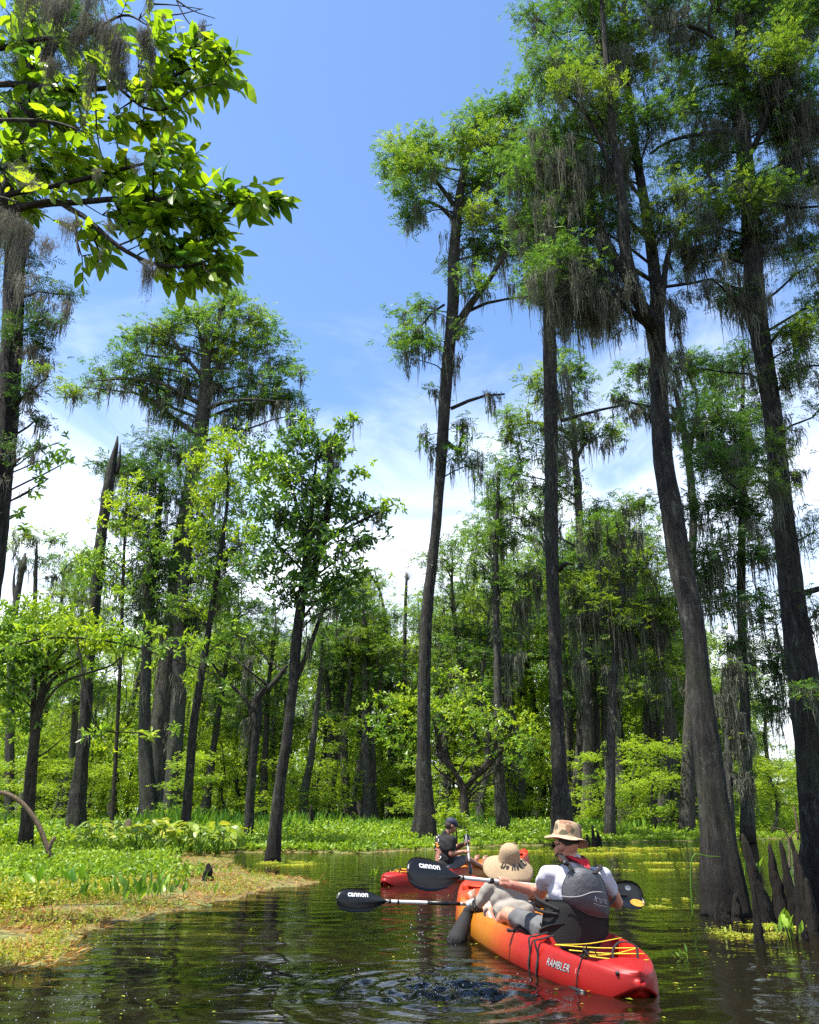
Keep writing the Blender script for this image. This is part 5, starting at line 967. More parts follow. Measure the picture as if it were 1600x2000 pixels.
LAB = {'slim': 'grey slender moss hung cypress in the wood behind the far shore', 'broad': 'bright green leafy tree in the wood behind the far shore'}
GRP = {'slim': 'slender cypresses in the wood behind the shore', 'broad': 'leafy trees in the wood behind the shore'}
r2 = np.random.default_rng(77)
def forest(kind, px, y, topy, jit=0.0):
    X = (px - 800) / F_PX * (y * cp); H = W(px, topy, y)[2]
    H = max(H, 3.5); parts = (slim if kind == 'slim' else bushy)[r2.integers(0, 5)]
    if jit: parts = poles[r2.integers(0, 4)]
    base = 20.0 if kind == 'slim' else 17.0; s = H / base
    w_ = s if kind == 'slim' else max(s, 0.5)
    place_proto(parts, 'cypress_tree' if kind == 'slim' else 'leafy_tree', X, y, (s * 0.5 + 0.45 if kind == 'slim' else s * .6 + .3), r2.uniform(0, 6.28), LAB[kind], GRP[kind], s)
# trunks whose places the photo shows
for px, y, topy in ((600, 50, 1190), (640, 46, 1150), (672, 44, 1120), (700, 55, 1150), (735, 60, 1180), (775, 52, 1105), (880, 50, 1150), (905, 60, 1130), (940, 46, 1080), (1010, 52, 1040), (1045, 60, 980), (1125, 50, 1020), (1145, 46, 1000), (1182, 44, 1050), (1208, 60, 1040), (1228, 43, 1000), (1262, 56, 1050),
                 (1283, 42, 1060), (1305, 50, 1100), (1328, 44, 1080), (1352, 58, 1120), (1440, 50, 1250), (1465, 56, 1280), (1500, 62, 1350), (120, 44, 1130), (105, 60, 1180), (30, 50, 1040), (230, 56, 1120), (395, 48, 1150), (430, 60, 1160), (462, 54, 1180), (510, 50, 1190), (555, 60, 1210), (60, 58, 1090)):
    forest('slim', px, y, topy + r2.uniform(-20, 40))
for i in range(34):
    px = 560 + 800 * (i + r2.uniform(0, 1)) / 34; forest('slim', px, r2.uniform(42, 60), top_px(px) + r2.uniform(-10, 160), 1)
for i in range(26):
    px = r2.uniform(-60, 1660); y = r2.uniform(62, 95); forest('slim', px, y, top_px(px) + r2.uniform(10, 110))
for i in range(46):
    px = -80 + 1760 * (i + r2.uniform(0, 1)) / 46; y = r2.uniform(50, 66); forest('broad', px, y, top_px(px) + r2.uniform(60, 260))
for i in range(44):
    px = -80 + 1760 * (i + r2.uniform(0, 1)) / 44; y = r2.uniform(66, 92); forest('broad', px, y, top_px(px) + r2.uniform(20, 200))
for i in range(22):            # low young trees in front of the wood
    px = -60 + 1720 * (i + r2.uniform(0, 1)) / 22; y = r2.uniform(38, 50); forest('broad', px, y, r2.uniform(1400, 1540))
# every tree of the wood gets its own label: counted outwards from the nearest big tree of the foreground
MARKS = [(52, 'the bushy left edge tree'), (150, 'the broken topped snag'), (308, 'the giant cypress'), (485, 'the crooked elbow tree'), (535, 'the leaning inlet tree'), (605, 'the pointed shore snag'), (835, 'the tall flared cypress'), (1096, 'the cypress behind the bucket hat'), (1400, 'the leaning forked cypress'), (1590, 'the right edge cypress')]
ORD = ['first', 'second', 'third', 'fourth', 'fifth', 'sixth', 'seventh', 'eighth', 'ninth', 'tenth', 'eleventh', 'twelfth', 'thirteenth', 'fourteenth', 'fifteenth', 'sixteenth', 'seventeenth', 'eighteenth', 'nineteenth', 'twentieth']
bins = {}
for r, nme in placed:
    px = 800 + F_PX * r.location.x / (r.location.y * cp); mk = min(MARKS, key=lambda q: abs(q[0] - px)); bins.setdefault((nme, mk, px < mk[0], r.location.y < 58), []).append((abs(px - mk[0]), r))
for (nme, mk, lf, fr), lst in bins.items():
    lst.sort(key=lambda q: q[0])
    for i, (_, r) in enumerate(lst):
        r['label'] = '%s in the %s wood, %s %s of %s' % ('slender grey cypress' if nme == 'cypress_tree' else 'leafy tree', 'front' if fr else 'deep', ORD[min(i, 19)], 'left' if lf else 'right', mk[1])
# pale trees and snags far left above the bushes
big_cypress(52, G(65, 1618), [(66, 1618, 12), (66, 1300, 11), (68, 1200, 10), (70, 1120, 8), (72, 1060, 4)], [(60, 1045, 30, 12, 1, .8, .2), (95, 1052, 25, 12, 1, .8, .2), (30, 1060, 25, 12, 1, .7, .3), (90, 1090, 25, 10, 0, .6, .4), (40, 1095, 25, 10, 0, .5, .5), (110, 1125, 14, 8, 1, .6, .2)],
    'pale airy cypress with a flat top far behind at the left', ['cyp', 'cyp_yel'], 20, 1.8, 8)
Y = 46; T = Tree('dead_tree_snag', G(20, 1622), 'forked dead snag far behind at the left edge under the clouds', 'dead tree', None, bark='bark_far')
T.trunk([(18, 1625, 22, Y), (20, 1400, 18, Y), (25, 1250, 16, Y), (33, 1170, 14, Y), (44, 1110, 12, Y), (50, 1080, 5, Y)], sides=10, step=.5, rough=.05); T.limb([W(31, 1180, Y), W(27, 1140, Y), W(30, 1105, Y)], .15, .04, .3)
T.beard(W(48, 1105, Y) + rng.normal(0, .2, (6, 3)), 1.8, RP(Y)); T.finish()
Y = 55; T = Tree('dead_tree', G(790, 1617), 'small bare leafless tree top rising above the wood left of the tall trunk', 'dead tree', None, bark='bark_far')
T.trunk([(788, 1617, 12, Y), (790, 1300, 9, Y), (793, 1160, 7, Y), (795, 1120, 4, Y)], sides=8, step=.6)
for (a, b_) in ((775, 1092), (781, 1086), (788, 1082), (796, 1079), (803, 1084), (810, 1090), (816, 1099), (820, 1108), (768, 1103), (774, 1112), (822, 1122)): T.limb([W(794, 1135, Y), W((794 + a) / 2 + 3, (1128 + b_) / 2, Y + .4), W(a, b_, Y + .3)], .028, .006, .3, sides=5, hang=False)
T.finish()
# far-off wood that reads as one mass
mb = MB(); n = 150000
px = rng.uniform(-900, 2500, n); y = rng.uniform(95, 135, n); X = (px - 800) / F_PX * y * 0.95
tp = np.interp(px, np.arange(-900, 2500, 50), [float(W(800, top_px(q) + rng.uniform(120, 260), 110)[2]) for q in np.arange(-900, 2500, 50)])
z = rng.uniform(0, 1, n) ** 1.4 * tp * (0.8 + 0.3 * vnoise(X, y, 0.6, 50)); k = vnoise(X, z * 1.5 + y, 0.9, 51) > -0.25
leaves(mb, np.stack([X, y, z], -1)[k], rnd_dirs(k.sum(), .7), rnd_dirs(k.sum(), .7, .6), rng.uniform(.4, .9, k.sum()), rng.uniform(.2, .45, k.sum()), 0)
tag(mb.build('distant_wood', MAT['far']), 'distant green wood closing the view behind the trees', 'wood', kind='stuff')

# ---------------------------------------------------------------- materials of boats and people
def hull_mat(name, flip=1.0):
    m, t, o = mat(name); tcn = t.nodes.new('ShaderNodeTexCoord'); s = t.nodes.new('ShaderNodeSeparateXYZ'); t.links.new(tcn.outputs['Object'], s.inputs[0])
    nz = noise(t, 3.0, 4, 0.6); f = mth(t, 'ADD', mth(t, 'MULTIPLY', s.outputs[1], 0.25), mth(t, 'MULTIPLY', nz, 0.10)); f = mth(t, 'ADD', f, 0.45)
    c = ramp(t, f, [(0.0, (0.24, 0.0025, 0.001)), (0.29, (0.26, 0.004, 0.001)), (0.38, (0.32, 0.030, 0.002)), (0.48, (0.32, 0.105, 0.003)), (0.74, (0.32, 0.12, 0.005)), (0.84, (0.40, 0.038, 0.004)), (1.0, (0.36, 0.010, 0.002))])
    sc = noise(t, 60, 4, 0.7, mscale=(1, 0.15, 1)); c = mixc(t, ramp(t, sc, [(0.55, (0, 0, 0)), (0.75, (0.2,) * 3)]), c, (0.10, 0.04, 0.02))
    gz = noise(t, 9, 5, 0.7); wl = mth(t, 'ADD', s.outputs[2], mth(t, 'MULTIPLY', gz, 0.06)); c = mixc(t, ramp(t, wl, [(0.035, (0.75,) * 3), (0.075, (0, 0, 0))]), c, (0.10, 0.035, 0.015))
    p = t.nodes.new('ShaderNodeBsdfPrincipled'); p.inputs['Specular IOR Level'].default_value = 0.35; t.links.new(ramp(t, gz, [(0.3, (0.40,) * 3), (0.7, (0.62,) * 3)]), p.inputs['Roughness'])
    t.links.new(c, p.inputs['Base Color']); t.links.new(bump(t, noise(t, 130, 2), 0.12, 0.003), p.inputs['Normal']); t.links.new(p.outputs[0], o.inputs[0]); return m
MAT['hull'] = hull_mat('sunrise_plastic')
MAT['black_plastic'] = plain('black_plastic', (0.006, 0.006, 0.007), 0.38, .2, 12, 0.15)
MAT['blade'] = plain('blade_plastic', (0.006, 0.007, 0.007), 0.38, .3, 9, 0.1, spec=0.4)
MAT['webbing'] = plain('webbing', (0.005, 0.005, 0.006), 0.8, .3, 60, 0.5)
MAT['black_mesh'] = plain('black_mesh', (0.004, 0.004, 0.0045), 0.9, .3, 40, 0.6)
MAT['pfd'] = plain('grey_nylon', (0.050, 0.053, 0.060), 0.62, .22, 14, 0.7, bscale=28)
MAT['piping'] = plain('pale_piping', (0.42, 0.43, 0.44), 0.6)
MAT['shirt_w'] = plain('white_cotton', (0.45, 0.44, 0.49), 0.85, .06, 5, 0.8, bscale=16)
MAT['shirt_t'] = plain('tan_cotton', (0.225, 0.205, 0.175), 0.9, .08, 5, 0.8, bscale=14)
MAT['cuff'] = plain('pale_blue_cotton', (0.50, 0.55, 0.62), 0.85, .08, 6, 0.4)
MAT['shirt_b'] = plain('black_cotton', (0.005, 0.005, 0.006), 0.9, .2, 5, 0.7, bscale=16)
MAT['stripe'] = plain('black_stripe', (0.01, 0.01, 0.012), 0.85)
MAT['skin'] = plain('skin', (0.46, 0.20, 0.13), 0.42, .10, 14, 0.12, bscale=90, sub=0.12)
MAT['skin2'] = plain('tanned_skin', (0.30, 0.135, 0.08), 0.45, .12, 14, 0.1, bscale=90, sub=0.1)
MAT['hair'] = plain('dark_hair', (0.03, 0.018, 0.012), 0.6, .4, 80, 0.8)
MAT['bandana'] = plain('red_bandana', (0.55, 0.012, 0.02), 0.8, .25, 30, 0.7, bscale=30)
MAT['bandana_dark'] = plain('dark_bandana', (0.11, 0.008, 0.015), 0.85, .6, 60, 0.6)
MAT['straw'] = plain('straw', (0.33, 0.235, 0.135), 0.85, .12, 90, 0.9, bscale=160)
MAT['shorts'] = plain('grey_shorts', (0.085, 0.088, 0.092), 0.85, .25, 7, 0.6, bscale=30)
MAT['sandal'] = plain('sandal', (0.05, 0.05, 0.045), 0.7, .3)
MAT['white'] = plain('white_shaft', (0.5, 0.49, 0.46), 0.35, .05)
MAT['print'] = plain('white_print', (0.75, 0.75, 0.75), 0.6, .03)
MAT['print_o'] = plain('orange_print', (0.75, 0.35, 0.04), 0.6, .2, 40)
MAT['print_p'] = plain('pink_print', (0.65, 0.25, 0.25), 0.6, .2, 40)
MAT['thread'] = plain('black_thread', (0.012, 0.012, 0.014), 0.9)
MAT['bungee'] = plain('yellow_bungee', (0.62, 0.48, 0.02), 0.6, .15, 60)
MAT['cap'] = plain('navy_cap', (0.014, 0.016, 0.04), 0.75, .5, 40)
MAT['glass'] = plain('dark_lens', (0.005, 0.005, 0.006), 0.08)
m, t, o_ = mat('camouflage'); vn = t.nodes.new('ShaderNodeTexVoronoi'); vn.inputs['Scale'].default_value = 26; vn.inputs['Randomness'].default_value = 1
tcn = t.nodes.new('ShaderNodeTexCoord'); wn = t.nodes.new('ShaderNodeTexNoise'); wn.inputs['Scale'].default_value = 22; t.links.new(tcn.outputs['Object'], wn.inputs['Vector'])
va = t.nodes.new('ShaderNodeVectorMath'); va.operation = 'MULTIPLY_ADD'; t.links.new(wn.outputs['Color'], va.inputs[0]); va.inputs[1].default_value = (.06, .06, .06); t.links.new(tcn.outputs['Object'], va.inputs[2]); t.links.new(va.outputs[0], vn.inputs['Vector'])
sp3 = t.nodes.new('ShaderNodeSeparateColor'); t.links.new(vn.outputs['Color'], sp3.inputs[0])
p_ = t.nodes.new('ShaderNodeBsdfPrincipled'); p_.inputs['Roughness'].default_value = 0.85
rr_ = ramp(t, sp3.outputs[0], [(0.0, (0.36, 0.25, 0.15)), (0.36, (0.22, 0.115, 0.065)), (0.58, (0.30, 0.21, 0.13)), (0.74, (0.085, 0.075, 0.04)), (0.9, (0.33, 0.20, 0.12))]); [n for n in t.nodes if n.type == 'VALTORGB'][-1].color_ramp.interpolation = 'CONSTANT'
t.links.new(rr_, p_.inputs['Base Color']); t.links.new(bump(t, noise(t, 50, 3), 0.5, 0.006), p_.inputs['Normal']); t.links.new(p_.outputs[0], o_.inputs[0]); MAT['camo'] = m
MAT['brim'] = plain('camo_brim', (0.36, 0.25, 0.16), 0.85, .35, 22, 0.5)

# ---------------------------------------------------------------- body tools
def vec(*a): return np.array(a, float)
def capsule(mb, a, b, ra, rb, sides=14, mi=0):
    a = np.asarray(a, float); b = np.asarray(b, float); d = b - a; L_ = np.linalg.norm(d); d = d / max(L_, 1e-6)
    P, Rr = [], []
    for ph in np.linspace(-math.pi / 2 * .92, 0, 5): P.append(a + d * ra * math.sin(ph)); Rr.append(ra * math.cos(ph))
    for f in (0.33, 0.66): P.append(a + (b - a) * f); Rr.append(ra + (rb - ra) * f)
    for ph in np.linspace(0, math.pi / 2 * .92, 5): P.append(b + d * rb * math.sin(ph)); Rr.append(rb * math.cos(ph))
    P = np.array(P); T = unit(np.gradient(P, axis=0)); ref = vec(0, 0, 1) if abs(d[2]) < .8 else vec(0, 1, 0)
    X = unit(np.cross(ref, d)[None])[0]; Y_ = np.cross(d, X); th = np.linspace(0, 2 * math.pi, sides, endpoint=False)
    V = P[:, None] + np.array(Rr)[:, None, None] * (np.cos(th)[None, :, None] * X + np.sin(th)[None, :, None] * Y_)
    n = len(P); idx = np.arange(n * sides).reshape(n, sides); A, B = idx[:-1], idx[1:]
    F = np.stack([A, np.roll(A, -1, 1), np.roll(B, -1, 1), B], -1).reshape(-1, 4)
    V = np.vstack([V.reshape(-1, 3), P[0] - d * ra * .02, P[-1] + d * rb * .02])
    T3 = np.vstack([np.stack([np.roll(idx[0], -1), idx[0], np.full(sides, n * sides)], -1), np.stack([idx[-1], np.roll(idx[-1], -1), np.full(sides, n * sides + 1)], -1)])
    mb.add(V, F, T3, mi=mi)
def ell(mb, c, r, ax=None, mi=0, n=18):
    """ellipsoid, ax = rows of the three axes"""
    ax = np.eye(3) if ax is None else np.asarray(ax, float)
    th = np.linspace(0, math.pi, n // 2 + 1)[1:-1]; ph = np.linspace(0, 2 * math.pi, n, endpoint=False)
    S_ = np.stack([np.sin(th)[:, None] * np.cos(ph)[None], np.sin(th)[:, None] * np.sin(ph)[None], np.repeat(np.cos(th)[:, None], n, 1)], -1).reshape(-1, 3)
    S_ = np.vstack([S_, [0, 0, 1], [0, 0, -1]]); V = np.asarray(c, float) + (S_ * np.asarray(r)) @ ax
    k = len(th); idx = np.arange(k * n).reshape(k, n)
    F = np.stack([idx[:-1], idx[1:], np.roll(idx[1:], -1, 1), np.roll(idx[:-1], -1, 1)], -1).reshape(-1, 4)
    T3 = np.vstack([np.stack([np.full(n, k * n), idx[0], np.roll(idx[0], -1)], -1), np.stack([np.full(n, k * n + 1), np.roll(idx[-1], -1), idx[-1]], -1)])
    mb.add(V, F, T3, mi=mi)
def melt(mb, name, m, parent, origin, voxel=0.008, smooth=6, wrinkle=0.0, wscale=9.0):
    """one continuous skin over all the shapes in mb"""
    me = mb.mesh('tmp', m, origin); o = bpy.data.objects.new('tmp', me); COL.objects.link(o)
    r = o.modifiers.new('r', 'REMESH'); r.mode = 'VOXEL'; r.voxel_size = voxel; r.use_smooth_shade = True
    s = o.modifiers.new('s', 'SMOOTH'); s.factor = 0.5; s.iterations = smooth
    dg = bpy.context.evaluated_depsgraph_get(); dg.update(); ev = o.evaluated_get(dg)
    nm = bpy.data.meshes.new_from_object(ev); bpy.data.objects.remove(o)
    nm.name = name; nm.materials.clear(); nm.materials.append(m)
    if wrinkle:
        n_ = len(nm.vertices); co = np.empty(n_ * 3, np.float32); nm.vertices.foreach_get('co', co); co = co.reshape(-1, 3); no = np.empty(n_ * 3, np.float32); nm.vertices.foreach_get('normal', no); no = no.reshape(-1, 3)
        w_ = np.sin(co[:, 0] * wscale * 3 + 2.2 * np.sin(co[:, 2] * wscale * 1.3)) * np.sin(co[:, 2] * wscale * 2.1 + co[:, 1] * wscale * 2.6 + 1.7 * np.sin(co[:, 0] * wscale * 1.1)) + 0.5 * np.sin(co[:, 2] * wscale * 5 + co[:, 0] * wscale * 4)
        co += no * (w_ * wrinkle)[:, None]; nm.vertices.foreach_set('co', co.astype(np.float32).ravel()); nm.update()
    for p in nm.polygons: p.use_smooth = True
    o = bpy.data.objects.new(name, nm); COL.objects.link(o); o.parent = parent; return o
def mesh_obj(mb, name, m, parent, origin, smooth=True): return mb.build(name, m, parent, origin, smooth=smooth)
def frame(f, up=(0, 0, 1)):
    f = unit(np.asarray(f, float)[None])[0]; r = unit(np.cross(f, up)[None])[0]; u = np.cross(r, f); return r, f, u   # right, forward, up
def head(mb, c, f, up=(0, 0, 1), s=1.0):
    r, f, u = frame(f, up); A = np.array([r, f, u]); c = np.asarray(c, float)
    ell(mb, c + u * .02 * s - f * .005 * s, np.array([.076, .094, .098]) * s, A)
    ell(mb, c - u * .045 * s + f * .025 * s, np.array([.056, .066, .066]) * s, A)
    ell(mb, c - u * .088 * s + f * .062 * s, np.array([.024, .020, .018]) * s, A)          # chin
    capsule(mb, c + f * .088 * s + u * .018 * s, c + f * .108 * s - u * .022 * s, .009 * s, .014 * s, 10)   # nose
    ell(mb, c + f * .088 * s - u * .052 * s, np.array([.024, .010, .010]) * s, A)          # lips
    ell(mb, c + f * .080 * s + u * .030 * s, np.array([.052, .012, .010]) * s, A)          # brow
    for q in (-1, 1):
        ell(mb, c + r * .078 * s * q - u * .005 * s - f * .008 * s, np.array([.012, .020, .032]) * s, A)
        ell(mb, c + r * .045 * s * q + f * .055 * s - u * .025 * s, np.array([.024, .03, .03]) * s, A)
def eyes(parent, org, c, f, s=1.0):
    r, f, u = frame(f)
    for q in (-1, 1):
        mb = MB(); ell(mb, c + r * .032 * q * s + f * .076 * s + u * .008 * s, (.012 * s,) * 3, mi=0, n=12); mesh_obj(mb, 'eye', MAT['glass'], parent, org)
def hand(mb, wrist, grip, sdir, s=1.0, rad=0.021, flip=1):
    """palm, four fingers closed round a shaft at grip, and the thumb the other way round"""
    wrist = np.asarray(wrist, float); grip = np.asarray(grip, float); sd = unit(np.asarray(sdir, float)[None])[0]
    n = wrist - grip; n = n - sd * (n @ sd); n = unit(n[None])[0]; m_ = np.cross(sd, n) * flip
    pc = lambda th, r_, off: grip + sd * off + r_ * (math.cos(th) * n + math.sin(th) * m_)
    pr = rad + .012 * s
    for off in (-.028, -.009, .009, .026): capsule(mb, wrist, pc(.25, pr + .004, off * s), .021 * s, .015 * s, 10)
    ell(mb, (wrist * .45 + pc(.2, pr, 0) * .55), np.array([.034, .030, .020]) * s, np.array([sd, n, m_]))
    for off, ln in ((-.030, .86), (-.010, 1.0), (.010, .97), (.029, .82)):
        th = [.2, 1.15, 2.15, 3.0 * ln + .15]; rr_ = [.0105, .0098, .009, .008]
        for k in range(3): capsule(mb, pc(th[k], pr, off * s), pc(th[k + 1], pr - .001 * k, off * s * .97), rr_[k] * s, rr_[k + 1] * s, 10)
    b = wrist * .55 + grip * .45 - m_ * .012 + sd * .026 * s
    capsule(mb, b, pc(-.7, pr + .002, .040 * s), .014 * s, .012 * s, 10); capsule(mb, pc(-.7, pr + .002, .040 * s), pc(-1.7, pr, .036 * s), .0115 * s, .010 * s, 10); capsule(mb, pc(-1.7, pr, .036 * s), pc(-2.5, pr, .026 * s), .010 * s, .008 * s, 10)
def arm(mb, sh, el, wr, s=1.0):
    capsule(mb, sh, el, .052 * s, .040 * s); capsule(mb, el, wr, .041 * s, .026 * s); ell(mb, el * .72 + wr * .28, np.array([.044] * 3) * s)
def project(objs_mesh, pts, origin_dir, off, back=1.0):
    bv = objs_mesh; out = []
    d = Vector(origin_dir).normalized()
    for p in pts:
        hit = bv.ray_cast(Vector(p) - d * back, d, back * 2.2)
        out.append(np.array(hit[0] - d * off) if hit[0] is not None else np.array(p))
    return np.array(out)
def bvh_of(o):
    me = o.data; return BVHTree.FromPolygons([v.co.copy() for v in me.vertices], [tuple(p.vertices) for p in me.polygons])
def lettering(txt, size, place, name, m, parent, bold=0.0, shear=0.0, spacing=1.0, refine=1):
    """text turned into a mesh, every vertex passed through place((n,2) xy) -> (n,3)"""
    cu = bpy.data.curves.new('t', 'FONT'); cu.body = txt; cu.size = size; cu.offset = bold; cu.shear = shear; cu.space_character = spacing; cu.align_x = 'CENTER'; cu.align_y = 'CENTER'; cu.resolution_u = 3
    o = bpy.data.objects.new('t', cu); COL.objects.link(o); dg = bpy.context.evaluated_depsgraph_get(); dg.update()
    me = bpy.data.meshes.new_from_object(o.evaluated_get(dg)); bpy.data.objects.remove(o)
    bm = bmesh.new(); bm.from_mesh(me); bmesh.ops.triangulate(bm, faces=bm.faces)
    if refine: bmesh.ops.subdivide_edges(bm, edges=[e for e in bm.edges if e.calc_length() > size * .25], cuts=refine)
    bmesh.ops.triangulate(bm, faces=bm.faces); bm.to_mesh(me); bm.free()
    co = np.empty(len(me.vertices) * 3, np.float32); me.vertices.foreach_get('co', co); co = co.reshape(-1, 3)
    co = place(co[:, :2]).astype(np.float32); me.vertices.foreach_set('co', co.ravel()); me.materials.clear(); me.materials.append(m); me.update()
    o = bpy.data.objects.new(name, me); COL.objects.link(o); o.parent = parent; return o

# ---------------------------------------------------------------- kayaks
KL = 3.86
def k_w(u): return 0.425 * np.maximum(1 - np.abs(u) ** 2.5, 0) ** 0.50
def k_rim(u): return 0.265 + np.where(u > 0, 0.125, 0.0) * np.abs(u) ** 3 - np.where(u < 0, 0.05, 0.0) * np.abs(u) ** 8
def well(t, a, b, e=0.018): return sstep(a, a + e, t) * (1 - sstep(b - e, b, t))
def kayak_hull(mb):
    n = 180; ts = (1 - np.cos(np.linspace(0, math.pi, n))) / 2; ts = ts * .94 + np.linspace(0, 1, n) * .06; ts = np.clip(ts, 2e-6, 1 - 2e-6)
    rows = []
    for t_ in ts:
        u = 2 * t_ - 1; w_ = float(k_w(u)); h = float(k_rim(u)); zk = -.10 + .22 * abs(u) ** 7
        if abs(t_ - .335) < .006: w_ *= .988
        deck = h + .012
        zf = deck; zf = zf + (0.10 - zf) * well(t_, .06, .27, .035); zf = zf + (0.07 - zf) * well(t_, .29, .555, .03); zf = zf + (0.07 - zf) * well(t_, .60, .83, .035); zf = zf + ((h - .05) - zf) * well(t_, .875, .94, .02)
        zc = max(zk + .02, .07)
        inn = .70 if zf < h else .70
        pts = [(0, zk), (.45 * w_, zk + .004), (.80 * w_, zk + .045), (.975 * w_, zc), (1.0 * w_, zc + .02), (.965 * w_, (zc + h) / 2 + .01), (.90 * w_, h - .03), (.86 * w_, h - .006), (.80 * w_, h), (.74 * w_, h - .004 if zf < h - .01 else h + .004), (inn * w_, (h + zf) / 2), (.66 * w_, zf), (.33 * w_, zf + (.004 if zf < h else .01)), (0, zf + (.0 if zf < h else .014))]
        rows.append([(-x, z) for x, z in pts] + [(x, z) for x, z in pts[-2:0:-1]])
    k = len(rows[0]); V = np.array([[(x, (t_ - .5) * KL, z) for x, z in r] for t_, r in zip(ts, rows)]).reshape(-1, 3); idx = np.arange(n * k).reshape(n, k)
    F = np.stack([idx[:-1], idx[1:], np.roll(idx[1:], -1, 1), np.roll(idx[:-1], -1, 1)], -1).reshape(-1, 4)
    mb.add(V, F)
def ribbon(mb, P, wdt, side, th=.003):
    """flat strap along P with its width along side"""
    P = np.asarray(P, float); side = unit(np.broadcast_to(np.asarray(side, float), P.shape)); T = unit(np.gradient(P, axis=0)); Nn = unit(np.cross(T, side)); h = wdt / 2
    V = np.stack([P + side * h + Nn * th, P - side * h + Nn * th, P - side * h - Nn * th, P + side * h - Nn * th], 1).reshape(-1, 3)
    n = len(P); idx = np.arange(n * 4).reshape(n, 4); F = np.stack([idx[:-1], np.roll(idx[:-1], -1, 1), np.roll(idx[1:], -1, 1), idx[1:]], -1).reshape(-1, 4)
    mb.add(V, F); mb.add(V[:4], np.array([[3, 2, 1, 0]])); mb.add(V[-4:], np.array([[0, 1, 2, 3]]))
def make_kayak(stern, bow, label, text=True, roll=0.0, sink=0.055, trim=0.022):
    stern = np.array([*stern, 0.0]); bow = np.array([*bow, 0.0]); c = (stern + bow) / 2; d = bow - stern; rz = math.atan2(-d[0], d[1])
    root = empty('kayak', tuple(c), label, 'kayak'); root.rotation_euler = (trim, roll, rz); root.location.z = -sink
    mb = MB(); kayak_hull(mb); hull = mb.build('hull', MAT['hull'], root)
    for p in hull.data.polygons: p.use_smooth = True
    bpy.context.view_layer.update()
    bv = bvh_of(hull)
    def side(y, z, off=.003):
        h = (None,)
        while h[0] is None and z > -.1: h = bv.ray_cast(Vector((-1, y, z)), Vector((1, 0, 0)), 2.0); z -= .01
        return np.array(h[0]) + vec(-off, 0, 0)
    # bungee cords over the stern well
    hy = lambda y: float(k_rim(2 * (y / KL))) + .012
    wx = lambda y: float(k_w(2 * (y / KL))) * .76
    ys_ = [-1.06, -1.24, -1.42, -1.58, -1.72]
    for i_, (a_, b_) in enumerate(zip(ys_[:-1], ys_[1:])):
        for sg in ((-1, 1) if i_ == 2 else ((-1) ** i_,)):
            mb = MB(); A = vec(sg * wx(a_), a_, hy(a_)); B = vec(-sg * wx(b_), b_, hy(b_)); tube(mb, [A, (A + B) / 2 - [0, 0, .012 + .003 * sg], B], [.0036] * 3, sides=6, step=.06); mb.build('bungee_cord', MAT['bungee'], root, smooth=True)
    # carrying handle with its cord, drain plug
    mb = MB(); P = [side(-1.60 + q, .085, .012) for q in (.075, .04, 0, -.04, -.075)]; tube(mb, P, [.012, .016, .017, .016, .012], sides=8, step=.02); mb.build('side_handle', MAT['black_plastic'], root, smooth=True)
    mb = MB(); P = [side(-1.60, .095, .012), side(-1.60, .17, .008), side(-1.60, .26, .008), vec(-wx(-1.6) - .01, -1.60, hy(-1.6) + .012), vec(-wx(-1.6) + .06, -1.58, hy(-1.6) + .03), vec(-wx(-1.6) + .1, -1.55, hy(-1.6) - .01)]
    tube(mb, P, [.004] * 6, sides=6, step=.02)
    for q in range(6): a_ = P[3] + rng.normal(0, .012, 3); tube(mb, [P[3], a_ + rng.normal(0, .01, 3), P[3] + rng.normal(0, .02, 3)], [.0045] * 3, sides=5, step=.01)
    mb.build('handle_cord', MAT['webbing'], root, smooth=True)
    mb = MB(); q = side(-1.86, .22, .0); ell(mb, q, (.012, .016, .014), n=10); mb.build('drain_plug', MAT['black_plastic'], root, smooth=True)
    mb = MB(); P = [vec(.10, -1.70, hy(-1.7) + .0), vec(.11, -1.66, hy(-1.7) + .07), vec(.03, -1.62, hy(-1.7) + .085), vec(-.04, -1.66, hy(-1.7) + .05), vec(-.06, -1.70, hy(-1.7))]; ribbon(mb, catmull(P, [1] * 5, .02)[0], .022, (0, 1, 0)); mb.build('stern_loop', MAT['webbing'], root, smooth=True)
    # bow cover plate and toggles
    mb = MB(); ell(mb, vec(0, 1.62, float(k_rim(.84)) + .012), (.13, .16, .022), n=20); mb.build('hatch_cover', MAT['hull'], root, smooth=True)
    mb = MB(); ell(mb, vec(-.0, 1.46, float(k_rim(.75)) + .02), (.035, .05, .02), n=12); mb.build('bow_cleat', MAT['bandana'], root, smooth=True)
    # seats: pad, back rest and straps
    for sy in (-.80, .42):
        mb = MB(); ell(mb, vec(0, sy + .08, .10), (.21, .20, .035), n=20); mb.build('seat_pad', MAT['black_mesh'], root, smooth=True)
        mb = MB(); V = []
        for a_ in np.linspace(-1, 1, 15):
            for b_ in np.linspace(0, 1, 6): V.append(vec(a_ * .235, sy - .11 + .13 * a_ * a_ - .05 * b_, .10 + b_ * ((.26 if sy < 0 else .11) - .05 * a_ ** 4)))
        V = np.array(V); V2 = V + vec(0, -.025, 0); idx = np.arange(90).reshape(15, 6); F = np.stack([idx[:-1, :-1], idx[1:, :-1], idx[1:, 1:], idx[:-1, 1:]], -1).reshape(-1, 4)
        bd = list(idx[:, 0]) + list(idx[-1, 1:]) + list(idx[::-1, -1][1:]) + list(idx[0, ::-1][1:-1]); bd = np.array(bd)
        mb.add(np.vstack([V, V2]), F, F[:, ::-1] + 90, np.stack([bd, np.roll(bd, -1), np.roll(bd, -1) + 90, bd + 90], -1)); mb.build('back_rest', MAT['black_mesh'], root, smooth=True)
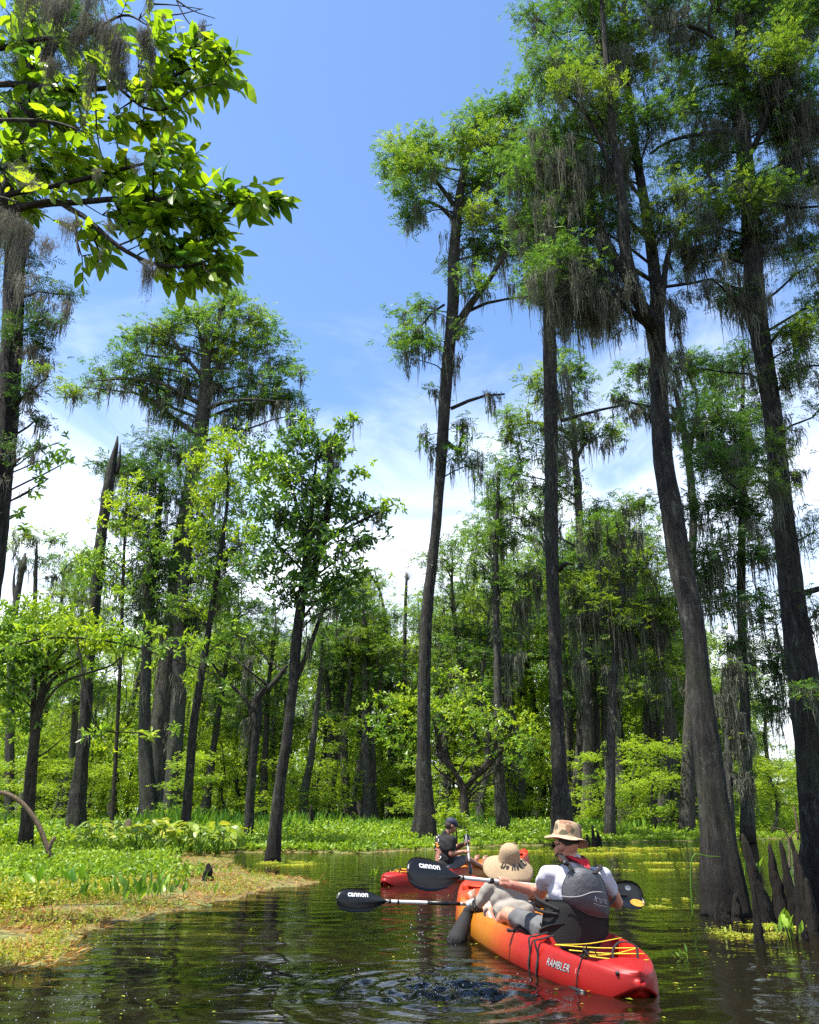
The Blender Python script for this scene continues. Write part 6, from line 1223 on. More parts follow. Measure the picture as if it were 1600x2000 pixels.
    if text:
        for y0, dy in ((-1.02, .02), (-1.14, -.06)):
            P = [vec(-.20, y0 + .10, .30), vec(-.31, y0 + .06, hy(y0) + .008), vec(-.36, y0 + .03, hy(y0) + .004), side(y0 + .01, .20, .007), side(y0, .12, .008), side(y0 - dy * .5, .05, .012), side(y0 - dy, .01, .025), side(y0 - dy * 1.4, -.04, .03)]
            mb = MB(); ribbon(mb, catmull(P, [1] * len(P), .02)[0], .026, (0, 1, 0)); mb.build('strap', MAT['webbing'], root, smooth=True)
        P = [vec(-.20, -.60, .22), vec(-.31, -.62, .30), vec(-.345, -.62, .272), vec(-.37, -.50, .262)]; mb = MB(); ribbon(mb, catmull(P, [1] * 4, .02)[0], .022, (0, .3, 1)); mb.build('strap', MAT['webbing'], root, smooth=True)
        def place(xy, y0=-1.385, z0=.175, s=1.0):
            return np.array([side(y0 - x, z0 + y + .0 * x, .0025) for x, y in xy])
        for i, (bw, mm, off) in enumerate(((.0022, 'thread', .0018), (-.0012, 'piping', .0032))):
            lettering('RAMBLER', .062, lambda xy, off=off: np.array([side(-1.385 - x, .182 + y, off) for x, y in xy]), 'hull_lettering', MAT[mm], root, bold=bw, shear=.12)
        lettering('13', .050, lambda xy: np.array([side(-1.585 - x, .182 + y, .002) for x, y in xy]), 'hull_number', MAT['print_p'], root, bold=-.0008)
    return root
K1 = make_kayak((1.345, 5.28), (.655, 9.10), 'red and amber tandem kayak in the foreground carrying two paddlers, with yellow bungee cords', True)
K2 = make_kayak((-.36, 13.1), (2.12, 15.95), 'red and orange kayak farther off carrying the man in black', False)

# ---------------------------------------------------------------- paddles
def make_paddle(A, B, up, label, text=None, bl=.44, bw=.20, up2=None, bands=(), decals=False, flat=1.0):
    """A and B are the two blade tips"""
    A = np.asarray(A, float); B = np.asarray(B, float); mid = (A + B) / 2; d = unit((B - A)[None])[0]
    root = empty('paddle', tuple(mid), label, 'paddle')
    mb = MB(); tube(mb, [A + d * bl * .95, mid, B - d * bl * .95], [.0145] * 3, sides=14, step=.3, smoothp=False); mesh_obj(mb, 'shaft', MAT['white'], root, mid)
    for (s0, s1, r_) in bands:
        mb = MB(); tube(mb, [A + d * s0, A + d * s1], [r_, r_], sides=14, smoothp=False, step=.5); mesh_obj(mb, 'grip_sleeve', MAT['black_plastic'], root, mid)
    for i, (tip, dd, u0) in enumerate(((A, d, up), (B, -d, up2 if up2 is not None else up))):
        v = np.asarray(u0, float); v = v - dd * (v @ dd); v = unit(v[None])[0]; nrm = np.cross(dd, v)
        S_ = np.array([0, .012, .04, .10, .22, .38, .55, .72, .86, .95, 1.0]); top = np.array([.05, .42, .66, .88, 1.0, 1.0, .90, .68, .40, .20, .10]); bot = np.array([.0, .30, .52, .76, .93, .98, .92, .72, .42, .20, .10])
        m_ = 9; V = []; q = np.linspace(-1, 1, m_)
        for s_, a_, b_ in zip(S_, top, bot):
            wv_ = np.where(q > 0, q * a_, q * b_) * bw / 2; V.append(tip + dd * (s_ * bl) + v[None] * wv_[:, None] + nrm[None] * ((.022 * (1 - q ** 2) * (1 if True else 0) + .012 * np.exp(-(q / .12) ** 2) * (s_ > .3))[:, None] - .02 * 4 * s_ * (1 - s_) * .5))
        V = np.array(V).reshape(-1, 3); n_ = len(S_); V2 = V - nrm * .006; idx = np.arange(n_ * m_).reshape(n_, m_)
        F = np.stack([idx[:-1, :-1], idx[1:, :-1], idx[1:, 1:], idx[:-1, 1:]], -1).reshape(-1, 4); N0 = n_ * m_
        bd = np.array(list(idx[:, 0]) + list(idx[-1, 1:]) + list(idx[::-1, -1][1:]) + list(idx[0, ::-1][1:-1]))
        mb = MB(); mb.add(np.vstack([V, V2]) - mid, F, F[:, ::-1] + N0, np.stack([bd, np.roll(bd, -1), np.roll(bd, -1) + N0, bd + N0], -1))
        tube(mb, [tip + dd * bl * .35 - mid, tip + dd * bl * 1.08 - mid], [.006, .0155], sides=10, smoothp=False)
        bl_o = mb.build('blade', MAT['blade'], root)
        for p in bl_o.data.polygons: p.use_smooth = True
        bv = bvh_of(bl_o); to_cam = unit((vec(0, 0, 1) - (tip))[None])[0]; nd = nrm if nrm @ to_cam > 0 else -nrm
        if text and i == 0:
            xd = dd if dd[0] > 0 else -dd
            def place(xy):
                pts = tip - mid + dd * bl * .42 + v * bw * .24 + xd[None] * xy[:, :1] + v[None] * xy[:, 1:2]
                return project(bv, pts, -nd, .0025, .3)
            lettering(text, .062, place, 'blade_lettering', MAT['print'], bl_o, bold=.0012)
        if decals and i == 1:
            for (sx, sy, w1, w2, mm) in ((.20, -.14, .075, .05, 'print_o'), (.35, .16, .035, .03, 'piping')):
                a_ = np.linspace(0, 6.283, 20, endpoint=False); pts = tip - mid + dd * bl * sx + v * bw * sy * 1.6 + dd[None] * (np.cos(a_) * w1)[:, None] + v[None] * (np.sin(a_) * w2 * .6)[:, None]
                pts = project(bv, np.vstack([pts, pts.mean(0)]), -nd, .003, .3); mb = MB(); mb.add(pts, np.stack([np.arange(20), np.roll(np.arange(20), -1), np.full(20, 20)], -1)); mb.build('decal', MAT[mm], bl_o)
    return root, d
PA, PB = W(795, 1703, 6.1), W(1257, 1752, 7.2)
make_paddle(PA, PB, (0.05, .45, 1), 'white shafted black paddle held by the man in the bucket hat', 'cannon', bw=.225, bands=((.70, .735, .021), (1.25, 1.29, .02)), decals=True)
PC, PD = W(657, 1757, 7.45), W(1118, 1773, 8.0)
make_paddle(PC, PD, (0.05, .3, 1), 'white shafted black paddle held low by the woman in the floppy straw hat', 'cannon', bw=.19, bands=((.53, .545, .019), (.80, 1.10, .0158)))

# ---------------------------------------------------------------- the man in the bucket hat
org = W(1118, 1850, 6.4); org[2] = .12
man = empty('person', tuple(org), 'man in a camouflage bucket hat and white shirt seen from behind with a grey pack', 'person')
Lsh, Rsh = W(1068, 1708, 6.40), W(1178, 1712, 6.42); Lel = W(1056, 1744, 6.60); pd = unit((PB - PA)[None])[0]
gl = PA + pd * (np.linalg.norm(PB - PA) * .365); gr_ = PA + pd * (np.linalg.norm(PB - PA) * .70)
lw = gl + unit((Lel - gl)[None])[0] * .075; Rel = vec(1.56, 6.62, .38); rw = gr_ + unit((Rel - gr_)[None])[0] * .075
pel = vec(1.175, 6.40, .19); neck = W(1122, 1682, 6.43); hc = W(1107, 1652, 6.45); hf = vec(-.62, .72, -.08); rT = unit((Rsh - Lsh)[None])[0]; uT = vec(.03, 0, 1); fT = np.cross(uT, rT); AT = np.array([rT, fT, uT])
b = MB(); head(b, hc, hf, s=1.0); capsule(b, neck - [0, 0, .03], hc - [0, .0, .03], .058, .055)
chest = (Lsh + Rsh) / 2 - [0, 0, .12]
def torso(mb, k=1.0, low=True):
    ell(mb, chest + [0, 0, .02], np.array([.205, .125, .19]) * k, AT); ell(mb, chest - [0, 0, .14], np.array([.175, .12, .17]) * k, AT)
    if low: ell(mb, pel + [0, 0, .03], np.array([.175, .13, .13]) * k, AT)
    capsule(mb, Lsh, Rsh, .062 * k, .062 * k); capsule(mb, (Lsh + Rsh) / 2, neck, .09 * k, .06 * k)
torso(b, .93); arm(b, Lsh, Lel, lw, 1.12); hand(b, lw, gl, pd, 1.08, flip=-1); arm(b, Rsh, Rel, rw, 1.12); hand(b, rw, gr_, pd, 1.08, flip=-1)
Lk, Rk = W(992, 1786, 6.86), vec(1.38, 7.0, .42); La, Ra = W(966, 1812, 7.22), vec(1.22, 7.32, .16); Lh, Rh = pel + [-.10, .03, -.01], pel + [.10, .03, -.01]
for h_1, k_1, a_1 in ((Lh, Lk, La), (Rh, Rk, Ra)): capsule(b, h_1, k_1, .085, .058); capsule(b, k_1, a_1, .056, .036); ell(b, k_1 * .7 + a_1 * .3, (.058,) * 3)
ft = W(957, 1788, 7.30)
def foot(mb, a_1, toe):
    capsule(mb, a_1, a_1 * .35 + toe * .65, .036, .036); d_ = unit((toe - a_1)[None])[0]; sd = unit(np.cross(d_, vec(0, 1, .2))[None])[0]
    for i, q in enumerate((-.032, -.014, .002, .016, .029)): capsule(mb, a_1 * .35 + toe * .65 + sd * q, toe + sd * q * 1.1 - d_ * (.006 * i), .014 - .001 * i, .0105 - .001 * i, 8)
foot(b, La, La + unit((ft - La)[None])[0] * .235); foot(b, Ra, Ra + vec(-.03, .10, .16))
melt(b, 'body', MAT['skin'], man, org, .0065, 5)
b = MB(); torso(b, 1.03)
for s_, e_ in ((Lsh, Lel), (Rsh, Rel)): capsule(b, s_ - [0, 0, .012], s_ * .50 + e_ * .50, .064, .060)
melt(b, 'shirt', MAT['shirt_w'], man, org, .009, 5, .0045, 11)
b = MB(); capsule(b, Lh - [0, .05, 0], Lk * .78 + Lh * .22, .10, .078); capsule(b, Rh - [0, .05, 0], Rk * .8 + Rh * .2, .10, .08); ell(b, pel, (.19, .15, .11), AT); melt(b, 'shorts', MAT['shorts'], man, org, .009, 5, .004, 13)
b = MB(); d_ = unit((ft - La)[None])[0]; sd = unit(np.cross(d_, vec(0, 1, .2))[None])[0]; fN = np.cross(sd, d_); fN = fN if fN[1] > 0 else -fN
ell(b, La + d_ * .10 + fN * .045, np.array([.060, .160, .014]), np.array([sd, d_, fN])); ribbon(b, catmull([La + d_ * .13 + sd * .045, La + d_ * .155 - fN * .038 + sd * .01, La + d_ * .12 - sd * .045], [1] * 3, .01)[0], .026, d_); mesh_obj(b, 'sandal', MAT['sandal'], man, org)
# hair, glasses, hat
b = MB(); r_, f_, u_ = frame(hf); ell(b, hc + u_ * .030 - f_ * .018, (.0785, .084, .075), np.array([r_, f_, u_])); mesh_obj(b, 'hair', MAT['hair'], man, org)
b = MB()
for q in (-1, 1):
    ell(b, hc + r_ * .036 * q + f_ * .094 + u_ * .010, (.032, .010, .022), np.array([r_, f_, u_]), n=14); tube(b, [hc + r_ * .066 * q + f_ * .085 + u_ * .016, hc + r_ * .086 * q + u_ * .012 - f_ * .01], [.005, .004], sides=6, smoothp=False)
capsule(b, hc - r_ * .012 + f_ * .100 + u_ * .014, hc + r_ * .012 + f_ * .100 + u_ * .014, .005, .005, 8); mesh_obj(b, 'sunglasses', MAT['glass'], man, org)
def lathe_hat(prof, c, r0, f0, u0, wob=0.0, k=0, seed=0, thick=.004, n=64, droop=None, sx=1.0):
    """prof: (radius, height); a closed shell a few mm thick"""
    a = np.linspace(0, 2 * math.pi, n, endpoint=False); r = np.random.default_rng(seed); ph = r.uniform(0, 6.28, 4); V = []
    for rad, h in prof:
        fr = max(0.0, (rad - k)) if k else 0.0
        z = h + wob * fr * (np.sin(2 * a + ph[0]) + .6 * np.sin(3 * a + ph[1]) + .3 * np.sin(5 * a + ph[2])); rr_ = rad * (1 + .03 * np.sin(3 * a + ph[3]))
        if droop is not None: z = z + droop(a, fr)
        V.append(c + (np.cos(a) * rr_ * sx)[:, None] * r0 + (np.sin(a) * rr_)[:, None] * f0 + z[:, None] * u0)
    V = np.array(V); m_ = len(prof); idx = np.arange(m_ * n).reshape(m_, n); F = np.stack([idx[:-1], idx[1:], np.roll(idx[1:], -1, 1), np.roll(idx[:-1], -1, 1)], -1).reshape(-1, 4)
    mb = MB(); V = V.reshape(-1, 3); V2 = V - u0 * thick; N0 = m_ * n; e = idx[-1]; mb.add(np.vstack([V, V2]), F, F[:, ::-1] + N0, np.stack([e, e + N0, np.roll(e, -1) + N0, np.roll(e, -1)], -1)); return mb
hu = unit(vec(.20, .10, 1)[None])[0]; hr_ = unit(np.cross(hf, hu)[None])[0]; hff = np.cross(hu, hr_); hcn = hc + vec(.004, -.01, .062)
mesh_obj(lathe_hat([(.0005, .112), (.03, .112), (.06, .109), (.088, .102), (.097, .092), (.102, .06), (.106, .02), (.108, .0)], hcn, hr_, hff, hu, .0, 0, 3), 'hat_crown', MAT['camo'], man, org)
mesh_obj(lathe_hat([(.1085, .004), (.109, -.002), (.125, -.008), (.145, -.016), (.160, -.024), (.165, -.027)], hcn, hr_, hff, hu, .22, .105, 5), 'hat_brim', MAT['brim'], man, org)
b = MB(); tube(b, [hc - r_ * .085 + u_ * .05, hc - r_ * .080 - u_ * .03 + f_ * .01, hc - r_ * .05 - u_ * .10 + f_ * .02], [.0025] * 3, sides=6, step=.02); mesh_obj(b, 'chin_cord', MAT['brim'], man, org)
# bandana
b = MB(); tube(b, [neck + vec(.075 * math.cos(q), .07 * math.sin(q), .012 + .008 * math.sin(2 * q)) for q in np.linspace(0, 6.1, 14)], [.021] * 14, sides=9, step=.02, rough=.12); mesh_obj(b, 'bandana_roll', MAT['bandana_dark'], man, org)
b = MB(); A_, B_, C_ = W(1108, 1672, 6.345), W(1150, 1680, 6.36), W(1153, 1699, 6.27); G_ = []; k_ = 10
for i in range(k_ + 1):
    for j in range(k_ + 1):
        s_, t_ = i / k_, j / k_; p = A_ * (1 - s_) * 1.0 + B_ * s_; q = p * (1 - t_) + C_ * t_; q = q + vec(0, -.022 * math.sin(math.pi * min(1, s_ * 1.0)) * (1 - t_) - .006 * math.sin(7 * s_ + 3 * t_), .006 * math.sin(9 * s_)); G_.append(q)
G_ = np.array(G_); idx = np.arange((k_ + 1) ** 2).reshape(k_ + 1, k_ + 1); F = np.stack([idx[:-1, :-1], idx[1:, :-1], idx[1:, 1:], idx[:-1, 1:]], -1).reshape(-1, 4); b.add(np.vstack([G_, G_ + [0, .004, 0]]), F, F[:, ::-1] + len(G_)); mesh_obj(b, 'bandana', MAT['bandana'], man, org)
# grey back panel of the life vest, black mesh below, straps
def slab(corners, Yb, bulge, th, n=14, rnd=.35, belly=0.0):
    """padded panel through four picture corners (tl, tr, br, bl) lying against the back"""
    c4 = [np.array(q, float) for q in corners]; V = []
    for i in range(n + 1):
        for j in range(n + 1):
            s_, t_ = i / n * 2 - 1, j / n * 2 - 1
            ss, tt = s_ * math.sqrt(max(0, 1 - t_ * t_ * rnd)), t_ * math.sqrt(max(0, 1 - s_ * s_ * rnd)); a_, b2 = (ss + 1) / 2, (tt + 1) / 2
            p = (c4[0] * (1 - a_) + c4[1] * a_) * (1 - b2) + (c4[3] * (1 - a_) + c4[2] * a_) * b2; e = max(abs(s_), abs(t_))
            yy = Yb + bulge * s_ * s_ - belly * (1 - s_ * s_) * math.sin(math.pi * b2 * .85) - th * math.sqrt(max(0, 1 - e ** 4)); V.append((W(p[0], p[1], yy), W(p[0], p[1], Yb + bulge * s_ * s_ + .03)))
    F_ = np.array([v[0] for v in V]); Bk = np.array([v[1] for v in V]); idx = np.arange((n + 1) ** 2).reshape(n + 1, n + 1); Q = np.stack([idx[:-1, :-1], idx[1:, :-1], idx[1:, 1:], idx[:-1, 1:]], -1).reshape(-1, 4)
    bd = np.array(list(idx[:, 0]) + list(idx[-1, 1:]) + list(idx[::-1, -1][1:]) + list(idx[0, ::-1][1:-1])); N0 = len(F_); mb = MB(); mb.add(np.vstack([F_, Bk]), Q, Q[:, ::-1] + N0, np.stack([bd, np.roll(bd, -1), np.roll(bd, -1) + N0, bd + N0], -1)); return mb
mesh_obj(slab([(1062, 1752), (1192, 1772), (1186, 1862), (1054, 1862)], 6.225, .12, .02, rnd=.12), 'life_vest_mesh', MAT['black_mesh'], man, org)
pk = mesh_obj(slab([(1110, 1688), (1178, 1700), (1200, 1806), (1088, 1764)], 6.235, .05, .055, n=20, rnd=.34, belly=.02), 'life_vest_back_panel', MAT['pfd'], man, org)
bvp = bvh_of(pk)
def on_panel(px, py, off=.003): p = W(px, py, 6.2) - org; c_ = vec(0, 0, 1) - org; d_ = unit((p - c_)[None])[0]; h = bvp.ray_cast(Vector(c_), Vector(d_), 20.0); return (np.array(h[0]) - d_ * off if h[0] is not None else p) + org
b = MB(); tube(b, [on_panel(x_, y_) for x_, y_ in ((1096, 1750), (1115, 1752), (1135, 1750), (1155, 1743), (1172, 1742), (1184, 1744))], [.0022] * 6, sides=5, step=.02); mesh_obj(b, 'panel_piping', MAT['piping'], pk, (0, 0, 0)).location = tuple(-org)
b = MB()
for st_ in (((1163, 1751), (1166, 1762), (1161, 1756), (1169, 1754)), ((1171, 1754), (1173, 1764), (1177, 1757), (1172, 1757)), ((1179, 1757), (1184, 1758), (1180, 1763), (1186, 1766)), ((1160, 1764), (1170, 1768), (1184, 1771))):
    tube(b, [on_panel(*q) for q in st_], [.0018] * len(st_), sides=5, step=.01)
mesh_obj(b, 'panel_logo', MAT['piping'], pk, (0, 0, 0)).location = tuple(-org)
def strap(pts, wdt=.032, name='life_vest_strap', m='webbing', side=(1, 0, 0)):
    b = MB(); ribbon(b, catmull(pts, [1] * len(pts), .02)[0], wdt, side, .004); return mesh_obj(b, name, MAT[m], man, org)
strap([W(1118, 1700, 6.20), W(1108, 1686, 6.235), W(1098, 1674, 6.30), W(1092, 1668, 6.40), W(1088, 1672, 6.50)], .036)
strap([W(1160, 1706, 6.20), W(1168, 1700, 6.24), W(1173, 1693, 6.30), W(1170, 1690, 6.42), W(1164, 1694, 6.5)], .034)
b = MB(); q = W(1105, 1686, 6.22); ell(b, q, (.022, .008, .016), n=10); mesh_obj(b, 'buckle', MAT['black_plastic'], man, org)
strap([W(1092, 1778, 6.24), W(1070, 1768, 6.27), W(1052, 1758, 6.33), W(1046, 1752, 6.44)], .030, side=(0, 0, 1)); strap([W(1090, 1786, 6.24), W(1066, 1782, 6.27), W(1050, 1777, 6.34), W(1045, 1774, 6.44)], .022, side=(0, 0, 1))
strap([W(1186, 1768, 6.28), W(1197, 1760, 6.33), W(1203, 1752, 6.44)], .022, side=(0, 0, 1))

# ---------------------------------------------------------------- the woman in the straw hat
org = W(990, 1795, 7.5); org[2] = .10
wom = empty('person', tuple(org), 'woman in a floppy straw hat and tan long sleeved shirt in the front seat', 'person')
Ls, Rs = W(957, 1735, 7.50), W(1024, 1738, 7.52); Le = W(938, 1766, 7.55); pdw = unit((PD - PC)[None])[0]; lenw = np.linalg.norm(PD - PC)
glw = PC + pdw * (lenw * (905 - 657) / (1118 - 657) * .985); lww = glw + unit((Le - glw)[None])[0] * .07; Re = vec(1.22, 7.72, .28); grw = PC + pdw * lenw * .78; rww = grw + unit((Re - grw)[None])[0] * .07
pl = vec(.872, 7.42, .17); nk = W(993, 1712, 7.52); hw_ = W(995, 1690, 7.56)
b = MB(); head(b, hw_, (0, 1, -.15), s=.92); capsule(b, nk - [0, 0, .03], hw_, .045, .048); arm(b, Ls, Le, lww, .75); hand(b, lww, glw, pdw, .88, .016, flip=-1); arm(b, Rs, Re, rww, .75); hand(b, rww, grw, pdw, .88, .016, flip=-1)
ell(b, (Ls + Rs) / 2 - [0, 0, .10], (.15, .10, .16)); ell(b, pl, (.15, .12, .11)); capsule(b, (Ls + Rs) / 2 - [0, 0, .1], pl, .12, .12)
for q in (-1, 1): capsule(b, pl + [.08 * q, .05, -.02], vec(.78 + .13 * q, 7.95, .26), .075, .05); capsule(b, vec(.78 + .13 * q, 7.95, .26), vec(.72 + .12 * q, 8.35, .14), .048, .034); foot(b, vec(.72 + .12 * q, 8.35, .14), vec(.71 + .12 * q, 8.42, .32))
melt(b, 'body', MAT['skin2'], wom, org, .007, 5)
b = MB(); c_ = (Ls + Rs) / 2; ell(b, c_ - [0, 0, .09], (.185, .120, .17)); ell(b, c_ - [0, 0, .20], (.190, .125, .15)); capsule(b, Ls, Rs, .058, .058); capsule(b, c_, nk - [0, 0, .02], .08, .055); ell(b, pl + [0, 0, .05], (.185, .125, .12))
capsule(b, Ls, Le, .068, .056); capsule(b, Le, Le * .3 + lww * .7, .056, .042); capsule(b, Rs, Re, .060, .050); capsule(b, Re, rww, .05, .036)
melt(b, 'shirt', MAT['shirt_t'], wom, org, .009, 5, .0045, 12)
b = MB(); capsule(b, Le * .45 + lww * .55, lww * 1.02 - Le * .02, .046, .033); melt(b, 'cuff', MAT['cuff'], wom, org, .007, 3)
for f1, f2 in ((.0, .16), (.30, .46)):
    b = MB(); ax_ = unit((lww - Ls)[None])[0]; c_0 = Le + ax_ * (f1 * .11 - .012); tube(b, [c_0, c_0 + ax_ * .008, c_0 + ax_ * .017], [.0665 - .02 * f1, .0675 - .02 * f1, .0665 - .02 * f1], sides=24, smoothp=False, cap=False); mesh_obj(b, 'sleeve_stripe', MAT['stripe'], wom, org)
b = MB(); ell(b, hw_ - [0, .01, -.01], (.078, .085, .09)); ell(b, hw_ - [0, .045, .06], (.05, .035, .05)); mesh_obj(b, 'hair', MAT['hair'], wom, org)
hb = hw_ + vec(.0, -.015, .045); u2 = unit(vec(.05, -.42, 1)[None])[0]; r2_ = unit(np.cross(vec(0, 1, 0), u2)[None])[0]; f2_ = np.cross(u2, r2_)
mesh_obj(lathe_hat([(.0005, .135), (.03, .134), (.055, .126), (.075, .108), (.086, .08), (.091, .045), (.094, .015), (.096, .004)], hb, r2_, f2_, u2, 0, 0, 3), 'hat_crown', MAT['straw'], wom, org)
brim = mesh_obj(lathe_hat([(.0955, .006), (.10, -.002), (.125, -.012), (.15, -.024), (.175, -.040), (.20, -.060), (.218, -.078)], hb, r2_, f2_, u2, .28, .11, 8, droop=lambda a, fr: -.25 * fr * np.cos(a) ** 2), 'hat_brim', MAT['straw'], wom, org)
bvb = bvh_of(brim)
def on_brim(px, py, off=.002): p = W(px, py, 7.2) - org; c_ = vec(0, 0, 1) - org; d_ = unit((p - c_)[None])[0]; h = bvb.ray_cast(Vector(c_), Vector(d_), 20.0); return np.array(h[0]) - d_ * off if h[0] is not None else None
GLY = {'D': [[(.15, 1), (.1, 0)], [(-.05, .95), (.5, .95), (.8, .5), (.5, .03), (-.05, .02), (-.12, .18)]], 'o': [[(.3, .5), (.08, .45), (.02, .2), (.2, 0), (.45, .12), (.45, .4), (.3, .5), (.6, .48)]], 'N': [[(.0, 0), (.1, 1)], [(.1, 1), (.45, .75), (.55, .3), (.6, 0)], [(.6, 0), (.75, 1), (.95, 1.02)]],
       't': [[(.22, .85), (.18, .1), (.35, 0), (.5, .12)], [(0, .55), (.45, .6)]], 'i': [[(.1, .5), (.08, .08), (.2, 0), (.32, .1)], [(.12, .72), (.16, .74)]], 's': [[(.42, .5), (.15, .5), (.12, .3), (.4, .22), (.36, .02), (.04, .02)]]}
b = MB()
pathx = [(978, 1694), (990, 1697), (1003, 1700), (1014, 1698), (1024, 1692), (1032, 1682), (1037, 1671)]; pp, _ = catmull(np.array([[x, y, 0] for x, y in pathx], float), [1] * 7, 1.0); sl = np.concatenate([[0], np.cumsum(np.linalg.norm(np.diff(pp, axis=0), axis=1))])
def at_path(s_): return np.array([np.interp(s_, sl, pp[:, 0]), np.interp(s_, sl, pp[:, 1])])
x0 = 1.0
for ch, wd_, hh_ in (('D', 9, 13), ('o', 7.5, 11), (' ', 3, 0), ('N', 9.5, 12.5), ('o', 7, 10.5), ('t', 6, 12), (' ', 2.5, 0), ('D', 8, 12), ('i', 3.5, 11), ('s', 5, 10), ('t', 5, 11)):
    for st_ in GLY.get(ch, []):
        P_ = []
        gp = np.array(st_, float); gl_ = np.concatenate([[0], np.cumsum(np.linalg.norm(np.diff(gp, axis=0), axis=1))]); gs = np.linspace(0, gl_[-1], max(3, int(gl_[-1] * 14)))
        for gx, gy in zip(np.interp(gs, gl_, gp[:, 0]), np.interp(gs, gl_, gp[:, 1])):
            s_ = x0 + gx * wd_; c0 = at_path(s_); c1 = at_path(s_ + .8); tg = (c1 - c0) / max(1e-6, np.linalg.norm(c1 - c0)); nrm_ = np.array([tg[1], -tg[0]]); q = c0 + nrm_ * gy * hh_; h_ = on_brim(q[0], q[1], .005)
            if h_ is not None: P_.append(h_)
        if len(P_) > 1: tube(b, P_, [.0044] * len(P_), sides=6, smoothp=False)
    x0 += wd_ + .8
if b.n: o = b.build('hat_lettering', MAT['thread'], brim)

# ---------------------------------------------------------------- the man in black
org = W(868, 1705, 13.9); org[2] = .10
gd = empty('person', tuple(org), 'man in a black shirt and dark cap paddling the farther kayak', 'person')
fg = vec(.80, .60, 0); rg, fg, ug = frame(fg); Yg = 13.9
cs = W(868, 1640, Yg); Rs = cs + rg * .19; Ls = cs - rg * .17 + fg * .03; nk = cs + vec(0.02, .0, .09); hg = W(881, 1613, Yg); hfd = vec(.86, .30, -.38); pg = W(864, 1695, Yg); pg[2] = max(pg[2], .16)
ga = W(912, 1634, 13.95); gb_ = W(919, 1706, 13.35); pg_d = unit((gb_ - ga)[None])[0]
h1, h2 = ga + (gb_ - ga) * .16, ga + (gb_ - ga) * .40
Re = W(882, 1668, 13.72); Le = W(894, 1655, 14.1)
w1, w2 = h2 + unit((Re - h2)[None])[0] * .07, h1 + unit((Le - h1)[None])[0] * .07
b = MB(); head(b, hg, hfd); capsule(b, nk - [0, 0, .03], hg - [0, 0, .03], .056, .052); arm(b, Rs, Re, w1, 1.1); hand(b, w1, h2, pg_d, 1.08, flip=1); arm(b, Ls, Le, w2, 1.1); hand(b, w2, h1, pg_d, 1.08, flip=1)
Ag = np.array([rg, fg, ug]); ell(b, cs - [0, 0, .12], (.18, .11, .18), Ag); ell(b, pg, (.17, .13, .12), Ag); capsule(b, cs - [0, 0, .12], pg, .13, .13); capsule(b, Rs, Ls, .055, .055)
kn = [pg + fg * .42 + rg * .12 * q + vec(0, 0, .13) for q in (-1, 1)]; an = [pg + fg * .78 + rg * .10 * q + vec(0, 0, -.02) for q in (-1, 1)]
for q, k_1, a_1 in zip((-1, 1), kn, an): capsule(b, pg + rg * .1 * q, k_1, .085, .056); capsule(b, k_1, a_1, .055, .036); foot(b, a_1, a_1 + fg * .06 + vec(0, 0, .19))
melt(b, 'body', MAT['skin2'], gd, org, .007, 5); eyes(gd, org, hg, hfd)
b = MB(); ell(b, cs - [0, 0, .11], (.205, .135, .20), Ag); ell(b, cs - [0, 0, .27], (.18, .14, .19), Ag); capsule(b, Rs, Ls, .066, .066); capsule(b, cs, nk, .09, .062); ell(b, pg + [0, 0, .03], (.19, .15, .13), Ag)
capsule(b, Rs, Rs * .42 + Re * .58, .075, .070); capsule(b, Ls, Ls * .42 + Le * .58, .075, .070); sh = melt(b, 'shirt', MAT['shirt_b'], gd, org, .009, 5, .004, 11)
b = MB(); ell(b, pg - [0, 0, .01], (.195, .16, .12), Ag)
for q, k_1 in zip((-1, 1), kn): capsule(b, pg + rg * .1 * q, k_1 * .85 + pg * .15, .10, .075)
melt(b, 'shorts', MAT['shorts'], gd, org, .01, 4)
bvs = bvh_of(sh)
def on_shirt(px, py, off=.004): p = W(px, py, 13.6) - org; c_ = vec(0, 0, 1) - org; d_ = unit((p - c_)[None])[0]; h = bvs.ray_cast(Vector(c_), Vector(d_), 30.0); return np.array(h[0]) - d_ * off if h[0] is not None else None
for mm, st_ in (('print', [(854, 1628), (858, 1631), (853, 1635), (857, 1640), (855, 1645)]), ('print_o', [(851, 1646), (856, 1648), (852, 1651), (858, 1652), (853, 1655)]), ('print_p', [(851, 1658), (856, 1660), (852, 1664), (858, 1667)]), ('print', [(855, 1670), (862, 1674), (858, 1678)])):
    P_ = [q for q in (on_shirt(*s_) for s_ in st_) if q is not None]
    if len(P_) > 1: b = MB(); tube(b, P_, [.007] * len(P_), sides=6, step=.02); b.build('shirt_print', MAT[mm], sh)
r_, f_, u_ = frame(hfd); b = MB(); ell(b, hg + u_ * .012 - f_ * .02, (.080, .088, .088), np.array([r_, f_, u_])); mesh_obj(b, 'hair', MAT['hair'], gd, org)
b = MB(); ell(b, hg + u_ * .052 - f_ * .004, (.090, .108, .078), np.array([r_, f_, u_])); ell(b, hg + u_ * .040 + f_ * .125, (.072, .07, .012), np.array([r_, f_, u_ + 0])); mesh_obj(b, 'cap', MAT['cap'], gd, org)
make_paddle(ga - pg_d * 0.05, gb_, (.9, .1, 0), 'short looking dark bladed paddle held upright by the man in black', None, bl=.26, bw=.11, up2=(.35, .9, 0), bands=((.0, .04, .02),))

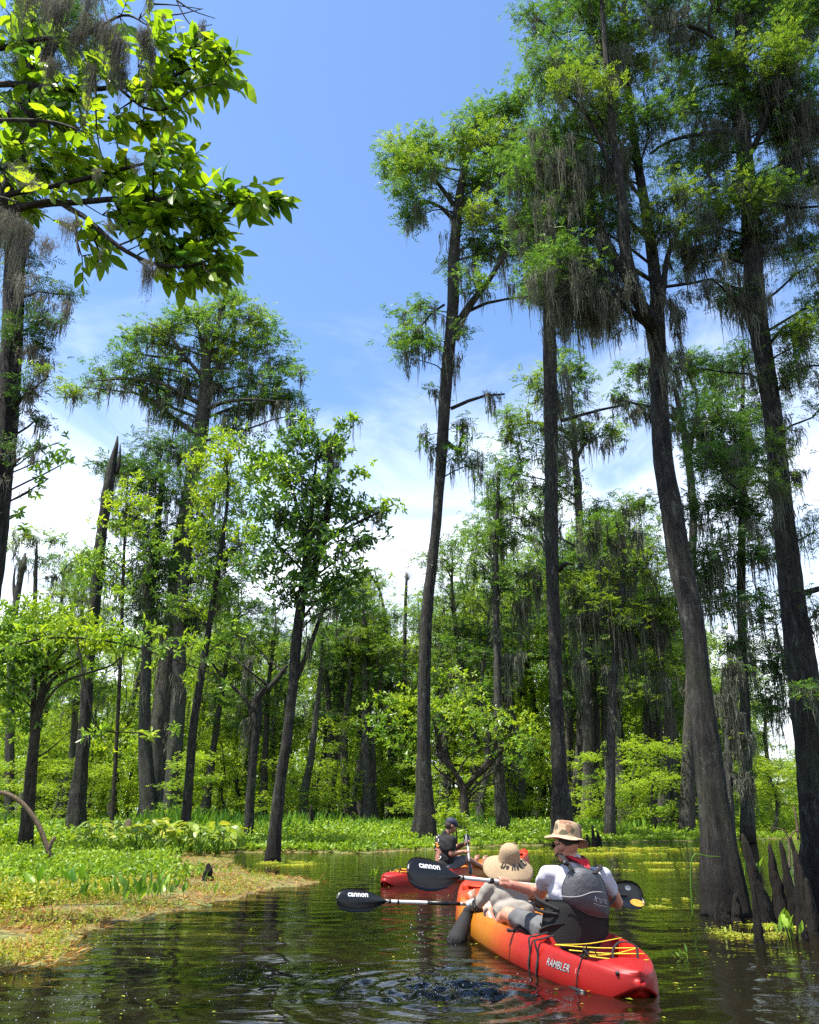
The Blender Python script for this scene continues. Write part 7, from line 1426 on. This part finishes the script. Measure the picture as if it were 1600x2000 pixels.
# ---------------------------------------------------------------- dark pouch hanging at the side of the near kayak
bg_o = W(905, 1815, 7.62); pouch = empty('dry_bag', tuple(bg_o), 'black dry bag hanging off the left side of the foreground kayak', 'bag'); b = MB()
A_, B_ = W(911, 1790, 7.60), W(893, 1836, 7.50); capsule(b, A_, B_, .050, .085); ell(b, B_ + [0, 0, -.01], (.09, .07, .05)); ell(b, A_ + [0.01, 0, .03], (.04, .035, .05)); melt(b, 'sack', MAT['webbing'], pouch, bg_o, .008, 5, .003, 8)
for P_ in ([W(905, 1780, 7.6), W(925, 1783, 7.62), W(945, 1795, 7.66), W(952, 1806, 7.7)], [W(908, 1810, 7.53), W(926, 1808, 7.56), (W(942, 1798, 7.62)), W(950, 1786, 7.7)]):
    b = MB(); ribbon(b, catmull(P_, [1] * 4, .02)[0], .024, (0, 0, 1)); mesh_obj(b, 'strap', MAT['webbing'], pouch, bg_o)

# ---------------------------------------------------------------- splashes
MAT['drop'] = plain('water_drops', (0.75, 0.78, 0.80), 0.05, .02, 5, spec=.8)
m, t, o_ = mat('clear_drops'); p_ = t.nodes.new('ShaderNodeBsdfPrincipled'); p_.inputs['Transmission Weight'].default_value = .6; p_.inputs['IOR'].default_value = 1.333; p_.inputs['Roughness'].default_value = .08; p_.inputs['Base Color'].default_value = (.9, .92, .95, 1); t.links.new(p_.outputs[0], o_.inputs[0]); MAT['drop'] = m
def drops(n, c, spread, r0, r1, label, zf=None):
    mb = MB(); P = np.asarray(c) + rng.normal(0, 1, (n, 3)) * np.array(spread); P[:, 2] = np.abs(P[:, 2])
    for p in P: ell(mb, p, (rng.uniform(r0, r1),) * 2 + (rng.uniform(r0, r1) * 1.3,), n=6)
    tag(mb.build('splash_drops', MAT['drop'], None, tuple(c)), label, 'splash', kind='stuff')
sp = vec(SPL[0], SPL[1], 0)
drops(70, sp + [0.02, 0, 0.0], (.20, .09, .035), .0012, .005, 'fine splash drops over the churned water in front of the kayak')
drops(90, sp + [-0.02, 0.05, 0.08], (.015, .03, .16), .001, .003, 'thin spray of drops thrown up from the churned water')
drops(30, W(815, 1745, 6.3) * [1, 1, .4], (.05, .03, .08), .0015, .004, 'few drops falling from the raised paddle blade')
mb = MB(); n = 420; P = np.array([G(px_, py_) for px_, py_ in np.concatenate([rng.normal(0, 1, (90, 2)) * [120, 14] + [860, 1925], rng.normal(0, 1, (90, 2)) * [60, 25] + [210, 1830], rng.normal(0, 1, (60, 2)) * [120, 14] + [540, 1900], rng.normal(0, 1, (70, 2)) * [90, 22] + [140, 1950]])]); n = len(P)
P[:, 2] = waves(P[:, 0], P[:, 1]) + .001
for p in P: ell(mb, p, (rng.uniform(.0015, .005), rng.uniform(.0015, .004), .002), n=6)
tag(mb.build('foam_bubbles', MAT['drop']), 'scattered foam bubbles on the dark water near the camera', 'foam', kind='stuff')
